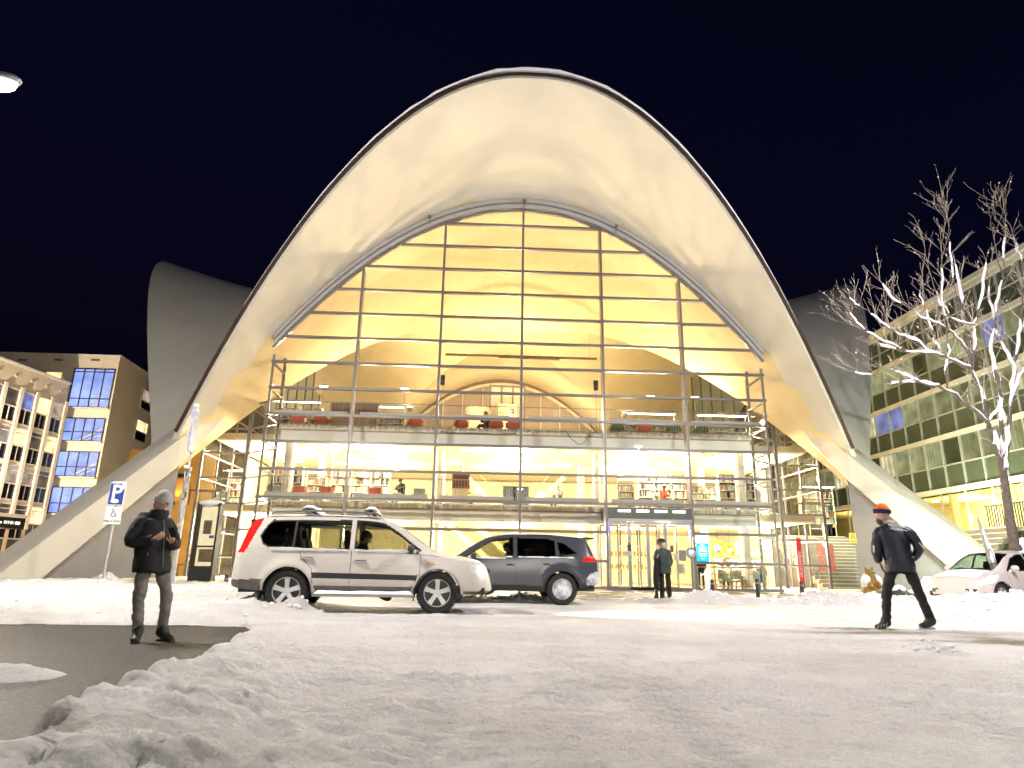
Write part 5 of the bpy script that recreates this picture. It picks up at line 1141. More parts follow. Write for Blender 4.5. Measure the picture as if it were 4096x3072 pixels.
# ---- bookcases with books
bk = [M('book %d' % i, c, .65) for i, c in enumerate(((.30,.25,.19),(.25,.05,.025),(.05,.08,.15),(.42,.40,.36),(.05,.045,.04),(.28,.16,.035),(.12,.13,.08),(.24,.21,.19)))]
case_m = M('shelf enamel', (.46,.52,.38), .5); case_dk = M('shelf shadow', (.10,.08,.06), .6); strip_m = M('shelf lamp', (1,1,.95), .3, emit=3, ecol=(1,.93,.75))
def bookcase(label, xa, xb, z, h, Y, group, lamp=True, endp=True, rows=5):
    x0, x1 = at(xa,1700,Y).x, at(xb,1700,Y).x; t = thing('bookcase', label, 'bookcase', ((x0+x1)/2,Y,z), group=group); d = .32; rnd = random.Random(xa)
    mb = MB().b2(x0,x0+.04,Y,Y+d,z,z+h).b2(x1-.04,x1,Y,Y+d,z,z+h); nb = max(1,round((x1-x0)/.95))
    for i in range(1,nb): x = lerp(x0,x1,i/nb); mb.b2(x-.015,x+.015,Y,Y+d,z,z+h)
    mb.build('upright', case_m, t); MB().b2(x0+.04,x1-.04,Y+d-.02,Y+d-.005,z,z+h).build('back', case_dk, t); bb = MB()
    for r in range(rows):
        zz_ = z+.08+(h-.12)*r/rows; MB().b2(x0+.04,x1-.04,Y,Y+d-.02,zz_-.025,zz_).build('shelf', case_m, t); x = x0+.05; hs = (h-.12)/rows
        while x < x1-.1:
            w_ = rnd.uniform(.022,.055); hb = hs*rnd.uniform(.58,.86)
            if rnd.random() < .06: x += rnd.uniform(.05,.2); continue
            bb.cur = rnd.choices(range(8),[5,2,1.5,5,1.5,1.5,1,3])[0]; bb.b2(x,x+w_*.93,Y+rnd.uniform(.01,.06),Y+.22,zz_,zz_+hb); x += w_
    tag(bb.build('books', bk, t), kind='stuff')
    if lamp:
        MB().b2(x0,x1,Y-.35,Y+.05,z+h+.22,z+h+.27).build('lamp_hood', M('hood grey', (.35,.32,.26), .5), t); MB().b2(x0+.05,x1-.05,Y-.30,Y-.05,z+h+.205,z+h+.218).build('lamp_strip', strip_m, t)
        for x in (x0+.03,x1-.03): MB().bar((x,Y+.03,z+h),(x,Y+.03,z+h+.22),.03,.03).build('bracket', case_m, t)
    return t
G3, G2 = 'bookcases on the top gallery', 'bookcases on the middle floor'
bookcase('lamp lit bookcase at the far left of the top gallery', 1105,1280, F3, 1.55, 4.6, G3); bookcase('lamp lit bookcase right of the brown cabinet on the top gallery', 1508,1618, F3, 1.5, 5., G3)
bookcase('lamp lit bookcase behind the green armchairs on the top gallery', 2486,2700, F3, 1.5, 5., G3); bookcase('lamp lit bookcase at the far right of the top gallery', 2790,2985, F3, 1.5, 5., G3)
bookcase('tall bookcase at the left end of the middle floor', 1095,1232, F2, 2.05, 5., G2); bookcase('wide tall bookcase behind the red chairs on the middle floor', 1345,1575, F2, 2.05, 5.5, G2)
bookcase('tall bookcase behind the reader in orange on the middle floor', 2540,2738, F2, 2.1, 5., G2); bookcase('tall bookcase at the right end of the middle floor', 2858,3020, F2, 2.1, 4.6, G2)
bookcase('narrow bookcase end in the gap left of the wide one on the middle floor', 1247,1325, F2, 1.9, 8., G2, rows=5); bookcase('narrow bookcase left of the reader in orange', 2462,2530, F2, 1.9, 8., G2); bookcase('narrow bookcase between the two tall ones on the right', 2750,2850, F2, 1.9, 8., G2)
bookcase('low bookcase behind the cafe tables on the ground floor', 2830,3010, .03, 1.6, 9., 'bookcases on the ground floor'); bookcase('ground floor bookcase behind the left wing glass', 780,930, .03, 1.7, 9.5, 'bookcases on the ground floor')
bookcase('middle floor bookcase behind the left wing glass', 940,1010, F2, 1.9, 8., G2); bookcase('middle floor bookcase behind the right wing glass', 3170,3300, F2, 1.9, 9.5, G2)
# brown cabinet on the top gallery
x0, x1 = at(1322,1650,3.6).x, at(1512,1650,3.6).x; cb = thing('wood_cabinet', 'wide brown wooden cabinet standing behind the top gallery railing', 'cabinet', ((x0+x1)/2,3.6,F3)); wd = M('walnut boards', (.20,.105,.035), .5, var=.3, vscale=3)
for i in range(4): MB().b2(lerp(x0,x1,i/4)+.005,lerp(x0,x1,(i+1)/4)-.005,3.6,4.0,F3,F3+1.58).build('door_panel', wd, cb)
MB().b2(x0-.02,x1+.02,3.58,4.02,F3+1.583,F3+1.62).build('top_board', wd, cb)
# ---- cabinet, panel and screen on the middle floor
p = at(1845,1900,3.2); cc = thing('display_case', 'reddish brown display case with a white bust on top, middle floor', 'cabinet', (p.x,3.2,F2)); MB().b2(p.x-.42,p.x+.42,3.2,3.7,F2+.9,F2+1.62).build('case', M('mahogany', (.19,.06,.02), .4, var=.2, vscale=4), cc); MB().b2(p.x-.40,p.x+.40,3.22,3.68,F2,F2+.9).build('plinth', M('pale wood', (.62,.52,.33), .6), cc); MB().b2(p.x-.36,p.x+.36,3.18,3.198,F2+1.0,F2+1.5).build('glass_door', M('case dark', (.10,.05,.025), .2), cc)
skin('bust', [(p.x,3.45,F2+1.64),(p.x,3.45,F2+1.78),(p.x,3.45,F2+1.92),(p.x,3.45,F2+2.05)], [(0,1),(1,2),(2,3)], [.16,.08,.075,.10], M('plaster bust', (.7,.66,.56), .7), cc)
p = at(2063,1990,2.4); tvs = thing('wall_screen', 'black switched-off screen standing behind the middle floor railing', 'screen', (p.x,2.4,F2)); MB().b2(p.x-.60,p.x+.60,2.40,2.48,F2+.1,F2+.95).build('panel', M('screen black', (.01,.01,.011), .2), tvs); MB().b2(p.x-.25,p.x+.25,2.35,2.6,F2,F2+.05).build('foot', black_i, tvs); MB().b2(p.x-.03,p.x+.03,2.44,2.5,F2+.05,F2+.12).build('neck', black_i, tvs)
# ---- crossing stair flights at the back of the middle and ground floors
ys_m = M('stair cream', (.62,.54,.34), .6)
def flight(label, x0, z0, x1, z1, Y, nm='stair_flight'):
    t = thing(nm, label, 'stairs', (x0,Y,z0)); n = 14
    for dy in (0,1.3): MB().bar((x0,Y+dy,z0+.1),(x1,Y+dy,z1+.1),.06,.30).build('string', ys_m, t)
    for i in range(n): f = (i+.5)/n; MB().b2(lerp(x0,x1,f)-.14,lerp(x0,x1,f)+.14,Y+.03,Y+1.27,lerp(z0,z1,f)+.08,lerp(z0,z1,f)+.12).build('tread', ys_m, t)
    MB().bar((x0,Y-.04,z0+1.05),(x1,Y-.04,z1+1.05),.04,.05).build('handrail', M('handrail oak', (.45,.33,.15), .5), t)
flight('stair flight falling to the right behind the middle floor case', at(1850,1900,14).x, F3-.4, at(2010,1900,14).x, F2+.6, 14.); flight('stair flight rising to the right behind the black screen', at(2060,1900,14).x, F2, at(2260,1900,14).x, F3-.5, 14.2)
flight('ground floor stair flight seen above the white car bonnet', at(1790,2200,12).x, F2-.4, at(1960,2200,12).x, 1.2, 12.); flight('ground floor stair flight left of the dark car roof', at(1905,2200,12.).x, F2-.4, at(2060,2200,12).x, 1.4, 13.6)
# ---- ceiling tracks with lamps
def track(label, xa, xb, y_, Y, z, n, group):
    x0, x1 = at(xa,y_,Y).x, at(xb,y_,Y).x; t = thing('ceiling_track', label, 'light track', ((x0+x1)/2,Y,z), group=group); MB().b2(x0,x1,Y-.03,Y+.03,z-.12,z-.08).b2(x0,x1,Y-.10,Y-.06,z-.05,z-.02).build('rail', M('track grey', (.45,.40,.30), .5), t)
    for i in range(n): x = lerp(x0,x1,(i+.5)/n); MB().b2(x-.55,x+.55,Y-.05,Y+.05,z-.17,z-.125).build('tube', M('tube lamp', (1,1,1), .3, emit=6, ecol=(1,.94,.78)), t)
    return t
GT = 'ceiling light tracks'; Z2, Z1 = F3-.34, F2-.34
track('front light track under the top gallery floor', 1160,3000,1800,4.6,Z2,9,GT); track('rear light track under the top gallery floor', 1480,2780,1870,9.,Z2,6,GT)
track('front light track in the ground floor ceiling', 1100,2430,2115,4.4,Z1,6,GT); track('rear light track in the ground floor ceiling', 1100,2430,2130,8.5,Z1,5,GT); track('light track in the cafe ceiling', 2780,3050,2130,5.,Z1,2,GT)
for lab, x0, x1 in (('slanting light track at the left of the middle floor',-9.6,-6.6),('slanting light track at the right of the middle floor',9.6,6.6)):
    t = thing('ceiling_track', lab, 'light track', (x0,6,Z2), group=GT); MB().bar((x0,4.2,Z2-.1),(x1,13,Z2-.1),.10,.05).build('rail', M('track grey', (.45,.40,.30), .5), t)
    for k in range(4): a = Vector((x0,4.2,Z2-.15)).lerp(Vector((x1,13,Z2-.15)),(k+.3)/4); b = Vector((x0,4.2,Z2-.15)).lerp(Vector((x1,13,Z2-.15)),(k+.7)/4); MB().bar(a,b,.08,.04).build('tube', M('tube lamp', (1,1,1), .3, emit=6, ecol=(1,.94,.78)), t)
# long dark lighting bar hung under the vault
a, b = at(1782,1418,9.), at(2388,1438,9.); lb = thing('pendant_bar', 'long dark lighting bar hung under the vault', 'light bar', ((a.x+b.x)/2,9,a.z)); MB().b2(a.x,b.x,8.95,9.05,b.z-.03,b.z+.10).build('bar', M('bar bronze', (.16,.12,.08), .5), lb); MB().b2(lerp(a.x,b.x,.35),lerp(a.x,b.x,.75),8.9,9.1,b.z-.12,b.z-.033).build('lamp_box', M('bar bronze', (.16,.12,.08), .5), lb)
for f in (.05,.5,.95): MB().tube([(lerp(a.x,b.x,f),9,b.z+.1),(lerp(a.x,b.x,f),9,shell_z(lerp(a.x,b.x,f),9)-.02)], .008, 5).build('cable', iron, lb)
# loudspeakers
for x, y, lab in ((1771,1521,'black loudspeaker on the wire left of centre'),(2383,1542,'black loudspeaker on a stand right of centre')):
    p = at(x,y,1.2); t = thing('loudspeaker', lab, 'loudspeaker', (p.x,1.2,p.z), group='loudspeakers behind the glass'); MB().box((p.x,1.2,p.z), (.20,.2,.46)).build('cabinet', M('speaker black', (.018,.018,.018), .6), t, bevel=.015); MB().lathe([(.001,-.11),(.07,-.11),(.08,-.10)], 14, (p.x,1.2,p.z-.08), 'y').build('cone', M('speaker cone', (.05,.05,.05), .4), t)
    MB().tube([(p.x,1.25,F3-.1),(p.x,1.25,p.z-.2)], .012, 6).build('stem', iron, t)
# cables drooping along the slab edge
for lab, pts_ in (('black cable sagging below the gallery edge right of centre',((2243,1724),(2262,1724),(2285,1755),(2315,1779),(2340,1768),(2362,1724))),('thin black cable along the gallery edge at centre',((1760,1726),(1830,1732),(1900,1731),(1980,1736),(2065,1734)))):
    tag(MB().tube([at(x,y,YF-.12) for x, y in pts_], .014, 6).build('loose_cable', black_i, smooth=True), lab, 'cable')
# ---- chairs, tables
def seat_chair(nm, label, cat, loc, rz, mat, kind='arm', group=None):
    t = thing(nm, label, cat, (0,0,0), 0, group); lm = M('chair leg', (.35,.2,.08), .5) if kind == 'cafe' else M('chair steel', (.25,.22,.2), .4, .5)
    if kind == 'arm':
        MB().box((0,0,.40), (.62,.60,.16)).build('seat', mat, t, bevel=.05); MB().box((0,.30,.66), (.66,.12,.50), rx=-.15).build('backrest', mat, t, bevel=.05)
        for s in (-1,1): MB().box((s*.36,.02,.50), (.10,.56,.24)).build('armrest', mat, t, bevel=.04)
    else:
        MB().box((0,0,.45), (.48,.46,.05)).build('seat', mat, t, bevel=.02); P = [[(.26*math.sin(a), .10+.16*math.cos(a), .50+.38*k/4) for a in [-1.5+3.0*j/10 for j in range(11)]] for k in range(5)]; MB().grid(P).build('backrest', mat, t, smooth=True)
    for sx in (-1,1):
        for sy in (-1,1): MB().tube([(sx*.20,sy*.18,.43),(sx*.25,sy*.24,0)], .014, 6).build('leg', lm, t)
    t.location = loc; t.rotation_euler = (0,0,rz); t.scale = (.86,.86,.86) if kind == 'arm' else (1,1,1); return t
red = M('red upholstery', (.50,.09,.035), .7); grn = M('green upholstery', (.07,.10,.035), .8); sage = M('sage shell', (.22,.34,.20), .5); ltb = M('pale seat', (.45,.5,.46), .6)
def chairs(items, z, Y, mat, nm='armchair', kind='arm', group=None):
    for x, lab, rz in items: p = at(x,1700,Y); seat_chair(nm, lab, 'chair', (p.x,Y,z), rz, mat, kind, group)
A3, A2 = 'armchairs on the top gallery', 'armchairs on the middle floor'
chairs(((1192,'red armchair at the left end of the top gallery',PI),(1285,'red armchair left of the brown cabinet on the top gallery',PI),(1665,'red armchair right of the bookcase on the top gallery',PI),(1845,'red armchair beside the seated woman on the top gallery',PI),(1985,'red armchair right of the seated woman on the top gallery',PI),(2052,'dark red armchair at the centre of the top gallery',PI),(2575,'small orange red chair between the green armchairs',PI)), F3, 2.6, red, group=A3)
chairs(((2465,'large green armchair at the column on the top gallery',PI),(2690,'green armchair before the lamp lit bookcase on the top gallery',PI),(2800,'green armchair right of the mullion on the top gallery',PI)), F3, 2.7, grn, group=A3)
chairs(((1232,'red chair before the left bookcase on the middle floor',PI),(1335,'red chair left of the mullion on the middle floor',PI),(1525,'red chair before the wide bookcase on the middle floor',PI)), F2, 2.7, red, group=A2)
chairs(((1145,'grey green chair at the left end of the middle floor',PI),(1695,'pale chair right of the reading man on the middle floor',PI)), F2, 2.7, ltb, group=A2)
CG = 'cafe chairs'; CT = 'cafe tables'; redm = M('table red', (.55,.05,.03), .4)
def cafe_table(label, x, Y):
    p = at(x,2330,Y); t = thing('cafe_table', label, 'table', (p.x,Y,.03), group=CT); MB().lathe([(.001,.72),(.36,.72),(.36,.745),(.001,.745)], 24, (p.x,Y,.03)).build('table_top', redm, t); MB().tube([(p.x,Y,.03),(p.x,Y,.75)], .04, 10).build('leg', redm, t); MB().lathe([(.001,0),(.25,0),(.22,.03),(.001,.04)], 18, (p.x,Y,.03)).build('base', redm, t)
for x, lab in ((2862,'red cafe table nearest the blue screen'),(2925,'middle red cafe table'),(2998,'red cafe table nearest the corner post')): cafe_table(lab, x, 2.4)
for x, Y, rz, lab in ((2893,2.1,-.6,'sage green cafe chair right of the first table'),(2912,3.1,.4,'sage green cafe chair behind the first gap'),(2945,2.0,.5,'sage green cafe chair before the middle table'),(2972,2.2,-.7,'sage green cafe chair right of the middle table'),(3015,2.9,PI,'sage green cafe chair by the corner post')): p = at(x,2330,Y); seat_chair('cafe_chair', lab, 'chair', (p.x,Y,.03), rz, sage, 'cafe', CG)
# cafe balls of yellow lamps
for x, y, r, lab, c in ((2870,2192,.40,'largest yellow leaf ball lamp over the cafe','y'),(2918,2200,.30,'middle yellow leaf ball lamp over the cafe','y'),(2962,2188,.32,'pale leaf ball lamp nearest the corner post','w')):
    p = at(x,y,4.2); t = thing('ball_lamp', lab, 'lamp', (p.x,4.2,p.z), group='leaf ball lamps over the cafe'); rnd = random.Random(x); mb = MB()
    for i in range(170):
        d = Vector((rnd.gauss(0,1),rnd.gauss(0,1),rnd.gauss(0,1))).normalized(); a = d.orthogonal().normalized(); b = d.cross(a); q_ = Vector((p.x,4.2,p.z))+d*r*rnd.uniform(.86,1.04); an = rnd.random()*6; u = (a*math.cos(an)+b*math.sin(an))*.07; v_ = d.cross(u).normalized()*.045; mb.quad(q_-u,q_-v_+d*.01,q_+u,q_+v_+d*.01)
    tag(mb.build('leaf_shade', M('leaf yellow' if c == 'y' else 'leaf white', (.80,.50,.06) if c == 'y' else (.8,.78,.7), .5), t), kind='stuff'); MB().ball((p.x,4.2,p.z), r*.35, 14, 10).build('bulb', M('warm bulb', (1,1,1), .3, emit=9, ecol=(1,.74,.32)), t, smooth=True); MB().tube([(p.x,4.2,p.z+r),(p.x,4.2,F2-.36)], .008, 5).build('cord', black_i, t)
    light('bulb_light', 'POINT', (p.x,4.2,p.z), 14, (1,.75,.35), .12, parent=t)
# lamp posts and pendants on the floors
glo = M('lamp globe', (1,1,1), .3, emit=12, ecol=(1,.96,.85))
for x, ytop, z, Y, lab in ((1337,1780,F2,3.6,'white twin globe floor lamp at the left of the middle floor'),(2546,1800,F2,3.6,'white twin globe floor lamp at the right of the middle floor')):
    p = at(x,ytop,Y); t = thing('floor_lamp', lab, 'lamp', (p.x,Y,z), group='twin globe floor lamps'); MB().tube([(p.x,Y,z),(p.x,Y,p.z-.05)], .03, 10).build('stem', M('lamp white', (.75,.72,.62), .4), t); MB().lathe([(.001,0),(.2,0),(.2,.03),(.001,.04)], 16, (p.x,Y,z)).build('base', M('lamp white', (.75,.72,.62), .4), t)
    for dz in (0,-.28): MB().ball((p.x,Y,p.z+dz), (.18,.18,.09), 14, 8).build('globe', glo, t, smooth=True)
for x, y, lab in ((1917,1968,'layered white table lamp left of the black screen'),(2162,1985,'layered white table lamp right of the black screen')):
    p = at(x,y,5.); t = thing('shade_lamp', lab, 'lamp', (p.x,5,p.z), group='layered white lamps on the middle floor')
    for k, r in enumerate((.12,.20,.27)): MB().lathe([(r*.5,.05),(r,0),(r*.98,-.015),(r*.45,.03)], 20, (p.x,5,p.z+.2-.13*k)).build('shade', glo if k == 1 else M('lamp white', (.75,.72,.62), .4, emit=.8), t, smooth=True)
    MB().tube([(p.x,5,F2),(p.x,5,p.z+.2)], .015, 6).build('stem', iron, t)
for x, Y, lab in ((1295,4.2,'tall uplighter at the left of the top gallery'),(1620,4.2,'tall uplighter right of the brown cabinet'),(2601,4.2,'tall reading lamp behind the green armchairs'),(2778,4.2,'tall reading lamp right of the green armchairs')):
    tp2 = at(x,1545+(x-1295)*.03,Y); t = thing('tall_lamp', lab, 'lamp', (tp2.x,Y,F3), group='tall lamps on the top gallery'); MB().tube([(tp2.x,Y,F3),(tp2.x,Y,tp2.z)], .015, 8).build('stem', iron, t); MB().box((tp2.x,Y,tp2.z+.03), (.42,.2,.06)).build('lamp_head', M('lamp head', (.5,.45,.35), .5), t); MB().box((tp2.x,Y,tp2.z-.005), (.36,.16,.008)).build('diffuser', glo, t)
# uplight floods washing the vault; front pair added to brighten the canopy
for x, Y, aim, e, lab in ((10.1,6.5,(10.6,5.4,11),420,'floodlight on the right of the top gallery washing the vault'),(-6.5,11.,(-2.5,16.5,16),1300,'floodlight left of the lift drum washing the vault'),(5.6,22.,(3.5,27.5,15),1500,'floodlight at the rear right of the top gallery'),(-5.6,22.,(-3.5,27.5,15),800,'floodlight at the rear left of the top gallery'),(1.5,11.5,(1.8,17.5,16),1100,'floodlight at the centre of the top gallery'),(-5.2,2.4,(-3.6,-4,17.5),750,'added floodlight at the left front of the top gallery to light the canopy'),(5.2,2.4,(3.6,-4,17.5),750,'added floodlight at the right front of the top gallery to light the canopy')):
    t = thing('floodlight', lab, 'floodlight', (x,Y,F3), group='floodlights on the top gallery'); MB().tube([(x,Y,F3),(x,Y,F3+1.0)], .025, 8).build('stand', iron, t); MB().box((x,Y,F3+1.08), (.28,.16,.16)).build('head', M('flood head', (.5,.47,.4), .5), t, bevel=.02)
    MB().box((x,Y,F3+1.166), (.24,.12,.006)).build('lens', M('flood lens', (1,1,1), .3, emit=8, ecol=(1,.85,.55)), t); light('flood_light', 'SPOT', (x,Y,F3+1.25), e, (1,.79,.46), .7 if Y < 3 else .12, aim=aim, spot=1.75, blend=.9, parent=t)
# room light: fluorescent fittings on each floor
def room_light(label, x, Y, z, sx_, sy_, e, col=(1,.85,.55)):
    t = thing('light_fitting', label, 'light fitting', (x,Y,z), group='ceiling light fittings'); MB().b2(x-.9,x+.9,Y-.14,Y+.14,z-.07,z-.004).build('tray', M('tray white', (.7,.68,.6), .5), t); MB().b2(x-.86,x+.86,Y-.1,Y+.1,z-.08,z-.072).build('tube', M('tube lamp', (1,1,1), .3, emit=6, ecol=(1,.94,.78)), t)
    light('fitting_light', 'POINT', (x,Y,z-.85), e, col, .30, parent=t)
for x, nm in ((-7.2,'left'),(0,'middle'),(7.2,'right')):
    for Y, dn in ((3.6,'front'),(10.5,'rear')): room_light('light fitting in the %s %s of the ground floor ceiling' % (dn,nm), x, Y, Z1, 4, 6, E_L1); room_light('light fitting in the %s %s of the middle floor ceiling' % (dn,nm), x, Y, Z2, 4, 6, E_L2)
for sx, nm in ((-1,'left'),(1,'right')):
    room_light('light fitting in the %s wing ground floor ceiling' % nm, sx*13.2, 7, Z1, 1.5, 3, E_L1*1.3, (1,.9,.68)); room_light('light fitting in the %s wing middle floor ceiling' % nm, sx*13.2, 7, Z2, 1.5, 3, E_L1*1.3, (1,.9,.68))
# hanging globe lamps over the gallery (the open hall is lit from these)
for x, Y, z, e, nm in ((-8.2,7.2,F3+1.6,E_L3,'left'),(0,10.,F3+2.6,E_L3*1.6,'centre'),(8.2,7.2,F3+1.6,E_L3,'right')):
    t = thing('gallery_lamp', 'slim standing lamp at the %s of the top gallery' % nm, 'lamp', (x,Y,F3), group='standing lamps on the top gallery'); MB().tube([(x,Y,F3),(x,Y,z-.1)], .02, 8).build('stem', iron, t); MB().ball((x,Y,z), (.10,.10,.08), 12, 8).build('globe', glo, t, smooth=True); light('gallery_light', 'POINT', (x,Y,z+.25), e, (1,.77,.43), .25, parent=t)
# ---- entrance: header box, doors, inner doors with yellow squares
dm = M('door frame', (.34,.33,.31), .4, .6); x0, x1 = DOOR[0]+.06, DOOR[1]-.06
vest = MB().b2(x0,x1,-.05,2.2,2.99,3.45).build('entrance_header', M('header green grey', (.10,.115,.09), .4, var=.2, vscale=2), facade)
for f in (.12,.34,.56,.78): MB().b2(lerp(x0,x1,f),lerp(x0,x1,f+.15),-.056,-.051,3.27,3.36).build('header_lamp', M('header strip', (.9,.9,.85), .4, emit=1.6, ecol=(1,.95,.8)), vest)
MB().b2(x0,x1,-.09,.09,2.88,2.985).build('door_head', dm, facade)
posts_x = [at(x,2300,0).x for x in (2440,2521,2596,2668,2750)]
def leaf(xa, xb, Y, nm, lab=None, bot=.02):
    mb = MB(); f = .07; mb.b2(xa,xa+f,Y-.03,Y+.03,bot,2.87).b2(xb-f,xb,Y-.03,Y+.03,bot,2.87).b2(xa+f,xb-f,Y-.03,Y+.03,bot,bot+.16).b2(xa+f,xb-f,Y-.03,Y+.03,2.78,2.87); o = mb.build(nm, dm, facade)
    MB().quad((xa+f,Y,bot+.16),(xb-f,Y,bot+.16),(xb-f,Y,2.78),(xa+f,Y,2.78)).build('pane', pane_m, o); return o
leaf(x0+.02,posts_x[1],.0,'side_light'); dl = leaf(posts_x[1]+.01,posts_x[2]-.005,-.02,'sliding_door'); d2 = leaf(posts_x[2]+.005,posts_x[3]-.01,-.02,'sliding_door'); leaf(posts_x[3],x1-.02,.0,'side_light')
for k in range(4): leaf(lerp(x0,x1,k/4)+.02,lerp(x0,x1,(k+1)/4)-.02,2.2,'inner_door')
yel = M('yellow marker', (.75,.45,.01), .5); wh = M('white marker', (.8,.8,.75), .5); mk = thing('door_marker', 'rows of yellow and white marker squares on the inner doors', 'stickers', (5.6,2.1,1)); yq = MB(); wq = MB()
for r_, z in enumerate((.92,1.02,1.48,1.58)):
    for k in range(17): x = x0+.35+k*.17; (yq if (k < 12 and not (r_ % 2 and k > 9)) else wq).b2(x,x+.085,2.155,2.163,z,z+.085)
for k in range(20): wq.b2(x0+.25+k*.16,x0+.33+k*.16,2.155,2.163,1.86,1.95)
tag(yq.build('yellow_squares', yel, mk), kind='stuff'); tag(wq.build('white_squares', wh, mk), kind='stuff')
def sheet(label, x, y, w_, h_, Y, mat, group=None, cat='notice'):
    p = at(x,y,Y); o = MB().b2(p.x-w_/2,p.x+w_/2,Y-.006,Y,p.z-h_/2,p.z+h_/2).build('notice_sheet', mat); tag(o, label, cat, group); return p
paper = M('notice paper', (.62,.58,.48), .7, var=.25, vscale=22); dkp = M('notice black', (.02,.02,.02), .5, var=.6, vscale=25, col2=(.10,.10,.10)); GN = 'notices stuck to the doors'
sheet('black notice on the left door post under a red mark', 2517,2191,.14,.26,-.08,dkp,GN); sheet('small red mark on the left door post', 2516,2172,.09,.08,-.085,M('red mark', (.6,.04,.04), .5),GN); sheet('grey typed notice on the left side light', 2511,2215,.29,.21,-.09,paper,GN); sheet('black notice beside the elderly man', 2687,2195,.14,.26,-.08,dkp,GN)
sheet('portrait poster on the right side light', 2730,2222,.30,.44,-.09,M('portrait poster', (.12,.12,.12), .4, var=.7, vscale=5, col2=(.4,.36,.32)),GN); sheet('pale notice low on the right side light', 2727,2275,.26,.40,-.085,paper,GN); sheet('framed notice left of the portrait poster', 2704,2228,.20,.28,-.088,paper,GN)
# blue glow tubes inside the entrance
for x, y0, y1, lab in ((2432,2083,2140,'blue light tube left of the door head'),(2757,2103,2150,'blue light tube right of the door head'),(2988,2108,2125,'faint blue light tube behind the cafe column')):
    a, b = at(x,y0,.35), at(x,y1,.35); tag(MB().tube([a,b], .035, 8).build('blue_tube', M('blue tube', (.1,.1,.9), .3, emit=3.0, ecol=(.05,.06,1))), lab, 'lamp', 'blue light tubes')
# blue information screen hung behind the glass
a, b = at(2782,2140,.3), at(2838,2247,.3); ds = thing('digital_screen', 'bright blue and white information screen behind the cafe glass', 'screen', ((a.x+b.x)/2,.3,b.z)); scw, sch = b.x-a.x, a.z-b.z
MB().b2(a.x,b.x,.3,.36,b.z,a.z).build('case', black_i, ds); MB().b2(a.x+.02,b.x-.02,.29,.297,b.z+.02,b.z+sch*.70).build('blue_field', M('screen blue', (.0,.1,.5), .3, emit=1.1, ecol=(.0,.32,.95)), ds); MB().b2(a.x+.02,b.x-.02,.29,.297,b.z+sch*.70,a.z-.02).build('white_field', M('screen white', (.8,.85,.9), .3, emit=1.3, ecol=(.85,.93,1)), ds)
scm = M('screen text', (1,1,1), .3, emit=1.4); mx_ = (a.x+b.x)/2
for k, (s_, z_, h_) in enumerate((('Skap',.62,.10),('lesestund',.53,.09),('hver lørdag kl. 12',.44,.05),('for barn og voksne',.39,.05),('Velkommen!',.30,.07),('Gratis inngang',.22,.05),('Plan 1',.12,.06))): text(s_, h_, scm, (mx_,.285,b.z+sch*z_), (PI/2,0,0), parent=ds, depth=.001)
MB().box((mx_-.15,.288,a.z-.2), (.08,.004,.06)).build('emblem', M('emblem blue', (.02,.2,.6), .4, emit=.4), ds)
# no smoking roundel, cafe sheet
p = at(2905,2240,.0); rn = thing('no_smoking_roundel', 'round no smoking sticker on the cafe glass', 'sticker', (p.x,-.02,p.z)); mb = MB(); mb.tube([(p.x+.09*math.cos(q_),-.02,p.z+.09*math.sin(q_)) for q_ in [2*PI*i/24 for i in range(25)]], .013, 6); mb.bar((p.x-.06,-.02,p.z+.06),(p.x+.06,-.02,p.z-.06),.012,.016); mb.build('ring', M('roundel red', (.45,.05,.03), .5), rn); MB().bar((p.x-.05,-.015,p.z),(p.x+.04,-.015,p.z),.01,.02).build('cigarette', blk_, rn)
sheet('small grey code panel on the cafe glass, code left blank', 2874,2206,.12,.17,-.03,M('panel grey', (.4,.38,.33), .6))
# red banner and red notice wall in the right wing
bx0 = at(3197,2240,3.2); bn = thing('red_banner', 'upright red banner with white lettering behind the right wing glass', 'banner', (bx0.x,3.2,.03)); MB().box((bx0.x,3.1,1.25), (.22,.04,2.4)).build('cloth', M('banner red', (.55,.02,.03), .6), bn); text('VELKOMMEN', .20, M('banner white', (.85,.8,.8), .5), (bx0.x,3.07,1.25), (PI/2,-PI/2,0), parent=bn)
wl = at(3262,2300,6.); ww = thing('red_mural', 'grey and red mural panel behind the right wing glass', 'panel', (wl.x,6,.03)); MB().b2(wl.x-.9,wl.x+.2,6,6.05,.03,2.3).build('grey_panel', M('mural grey', (.25,.24,.22), .5, var=.6, vscale=3, col2=(.5,.48,.44)), ww); MB().b2(wl.x+.205,wl.x+1.1,6,6.05,.03,2.3).build('red_panel', M('mural red', (.45,.03,.03), .5, var=.3, vscale=5, col2=(.6,.3,.28)), ww)
# handrails behind the glass on the ground floor
for lab, xa, xb in (('steel handrail behind the cafe glass',2790,3060),('steel handrail behind the right wing glass',3200,3275)):
    a, b = at(xa,2270,.9 if xa < 3100 else 4.2), at(xb,2270,.9 if xa < 3100 else 4.2); t = thing('handrail', lab, 'railing', (a.x,a.y,.03)); MB().tube([(a.x,a.y,1.05),(b.x,a.y,1.05)], .03, 8).build('rail', M('handrail oak', (.45,.33,.15), .5), t); MB().tube([(a.x,a.y,.25),(b.x,a.y,.25)], .02, 8).build('rail', iron, t)
    for i in range(5): x = lerp(a.x,b.x,i/4); MB().tube([(x,a.y,.03),(x,a.y,1.03)], .02, 8).build('post', iron, t)
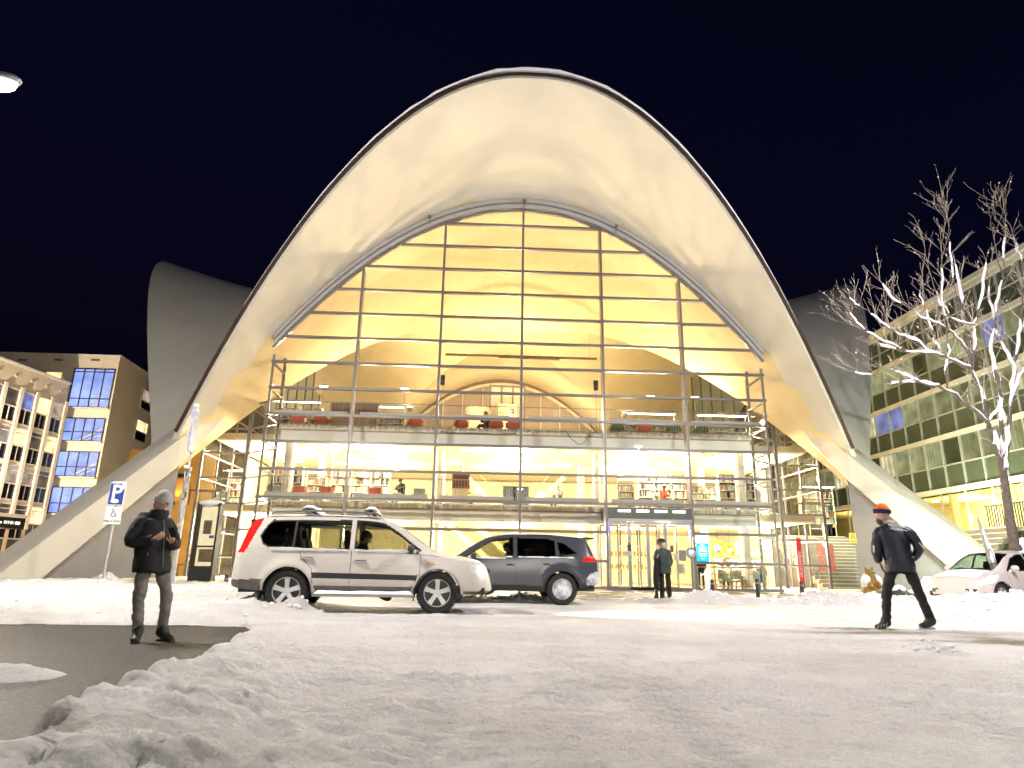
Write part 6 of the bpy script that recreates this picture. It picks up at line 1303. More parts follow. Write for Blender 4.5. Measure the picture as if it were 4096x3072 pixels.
# desks behind the wing glass
for x, z, Y, lab in ((830,F2,5.2,'dark desk behind the left wing glass, middle floor'),(3250,F2,5.2,'dark desk behind the right wing glass, middle floor'),(800,.03,5.4,'dark table behind the left wing glass, ground floor')):
    p = at(x,2000,Y); t = thing('reading_desk', lab, 'desk', (p.x,Y,z), group='reading desks in the wings'); MB().b2(p.x-.8,p.x+.8,Y-.4,Y+.4,z+.72,z+.76).build('desk_top', M('desk dark', (.05,.045,.04), .5), t)
    for sx in (-.75,.75):
        for sy in (-.35,.35): MB().b2(p.x+sx-.02,p.x+sx+.02,Y+sy-.02,Y+sy+.02,z,z+.72).build('leg', black_i, t)
    pc = seat_chair('desk_chair', 'pale green chair at the '+lab[5:].replace('desk ','').replace('table ',''), 'chair', (p.x+.3,Y+.8,z), 0, ltb, 'cafe', 'desk chairs in the wings')
# orange lit wall and wall lamp left of the left wing
p = at(735,1960,8.); ow = thing('ochre_wall', 'ochre wall lit from below between the left leg and the wing', 'wall', (p.x-1.5,8,0)); MB().b2(p.x-3.2,p.x+1.5,8,8.3,0,6.8).build('plaster', M('ochre paint', (.42,.22,.05), .7, var=.12, vscale=2), ow); MB().b2(p.x-3.2,p.x+.3,7.7,8.0,5.3,5.5).build('ledge', black_i, ow)
q_ = at(695,2010,7.7); ul = thing('wall_lamp', 'small wall lamp throwing light up the ochre wall', 'lamp', (q_.x,7.8,q_.z)); MB().lathe([(.001,-.1),(.06,-.1),(.08,.05),(.06,.06)], 14, (q_.x,7.8,q_.z)).build('cup', black_i, ul); MB().lathe([(.001,.03),(.06,.03)], 12, (q_.x,7.8,q_.z)).build('bulb', glo, ul); light('uplight', 'SPOT', (q_.x,7.78,q_.z+.1), 40, (1,.6,.2), .05, aim=(q_.x,8.1,q_.z+2.5), spot=1.2, blend=.8, parent=ul)
# three small floods on the arch ring, switched off
for x, y, lab in ((2098,803,'small flood on the crown of the glass arch'),(1718,866,'small flood on the left of the glass arch'),(2466,905,'small flood on the right of the glass arch')):
    p = at(x,y,-.35); t = thing('arch_flood', lab, 'lamp', (p.x,-.35,p.z), group='small floods on the glass arch'); MB().box((p.x,-.35,p.z), (.13,.10,.12)).build('housing', alu_dk, t, bevel=.01); MB().bar((p.x,-.3,p.z-.05),(p.x,-.11,p.z-.25),.03,.03).build('bracket', alu_dk, t); MB().box((p.x,-.405,p.z), (.10,.006,.09)).build('back_plate', alu_dk, t); MB().box((p.x,-.37,p.z+.064), (.10,.07,.006)).build('lens', M('flood glass off', (.3,.3,.3), .2), t)
# ================================================================ people
skin_m = M('skin', (.48,.29,.20), .55, var=.12, vscale=30); skin_dk = M('warm skin', (.36,.20,.13), .55)
def rotm(f, up=(0,0,1)):
    f = Vector(f).normalized(); u = Vector(up); r = f.cross(u).normalized(); u = r.cross(f)
    return Matrix((r, f, u)).transposed()                              # local y = forward
def join_into(ob, others):
    bm = bmesh.new(); bm.from_mesh(ob.data)
    for o in others:
        t = bpy.data.meshes.new('t'); b2 = bmesh.new(); b2.from_mesh(o.data); b2.to_mesh(t); b2.free(); bm.from_mesh(t); bpy.data.meshes.remove(t)
        me = o.data; bpy.data.objects.remove(o); bpy.data.meshes.remove(me)
    bm.to_mesh(ob.data); bm.free(); ob.data.polygons.foreach_set('use_smooth', [True]*len(ob.data.polygons))
def head_mb(c, f, s=1., nu=30, nv=24):
    R = rotm(f); mb = MB()
    def g(d, v, w): return math.exp(-((d.x-v[0])**2+(d.y-v[1])**2+(d.z-v[2])**2)/(w*w))
    def fn(d):
        k = 1.0; 
        k -= .14*max(0,-d.z-.25)*(1 if abs(d.x) > .25 else .5)           # jaw narrows
        k += .26*g(d,(0,.97,-.20),.16) + .10*g(d,(0,.97,-.02),.14)      # nose
        k -= .07*g(d,(.34,.90,.10),.17) + .07*g(d,(-.34,.90,.10),.17)    # eye sockets
        k += .05*g(d,(.25,.88,.32),.22) + .05*g(d,(-.25,.88,.32),.22)    # brow
        k += .07*g(d,(0,.86,-.48),.16) + .10*g(d,(0,.70,-.75),.22)       # lips, chin
        k += .07*g(d,(0,-.8,.3),.5); return k
    mb.ball(c, (.078*s,.098*s,.118*s), nu, nv, fn, R)
    for sx in (-1,1): mb.ball(Vector(c)+R@Vector((sx*.080*s,-.005*s,-.01*s)), (.014*s,.026*s,.034*s), 10, 8, R=R)
    return mb, R
def hand_parts(wrist, dirv, palm_n, side, curl=.6, s=1.):
    """palm plus five separate bent fingers; returns (verts, edges, radii) chains"""
    w = Vector(wrist); d = Vector(dirv).normalized(); n = Vector(palm_n).normalized(); n = (n-d*n.dot(d)).normalized(); sd = d.cross(n)*side; ch = []
    for i, (off, L, st) in enumerate(((.030,.070,.080),(.011,.078,.085),(-.009,.072,.083),(-.028,.058,.076))):
        b = w+d*st*s+sd*off*s; p = [w+d*.03*s+sd*off*.6*s, b]; a = 0; q = b
        for k, f in enumerate((.45,.32,.25)): a += curl*(.55+.35*k); q = q+(d*math.cos(a)+n*math.sin(a))*L*f*s; p.append(q)
        ch.append((p, [.012*s,.0095*s,.0088*s,.008*s,.0065*s]))
    tb = w+d*.028*s+sd*.028*s; ch.append(([w+d*.012*s+sd*.01*s, tb, tb+(d*.6+sd*.75+n*.25).normalized()*.035*s, tb+(d*.6+sd*.75+n*.25).normalized()*.035*s+(d*.9+sd*.1+n*.5).normalized()*.030*s], [.013*s,.0115*s,.0095*s,.0075*s]))
    palm = [(w-d*.03*s, (.026*s,.020*s)), (w+d*.03*s, (.036*s,.016*s)), (w+d*.075*s, (.040*s,.014*s))]
    return palm, ch
def human(name, label, base, J, face, O, s=1., detail=True, group=None, hands=None):
    """J: joints (x right, y away, z up) relative to base; O: outfit"""
    t = thing(name, label, 'person', base, 0, group); B = Vector(base); W = {k: B+Vector(v)*s for k, v in J.items()}
    sk = O.get('skin', skin_m); sub = 2 if detail else 1
    V_ = ['pelvis','belly','chest','neck','headb','shL','elL','wrL','shR','elR','wrR','hipL','knL','anL','hipR','knR','anR']
    E_ = [(0,1),(1,2),(2,3),(3,4),(2,5),(5,6),(6,7),(2,8),(8,9),(9,10),(0,11),(11,12),(12,13),(0,14),(14,15),(15,16)]
    R_ = [.12,.12,.125,.055,.055,.06,.042,.030,.06,.042,.030,.085,.058,.040,.085,.058,.040]
    if 'belly' not in W: W['belly'] = W['pelvis'].lerp(W['chest'],.5)
    W['headb'] = W['head']-Vector((0,0,.03*s))
    bd = skin('body', [W[k] for k in V_], E_, [r*s*.92 for r in R_], sk, t, sub)
    mb, HR = head_mb(W['head'], face, s, *( (30,24) if detail else (14,10))); hd = mb.build('tmp', sk, t, smooth=True); extra = [hd]
    if detail and hands:
        for side, hv in hands.items():
            if hv is None: continue
            palm, ch = hand_parts(W['wr'+side], hv[0], hv[1], hv[2], hv[3], s)
            extra.append(skin('tmp', [p for p, r in palm], [(0,1),(1,2)], [r for p, r in palm], sk, t, 1))
            for p, r in ch: extra.append(skin('tmp', p, [(i,i+1) for i in range(len(p)-1)], r, sk, t, 1))
    join_into(bd, extra)
    jm = O['jacket']; k = O.get('bulk',1.); hem = W['pelvis'].lerp(W['hipL'].lerp(W['hipR'],.5),.9)-Vector((0,0,O.get('hem',.08)*s)); wst = W['pelvis'].lerp(W['chest'],.35)
    lat = (W['shR']-W['shL']); lat.z = 0; lat.normalize(); dep = Vector((-lat.y,lat.x,0)); hw = (W['shL']-W['shR']).length/2; Pm, Cm, Nm = W['pelvis'], W['chest'], W['neck']; zz_h = O.get('hem',.08)*s
    hipm = W['hipL'].lerp(W['hipR'],.5); hemc = Vector((hipm.x,hipm.y,hipm.z-zz_h)); k = k*s
    secs = [(hemc+Vector((0,0,.015)),.168,.148),(hemc,.186,.160),(hemc.lerp(Pm,.5),.188,.160),(Pm+Vector((0,0,.05*s)),.183,.152),(Pm.lerp(Cm,.5),.186,.152),(Cm,.200,.150),(Cm.lerp(Nm,.45),.198,.130),(Cm.lerp(Nm,.68),.168,.110),(Nm-Vector((0,0,.025*s)),.095,.088),(Nm+Vector((0,0,.02*s)),.078,.080)]
    mbj = MB(); n_ = 40 if detail else 14; fine = []
    for i in range(len(secs)-1):
        for q in range(3 if detail else 1):
            f = q/(3 if detail else 1); a_, b_ = secs[i], secs[i+1]; fine.append((a_[0].lerp(b_[0],f), lerp(a_[1],b_[1],f), lerp(a_[2],b_[2],f)))
    fine.append(secs[-1])
    mbj.grid([[c+lat*(x_*k*math.copysign(abs(math.cos(u))**.85,math.cos(u)))+dep*(y_*k*math.copysign(abs(math.sin(u))**.85,math.sin(u))) for u in [2*PI*j/n_ for j in range(n_+1)]] for c, x_, y_ in fine])
    jk = mbj.build('jacket', jm, t, smooth=True, angle=None)
    bmj = bmesh.new(); bmj.from_mesh(jk.data); bmesh.ops.remove_doubles(bmj, verts=bmj.verts, dist=.0005); bmj.to_mesh(jk.data); bmj.free()
    if detail:
        me_ = jk.data; nv_ = len(me_.vertices); co = np.empty(nv_*3, np.float32); me_.vertices.foreach_get('co', co); co = co.reshape(-1,3); no = np.empty(nv_*3, np.float32); me_.vertices.foreach_get('normal', no); no = no.reshape(-1,3)
        kk_ = (ridge_noise(co[:,0]*7+co[:,2]*5+30, co[:,2]*9+co[:,1]*8+30, 3, 71)-.55)*.032*s; me_.vertices.foreach_set('co', (co+no*kk_[:,None]).astype(np.float32).ravel()); me_.update()
    slv = []
    for sd in 'LR':
        sh, el, wr_ = W['sh'+sd], W['el'+sd], W['wr'+sd].lerp(W['el'+sd],.10); ins = sh.lerp(Cm.lerp(Nm,.4),.42)
        slv.append(skin('tmp', [ins, sh, sh.lerp(el,.5), el, el.lerp(wr_,.5), wr_], [(i,i+1) for i in range(5)], [r*k for r in (.080,.088,.078,.072,.064,.056)], jm, t, 3 if detail else 1, wr=.020*s if detail else 0, wf=12))
    join_into(jk, slv)
    tm = O['trousers']
    tr_ = skin('trousers', [W['pelvis'],W['hipL'],W['knL'],W['knL'].lerp(W['anL'],.5),W['anL'],W['hipR'],W['knR'],W['knR'].lerp(W['anR'],.5),W['anR']], [(0,1),(1,2),(2,3),(3,4),(0,5),(5,6),(6,7),(7,8)], [r*s for r in (.13,.098,.070,.064,.062,.098,.070,.064,.062)], tm, t, sub+1 if detail else sub, wr=.030*s if detail else 0, wf=10)
    for sd in 'LR':
        a, toe = W['an'+sd], W['to'+sd]; d = Vector((toe.x-a.x,toe.y-a.y,0)); d = d.normalized() if d.length > .01 else Vector((0,-1,0)); zf = toe.z
        bt = skin('shoe', [a+Vector((0,0,.10*s)), a+Vector((0,0,.02*s)), a-d*.03*s+Vector((0,0,zf+.035*s-a.z)), a+d*.10*s+Vector((0,0,zf+.038*s-a.z)), a+d*.19*s+Vector((0,0,zf+.032*s-a.z))], [(0,1),(1,2),(1,3),(3,4)], [(.066*s,.066*s),(.064*s,.064*s),(.054*s,.050*s),(.060*s,.052*s),(.052*s,.042*s)], O['shoes'], t, sub, root=1)
        if detail: MB().box(a+d*.08*s+Vector((0,0,zf+.008*s-a.z)), (.078*s,.225*s,.030*s), rz=math.atan2(d.y,d.x)-PI/2).build('sole', O.get('sole', M('sole', (.03,.03,.03), .8)), bt, bevel=.01)
    h = W['head']
    if detail:
        for sx in (-1,1):
            MB().ball(h+HR@Vector((sx*.030,.084,.012))*s, .0115*s, 10, 8).build('eye', M('eye white', (.6,.58,.55), .3), t, smooth=True); MB().ball(h+HR@Vector((sx*.030,.094,.010))*s, .006*s, 8, 6).build('iris', M('iris', (.03,.02,.015), .2), t, smooth=True)
            MB().tube([h+HR@Vector((sx*.048,.083,.036))*s, h+HR@Vector((sx*.030,.096,.042))*s, h+HR@Vector((sx*.012,.096,.038))*s], .0045*s, 6).build('eyebrow', O.get('hair', M('dark hair', (.03,.02,.015), .7)), t)
        MB().tube([h+HR@Vector((-.026,.092,-.058))*s, h+HR@Vector((0,.103,-.056))*s, h+HR@Vector((.026,.092,-.058))*s], [.003*s,.006*s,.003*s], 6).build('lips', M('lips', (.32,.12,.10), .5), t)
    hk = O.get('hat')
    hm = O.get('hair', M('dark hair', (.03,.02,.015), .7))
    def cap(r, zcut, mat, nm, lift=0., tilt=0., rib=0., sc=(1,1,1)):
        m_ = MB(); P = []
        for i in range(11):
            th = (PI*zcut)*i/10; row = []
            for j in range(36):
                ph = 2*PI*j/36; k_ = 1+rib*math.cos(ph*26)
                q = Vector((math.sin(th)*math.cos(ph)*.088*r*k_*sc[0], math.sin(th)*math.sin(ph)*.108*r*k_*sc[1], math.cos(th)*.125*r*sc[2]+lift)); q = Matrix.Rotation(tilt,3,'X')@q; row.append(h+HR@(q*s))
            row.append(row[0]); P.append(row)
        m_.grid(P); return m_.build(nm, mat, t, smooth=True)
    if hk == 'beanie':
        c_ = cap(1.09,.52,O['hat_m'],'beanie',.046,.14,.010,(1,1,1.02)); m_ = MB(); P = []
        for i, (rr, zz_) in enumerate(((1.06,-.016),(1.14,-.014),(1.155,.012),(1.145,.044),(1.10,.048))): P.append([h+HR@(Matrix.Rotation(.16,3,'X')@Vector((math.cos(a)*.088*rr*(1+.012*math.cos(a*26)), math.sin(a)*.108*rr*(1+.012*math.cos(a*26)), zz_+.042)))*s for a in [2*PI*j/52 for j in range(53)]])
        m_.grid(P).build('cuff', O.get('cuff_m', O['hat_m']), t, smooth=True)
        if O.get('patch'): MB().box(h+HR@Vector((.03,.122,.075))*s, (.030*s,.006,.026*s), rz=math.atan2(face[1],face[0])-PI/2).build('hat_patch', M('hat patch', (.02,.02,.02), .5), t)
    elif hk == 'cap':
        cap(1.14,.47,O['hat_m'],'fur_cap',.062,.05,0,(1.12,1.1,.72)); m_ = MB(); P = []
        for rr, zz_ in ((1.06,.050),(1.20,.052),(1.22,.090),(1.10,.100)): P.append([h+HR@Vector((math.cos(a)*.088*rr, math.sin(a)*.108*rr, zz_))*s for a in [2*PI*j/40 for j in range(41)]])
        m_.grid(P).build('cap_band', O['band_m'], t, smooth=True); MB().grid([[h+HR@Vector((math.cos(a)*.088*r_, math.sin(a)*.108*r_, 0.054-.012*(r_-1.1)*5))*s for a in [.35+(PI-.7)*j/14 for j in range(15)]] for r_ in (1.12,1.35,1.62)]).build('brim', O['band_m'], t, smooth=True)
        cap(1.04,.60,hm,'hair',-.004,.75)
    else: cap(1.06,.60,hm,'hair',.008,.50)
    return t, W, HR
# ---- man with phone on the bare asphalt
blk_j = M('black parka', (.013,.013,.014), .85, var=.3, vscale=9, bump=.5, bscale=9); jeans = M('grey denim', (.23,.215,.19), .85, var=.45, vscale=7, bump=.6, bscale=14); boot = M('black boot', (.015,.014,.013), .6, var=.3, vscale=12)
gb_ = gv(318,1386); base = (gb_.x, gb_.y, .0)
J = dict(pelvis=(-.01,0,.95), chest=(-.005,.0,1.30), neck=(.045,-.02,1.49), head=(.10,-.05,1.635), shL=(-.085,-.17,1.41), elL=(-.20,-.25,1.12), wrL=(.12,-.27,1.20), shR=(.10,.165,1.41), elR=(.215,.13,1.12), wrR=(.265,-.11,1.165),
         hipL=(-.06,-.075,.92), knL=(-.10,-.12,.51), anL=(-.115,-.10,.11), toL=(-.03,-.35,0), hipR=(.06,.075,.92), knR=(.165,.04,.52), anR=(.085,.08,.11), toR=(.36,.0,0))
O = dict(jacket=blk_j, trousers=jeans, shoes=boot, hat='beanie', hat_m=M('grey knit', (.46,.44,.41), .95, bump=.6, bscale=60), patch=True, bulk=1.12, hem=.12, hair=M('dark hair', (.03,.02,.015), .7))
J = {k: (v[0]-.13*v[2]+.04, v[1], v[2]) for k, v in J.items()}
man, W, HR = human('person', 'man in black parka and grey beanie looking at his phone on the asphalt', base, J, (.84,-.36,-.62), O, s=.91, hands=dict(L=((.85,.15,.35),(.3,.5,.6),-1,.8), R=((.25,-.45,.55),(-.4,.2,.7),1,.6)))
B = Vector(base); LX = lambda x, y, z: B+Vector((x-.13*z+.04, y, z))*.91
MB().grid([[LX(-.03+.17*math.cos(a)*k, .02+.17*math.sin(a)*k, z) for a in [PI*.35+PI*1.25*j/16 for j in range(17)]] for k, z in ((.62,1.49),(.85,1.52),(1.05,1.46),(1.12,1.38),(1.0,1.33))]).build('hood', blk_j, man, smooth=True)
MB().lathe([(.075,-.07),(.098,-.02),(.105,.04),(.095,.075)], 22, LX(.065,-.025,1.475)).build('collar', blk_j, man, smooth=True)
MB().tube([LX(.16,-.09,1.44),LX(.175,-.10,1.25),LX(.165,-.10,1.0),LX(.16,-.09,.86)], .005, 5).build('zip', M('zip', (.2,.2,.2), .4, .5), man)
for sd, m_ in (('L',blk_j),('R',blk_j)): w_ = W['wr'+sd]; MB().tube([w_.lerp(W['el'+sd],.28), w_.lerp(W['el'+sd],.02)], [.052,.048], 14).build('cuff', m_, man, smooth=True)
ph = MB(); pc = LX(.325,-.22,1.275); ph.box(pc, (.075,.010,.155), rz=.9, rx=-.75); pho = thing('phone', 'dark phone held by the man in the parka', 'phone', pc); ph.build('case', M('phone black', (.012,.012,.014), .2), pho, bevel=.006); MB().box(pc+Matrix.Rotation(.9,3,'Z')@(Matrix.Rotation(-.75,3,'X')@Vector((0,.0062,0))), (.068,.001,.146), rz=.9, rx=-.75).build('display', M('phone screen', (.05,.05,.06), .1, emit=.7, ecol=(1,.75,.55)), pho)
# ---- walking man on the right, seen from behind
nav = M('navy shell jacket', (.010,.012,.030), .5, var=.4, vscale=5, bump=.5, bscale=8); blkt = M('black trousers', (.010,.010,.013), .75, var=.3, vscale=6, bump=.4, bscale=10)
Yw = -18.0; fl = at(3620,2520,Yw); base = (fl.x, Yw, snow_z(fl.x,Yw)-.015)
J = dict(pelvis=(-.02,0,.98), chest=(-.075,.03,1.34), neck=(-.15,.05,1.53), head=(-.20,.06,1.69), shL=(-.265,.10,1.45), elL=(-.34,.06,1.16), wrL=(-.22,.17,.95), shR=(.115,-.08,1.45), elR=(.25,-.13,1.17), wrR=(.15,.07,.97),
         hipL=(-.105,.05,.93), knL=(-.19,.10,.50), anL=(-.225,.08,.10), toL=(-.52,.10,0.0), hipR=(.075,-.04,.93), knR=(.235,-.05,.52), anR=(.40,-.02,.14), toR=(.16,.03,.03))
O = dict(jacket=nav, trousers=blkt, shoes=M('trail shoe', (.03,.03,.035), .6), sole=M('shoe sole pale', (.5,.5,.5), .7), hat='beanie', hat_m=M('orange knit', (.75,.16,.015), .9, bump=.5, bscale=60), cuff_m=M('navy knit', (.012,.018,.06), .95), bulk=1.10, hem=.10, hair=M('brown beard', (.10,.055,.03), .8))
J = {k: (v[0]+.075*v[2], v[1], v[2]) for k, v in J.items()}
wm, W, HR = human('person', 'man in navy jacket and orange beanie striding across the snow', base, J, (-.80,.58,-.08), O, s=1.03, hands=dict(L=((.4,.3,-.7),(.6,-.5,0),1,.5), R=None))
h = W['head']; MB().ball(h+HR@Vector((0,.055,-.085)), (.062,.055,.06), 14, 10, R=HR).build('beard', O['hair'], wm, smooth=True)
MB().ball(h+HR@Vector((0,-.03,.125)), (.065,.075,.03), 14, 8, R=HR).build('crown_patch', M('blue knit', (.02,.10,.45), .9), wm, smooth=True)
wh_ = M('pale jacket trim', (.55,.55,.58), .6, var=.4, vscale=14); Bw = Vector(base)
def stripe(pts, w_): MB().tube([Bw+Vector((p[0]+.075*p[2],p[1],p[2]))*1.03 for p in pts], w_, 6).build('jacket_stripe', wh_, wm, smooth=True)
stripe([(-.21,-.10,1.53),(-.13,-.15,1.53),(-.03,-.165,1.50),(.08,-.175,1.46)], .012); stripe([(-.20,-.12,1.47),(-.10,-.17,1.47),(.03,-.18,1.44)], .008); stripe([(-.08,-.12,1.57),(-.16,-.08,1.585),(-.22,-.02,1.58)], .022); stripe([(.19,-.19,1.27),(.25,-.215,1.18)], .010); stripe([(-.05,-.165,1.02),(.05,-.175,1.05),(.13,-.15,1.06)], .008); stripe([(-.40,.0,1.22),(-.405,.0,1.12)], .014)
for k in range(4): a = W['anL']; MB().box(Vector((a.x-.04-.045*k,a.y-.055,base[2]+.075-.010*k)), (.014,.008,.06), ry=.5).build('shoe_stripe', wh_, wm)
# ---- elderly man waiting at the kerb
pufm = M('dark green quilted jacket', (.020,.040,.028), .6, bump=.7, bscale=9)
ge = gv(1437,1302); base = (ge.x, ge.y, .03)
J = dict(pelvis=(.0,0,.88), chest=(-.01,.0,1.22), neck=(.0,0,1.40), head=(-.035,-.01,1.535), shL=(-.165,-.02,1.335), elL=(-.24,-.06,1.10), wrL=(-.215,-.17,1.14), shR=(.155,.0,1.335), elR=(.225,.05,1.06), wrR=(.14,-.05,.93),
         hipL=(-.085,0,.85), knL=(-.075,-.02,.46), anL=(-.075,0,.09), toL=(-.16,-.22,0), hipR=(.09,0,.85), knR=(.12,-.01,.46), anR=(.135,.02,.09), toR=(.09,-.22,0))
O = dict(jacket=pufm, trousers=M('black cloth', (.008,.008,.009), .85), shoes=boot, hat='cap', hat_m=M('dark fur', (.018,.014,.012), .95, bump=.9, bscale=60), band_m=M('olive cloth', (.085,.075,.035), .85), hair=M('white hair', (.55,.52,.48), .8), bulk=1.05, hem=.10)
em, W, HR = human('person', 'elderly man in dark green quilted jacket and fur cap waiting by the door', base, J, (-.86,-.5,-.02), O, hands=dict(L=((.1,-.1,.9),(.5,-.3,0),-1,1.0), R=None))
Be = Vector(base); h = W['head']
gl_ = MB()
for sx in (-1,1): gl_.tube([h+HR@Vector((sx*.032+.022*math.cos(a),.103,.012+.018*math.sin(a))) for a in [2*PI*i/14 for i in range(15)]], .0025, 5)
gl_.tube([h+HR@Vector((.054,.10,.016)),h+HR@Vector((.082,.0,.016))], .0025, 5); gl_.tube([h+HR@Vector((-.054,.10,.016)),h+HR@Vector((-.082,.0,.016))], .0025, 5); gl_.build('glasses', black_i, em)
for k in range(8): MB().tube([Be+Vector((.01+.175*math.cos(a),-.005+.165*math.sin(a),.86+.058*k)) for a in [2*PI*i/22 for i in range(23)]], .006, 5).build('quilt_seam', pufm, em, smooth=True)
MB().lathe([(.001,-.008),(.022,-.008),(.022,0)], 14, Be+Vector((.225,-.085,1.25)), 'y').build('badge', M('orange badge', (.75,.12,.03), .5), em)
cb_ = thing('draped_coat', 'black coat hung over the arm of the elderly man', 'coat', Be+Vector((-.26,-.15,.1))); skin('cloth', [Be+Vector((-.22,-.14,1.20)),Be+Vector((-.25,-.15,.95)),Be+Vector((-.27,-.13,.60)),Be+Vector((-.25,-.12,.32))], [(0,1),(1,2),(2,3)], [(.05,.05),(.085,.07),(.095,.08),(.09,.07)], M('black wool', (.007,.007,.008), .9, bump=.5, bscale=10), cb_, 2)
bgm = M('black bag', (.012,.012,.013), .35); bg_ = thing('carrier_bag', 'black carrier bag hanging beside the elderly man', 'bag', Be+Vector((-.30,-.15,.05))); MB().add([Be+Vector(v) for v in ((-.36,-.20,.08),(-.22,-.20,.06),(-.22,-.10,.06),(-.36,-.10,.08),(-.30,-.17,.36),(-.24,-.17,.36),(-.24,-.13,.36),(-.30,-.13,.36))],[(0,3,2,1),(4,5,6,7),(0,1,5,4),(1,2,6,5),(2,3,7,6),(3,0,4,7)]).build('sack', bgm, bg_, bevel=.015)
# ---- person at the top of the outdoor stairs
p = at(3318,2132,10.3); base = (p.x,10.3,2.93)
ST = dict(pelvis=(0,0,.95), chest=(0,0,1.30), neck=(0,0,1.48), head=(-.02,-.01,1.62), shL=(-.17,0,1.42), elL=(-.22,.02,1.14), wrL=(-.19,-.05,.90), shR=(.17,0,1.42), elR=(.23,.02,1.14), wrR=(.22,-.05,.90), hipL=(-.09,0,.92), knL=(-.10,-.02,.50), anL=(-.10,0,.10), toL=(-.10,-.24,0), hipR=(.09,0,.92), knR=(.10,-.03,.50), anR=(.11,0,.10), toR=(.11,-.24,0))
human('person', 'person in a long dark coat at the top of the outdoor stairs', base, ST, (-.7,-.7,0), dict(jacket=M('long dark coat', (.02,.017,.015), .8), trousers=M('dark jeans', (.02,.02,.03), .8), shoes=boot, hem=.32, bulk=1.1), detail=False)
tag(MB().box((p.x+.25,10.2,3.62), (.16,.10,.30)).build('shoulder_bag', M('pale bag', (.45,.36,.24), .7), bevel=.03), 'pale shoulder bag of the person on the stairs', 'bag')
# ---- seated readers inside, drivers
SI = dict(pelvis=(0,0,.50), chest=(0,.02,.82), neck=(0,-.02,1.0), head=(0,-.07,1.12), shL=(-.17,0,.94), elL=(-.22,-.12,.72), wrL=(-.10,-.33,.76), shR=(.17,0,.94), elR=(.22,-.12,.72), wrR=(.10,-.33,.76), hipL=(-.09,-.03,.49), knL=(-.11,-.42,.50), anL=(-.11,-.42,.10), toL=(-.11,-.64,0), hipR=(.09,-.03,.49), knR=(.11,-.42,.50), anR=(.11,-.42,.10), toR=(.11,-.64,0))
def seated(label, x, Y, z, face, jm, tm, hair, group='readers inside the library'):
    p = at(x,1900,Y); a = math.atan2(face[1],face[0])+PI/2; R = Matrix.Rotation(a,3,'Z'); J2 = {k: tuple(R@Vector(v)) for k, v in SI.items()}
    human('person', label, (p.x,Y,z), J2, (*face,-.35), dict(jacket=jm, trousers=tm, shoes=boot, hem=.02, hair=hair), detail=False, group=group)
dk = M('dark sweater', (.02,.02,.024), .8); wt = M('pale shirt', (.6,.58,.54), .8); orj = M('orange jacket', (.65,.10,.015), .7); bl = M('blue jeans', (.03,.05,.10), .8); hr1 = M('dark hair', (.03,.02,.015), .7); hr2 = M('light brown hair', (.22,.13,.06), .7); hr3 = M('grey hair', (.28,.27,.26), .8)
seated('reader in a dark top bent over a white book, middle floor', 1608, 2.7, F2, (-.5,-.85), dk, M('pale trousers', (.45,.43,.4), .8), hr1); seated('reader with dark hair left of the table lamp, middle floor', 1858, 3.6, F2, (.8,-.5), M('teal sweater', (.03,.07,.07), .8), dk, hr1)
seated('reader with grey hair right of the black screen, middle floor', 2235, 4.2, F2, (-.7,-.7), M('grey cardigan', (.15,.15,.17), .8), dk, hr3); seated('reader in orange jacket in the green chair, middle floor', 2650, 3.0, F2, (.7,-.7), orj, M('grey trousers', (.15,.14,.13), .8), hr1)
seated('woman with light hair and dark waistcoat on the top gallery', 1942, 3.2, F3, (-.95,-.3), dk, dk, hr2); seated('guest in white at the first cafe table', 2888, 2.75, .03, (-.7,-.7), wt, bl, hr1); seated('guest in dark clothes at the middle cafe table', 2955, 2.9, .03, (-.6,-.8), dk, bl, hr1); seated('guest in blue at the last cafe table', 3012, 3.3, .03, (-.4,-.9), M('blue sweater', (.03,.05,.14), .8), bl, hr3)
seated('brown haired reader behind the information pillar', 815, 5.0, .03, (.5,-.85), dk, bl, M('auburn hair', (.25,.09,.04), .7))
seat_chair('armchair', 'green armchair under the reader in orange', 'chair', (at(2650,1900,3.05).x,3.1,F2), .8, M('sage fabric', (.14,.20,.10), .8), 'arm', A2)
p = at(2805,2330,1.5); human('person', 'person in dark clothes standing behind the round sign glass', (p.x,1.5,.03), ST, (.6,-.7,0), dict(jacket=M('dark blue top', (.012,.014,.03), .8), trousers=M('dark jeans', (.02,.02,.03), .8), shoes=boot), detail=False, group='guests on the ground floor')
def driver(carob, lx, ly, label, rz):
    R = Matrix.Rotation(rz,3,'Z'); b = Vector(carob.location)+R@Vector((lx,ly,.20)); R2 = Matrix.Rotation(rz+PI/2,3,'Z'); J2 = {k: tuple(R2@Vector(v)) for k, v in SI.items()}; f = R@Vector((1,0,-.1))
    human('person', label, b, J2, tuple(f), dict(jacket=dk, trousers=dk, shoes=boot, hem=.0, hair=hr1), detail=False, group='drivers')
driver(suv, -.12, -.36, 'driver in dark clothes at the wheel of the white car', suv.rotation_euler[2]); driver(rav, -.12, .36, 'driver in dark clothes at the wheel of the dark blue car', rav.rotation_euler[2])
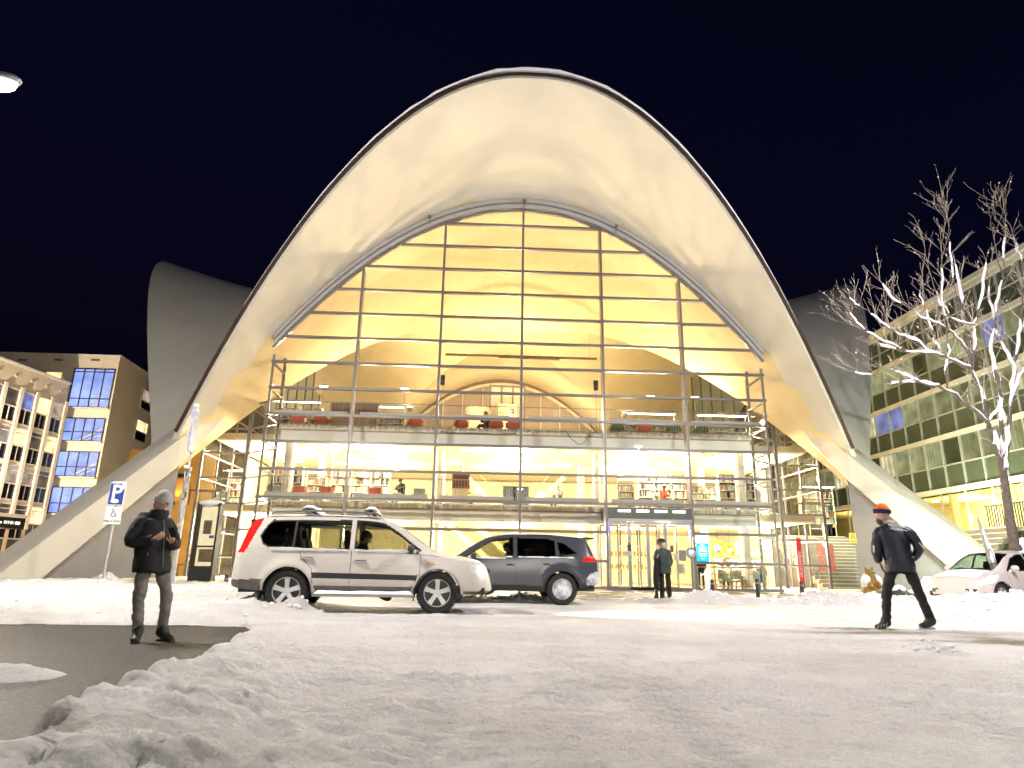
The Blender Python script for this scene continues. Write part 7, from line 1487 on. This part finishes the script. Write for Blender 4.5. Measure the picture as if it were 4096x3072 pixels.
# ================================================================ bare tree with snow on its limbs
def tree():
    Y = -9.0; rnd = random.Random(21); tb = av(2207,1318,Y); t = thing('bare_tree', 'bare young tree with snow lying on its limbs in front of the office block', 'tree', (tb.x,Y,0))
    bark = M('tree bark', (.15,.12,.10), .85, var=.55, vscale=7, bump=.9, bscale=30); twig_m = M('twig bark', (.54,.46,.38), .8, var=.4, vscale=4)
    P = lambda x, y, dy=0.: at(x,y,Y+dy)
    limbs = []
    def limb(pts, r0, r1, dy=None): pp = [P(x,y,(d[0] if d else 0)) for x, y, *d in pts]; limbs.append((pp, r0, r1)); return pp
    trunk = limb([(4085,2440),(4080,2330),(4062,2200),(4040,2080),(4022,1960),(4012,1880)], .17,.105)
    limb([(4012,1880),(3985,1790),(3965,1730),(3950,1690),(3925,1560),(3885,1480),(3875,1400),(3850,1250),(3822,1060)], .10,.02)
    limb([(3950,1690),(3895,1640),(3820,1580),(3750,1545),(3680,1530),(3620,1528),(3565,1535)], .075,.015)
    limb([(3680,1530),(3620,1500),(3560,1480)], .03,.010)
    limb([(3885,1480),(3830,1450),(3770,1425),(3720,1410),(3640,1412),(3560,1395),(3510,1370,-.3)], .06,.012)
    limb([(3770,1425),(3740,1370),(3730,1320),(3700,1240),(3680,1160)], .03,.008); limb([(3885,1480),(3900,1380),(3895,1300),(3930,1180),(3945,1050)], .05,.010)
    limb([(4012,1880),(4000,1720),(4010,1600),(3975,1470),(3962,1380,.4),(3985,1250,.5),(4010,1120,.6),(4020,950,.6)], .075,.012,)
    limb([(4015,1900),(4030,1760),(4045,1600),(4060,1470),(4075,1370),(4085,1250),(4095,1120)], .085,.02); limb([(4045,1600),(4075,1520),(4110,1450),(4150,1400)], .05,.02); limb([(4060,1470),(4020,1400,.3),(3990,1330,.5),(3960,1200,.6),(3950,1090,.6)], .04,.010)
    limb([(3895,1300),(3850,1290),(3800,1270),(3750,1200),(3720,1080),(3690,960)], .035,.008); limb([(3875,1400),(3810,1330),(3750,1290),(3690,1270),(3640,1240),(3560,1180),(3520,1120)], .04,.007); limb([(3720,1410),(3660,1360),(3600,1340),(3520,1290),(3470,1240,-.4),(3420,1215,-.4),(3400,1190,-.4)], .035,.006); limb([(3640,1412),(3570,1380),(3500,1350,-.4),(3440,1300,-.5),(3400,1250,-.5)], .03,.006)
    limb([(3565,1535),(3500,1500),(3430,1490,-.3),(3380,1480,-.3)], .014,.005); limb([(3950,1690),(3990,1640),(4010,1570,.5),(3990,1500,.7)], .03,.01); limb([(3790,1560),(3780,1480),(3800,1400),(3780,1300),(3770,1150),(3765,1000),(3775,900),(3772,790)], .03,.006); limb([(3850,1250),(3820,1150),(3800,1000),(3790,880),(3770,820)], .02,.006); limb([(4010,1120,.6),(3985,1000,.6),(3960,900,.6),(3985,800,.6)], .02,.006); limb([(4095,1120),(4070,1000),(4040,900),(4010,840),(3985,800)], .025,.006); limb([(4075,1370),(4110,1250),(4130,1100),(4120,950)], .03,.008)
    mb = MB()
    for pp, r0, r1 in limbs[:1]:
        n = len(pp); mb.tube(pp, [lerp(r0,r1,i/(n-1)) for i in range(n)], 14, caps=True)
    trk = mb.build('trunk', bark, t, smooth=True)
    mb = MB()
    sub = []
    for pp, r0, r1 in limbs[1:]:
        # refine with wobble
        q = []; 
        for i in range(len(pp)-1):
            for k in range(4): q.append(pp[i].lerp(pp[i+1],k/4)+Vector((rnd.gauss(0,.012),rnd.gauss(0,.03),rnd.gauss(0,.012))))
        q.append(pp[-1]); n = len(q); rr = [lerp(r0,r1,(i/(n-1))**.8) for i in range(n)]; sub.append((q, rr)); mb.tube(q, rr, 8)
    mb.build('limb_set', bark, t, smooth=True)
    tw = MB(); snow = MB(); tips = 0
    def twig(p, d, L, r, lev):
        n = max(3,int(L/.15)); q = [p]; dd = d.copy()
        for i in range(n): dd = (dd+Vector((rnd.gauss(0,.06),rnd.gauss(0,.08),rnd.gauss(.035,.05)))).normalized(); q.append(q[-1]+dd*L/n)
        tw.tube(q, [max(.0032,r*.8*(1-.8*i/n)) for i in range(n+1)], 4, caps=False)
        if lev > 0:
            for i in range(1, n+1):
                if rnd.random() < .55:
                    sd = Vector((rnd.uniform(-1,1),rnd.uniform(-1,1),rnd.uniform(-.3,.7))).normalized(); twig(q[i], (dd*.9+sd*.62).normalized(), L*rnd.uniform(.22,.6)*(1-.4*i/n), r*.5, lev-1)
        else:
            for i in range(1, n+1):
                if rnd.random() < .30: sd = Vector((rnd.uniform(-1,1),rnd.uniform(-1,1),rnd.uniform(-.6,.5))).normalized()*.035; tw.tube([q[i],q[i]+sd], [.004,.007], 3)     # buds
            if rnd.random() < .06: snow.ball(q[n//2]+Vector((0,0,.012)), (.025,.025,.016), 6, 4)
    for q, rr in sub:
        n = len(q)
        for i in range(3, n):
            f = i/(n-1); z = q[i].z
            if rnd.random() < (.46+.5*f)*(1 if z > 6 else .5):
                tang = (q[i]-q[i-1]).normalized(); sd = Vector((rnd.uniform(-1,1),rnd.uniform(-1,1),rnd.uniform(-.2,.8))).normalized()
                twig(q[i], (tang*.55+sd*.65+Vector((-.05,0,.22 if z > 7.5 else .05))).normalized(), rnd.uniform(.6,1.9)*(.5 if z < 6 else 1)*(1-.35*f), max(.006,min(.016,rr[i]*.5)), 1 if rnd.random() < .75 else 2)
        twig(q[-1], (q[-1]-q[-2]).normalized(), rnd.uniform(.3,.6), rr[-1], 1)
    tag(tw.build('crown', twig_m, t, smooth=True, fixn=False), kind='stuff')
    # snow lying on the upper side of limbs
    for (q, rr), wgt in zip(sub, [1.2,1.5,1.5,1.5,1.1,.9,1.2,1.2,1.3,.9,.8,.9,.7,.6,.7,1,.4,.1,.1,.1,.5]):
        n = len(q); i = 0
        while i < n-2:
            d = (q[i+1]-q[i]).normalized(); fl = 1-abs(d.z)*.55
            if rnd.random() < wgt*(.35+.65*fl)*(1-.55*i/n):
                m_ = min(n-1-i, rnd.randint(4,9)); row = []
                hgt = rnd.uniform(.06,.13)*min(1,rr[i]/.035+.35)*(.35+.65*fl)
                for k in range(m_+1):
                    e = math.sin(PI*min(1,max(0,(k+.25)/(m_+.5))))**.5; c = q[i+k]; dd = (q[min(i+k+1,n-1)]-q[max(i+k-1,0)]).normalized(); sd = dd.cross(Vector((0,0,1))); sd = sd.normalized() if sd.length > .1 else Vector((1,0,0)); w_ = (rr[i+k]*1.1+.018)*(.35+.65*e); hh = hgt*e*rnd.uniform(.75,1.25); up = Vector((0,0,1)); lat = sd.cross(dd)
                    if lat.z < 0: lat = -lat
                    row.append([c+sd*w_*math.cos(a)+lat*(rr[i+k]*.35+ (hh if math.sin(a) > 0 else .02)*math.sin(a)) for a in [2*PI*j/8 for j in range(8)]])
                for r_ in row: r_.append(r_[0])
                snow.grid(row); i += m_
            i += 1
    for x, y, rx, rz_ in ((3985,1760,.08,.26),(4012,1660,.05,.2),(4020,1850,.05,.2),(3995,1965,.05,.05)):
        c = P(x,y,-.06); snow.ball(c, (rx,.10,rz_), 12, 9, fn=lambda d: 1+.16*math.sin(d.x*5+x)+.10*math.cos(d.z*6+y))
    tag(snow.build('limb_snow', snow_m, t, smooth=True, fixn=False), kind='stuff'); return tips
tree()
bpy.data.scenes.remove(TMP)
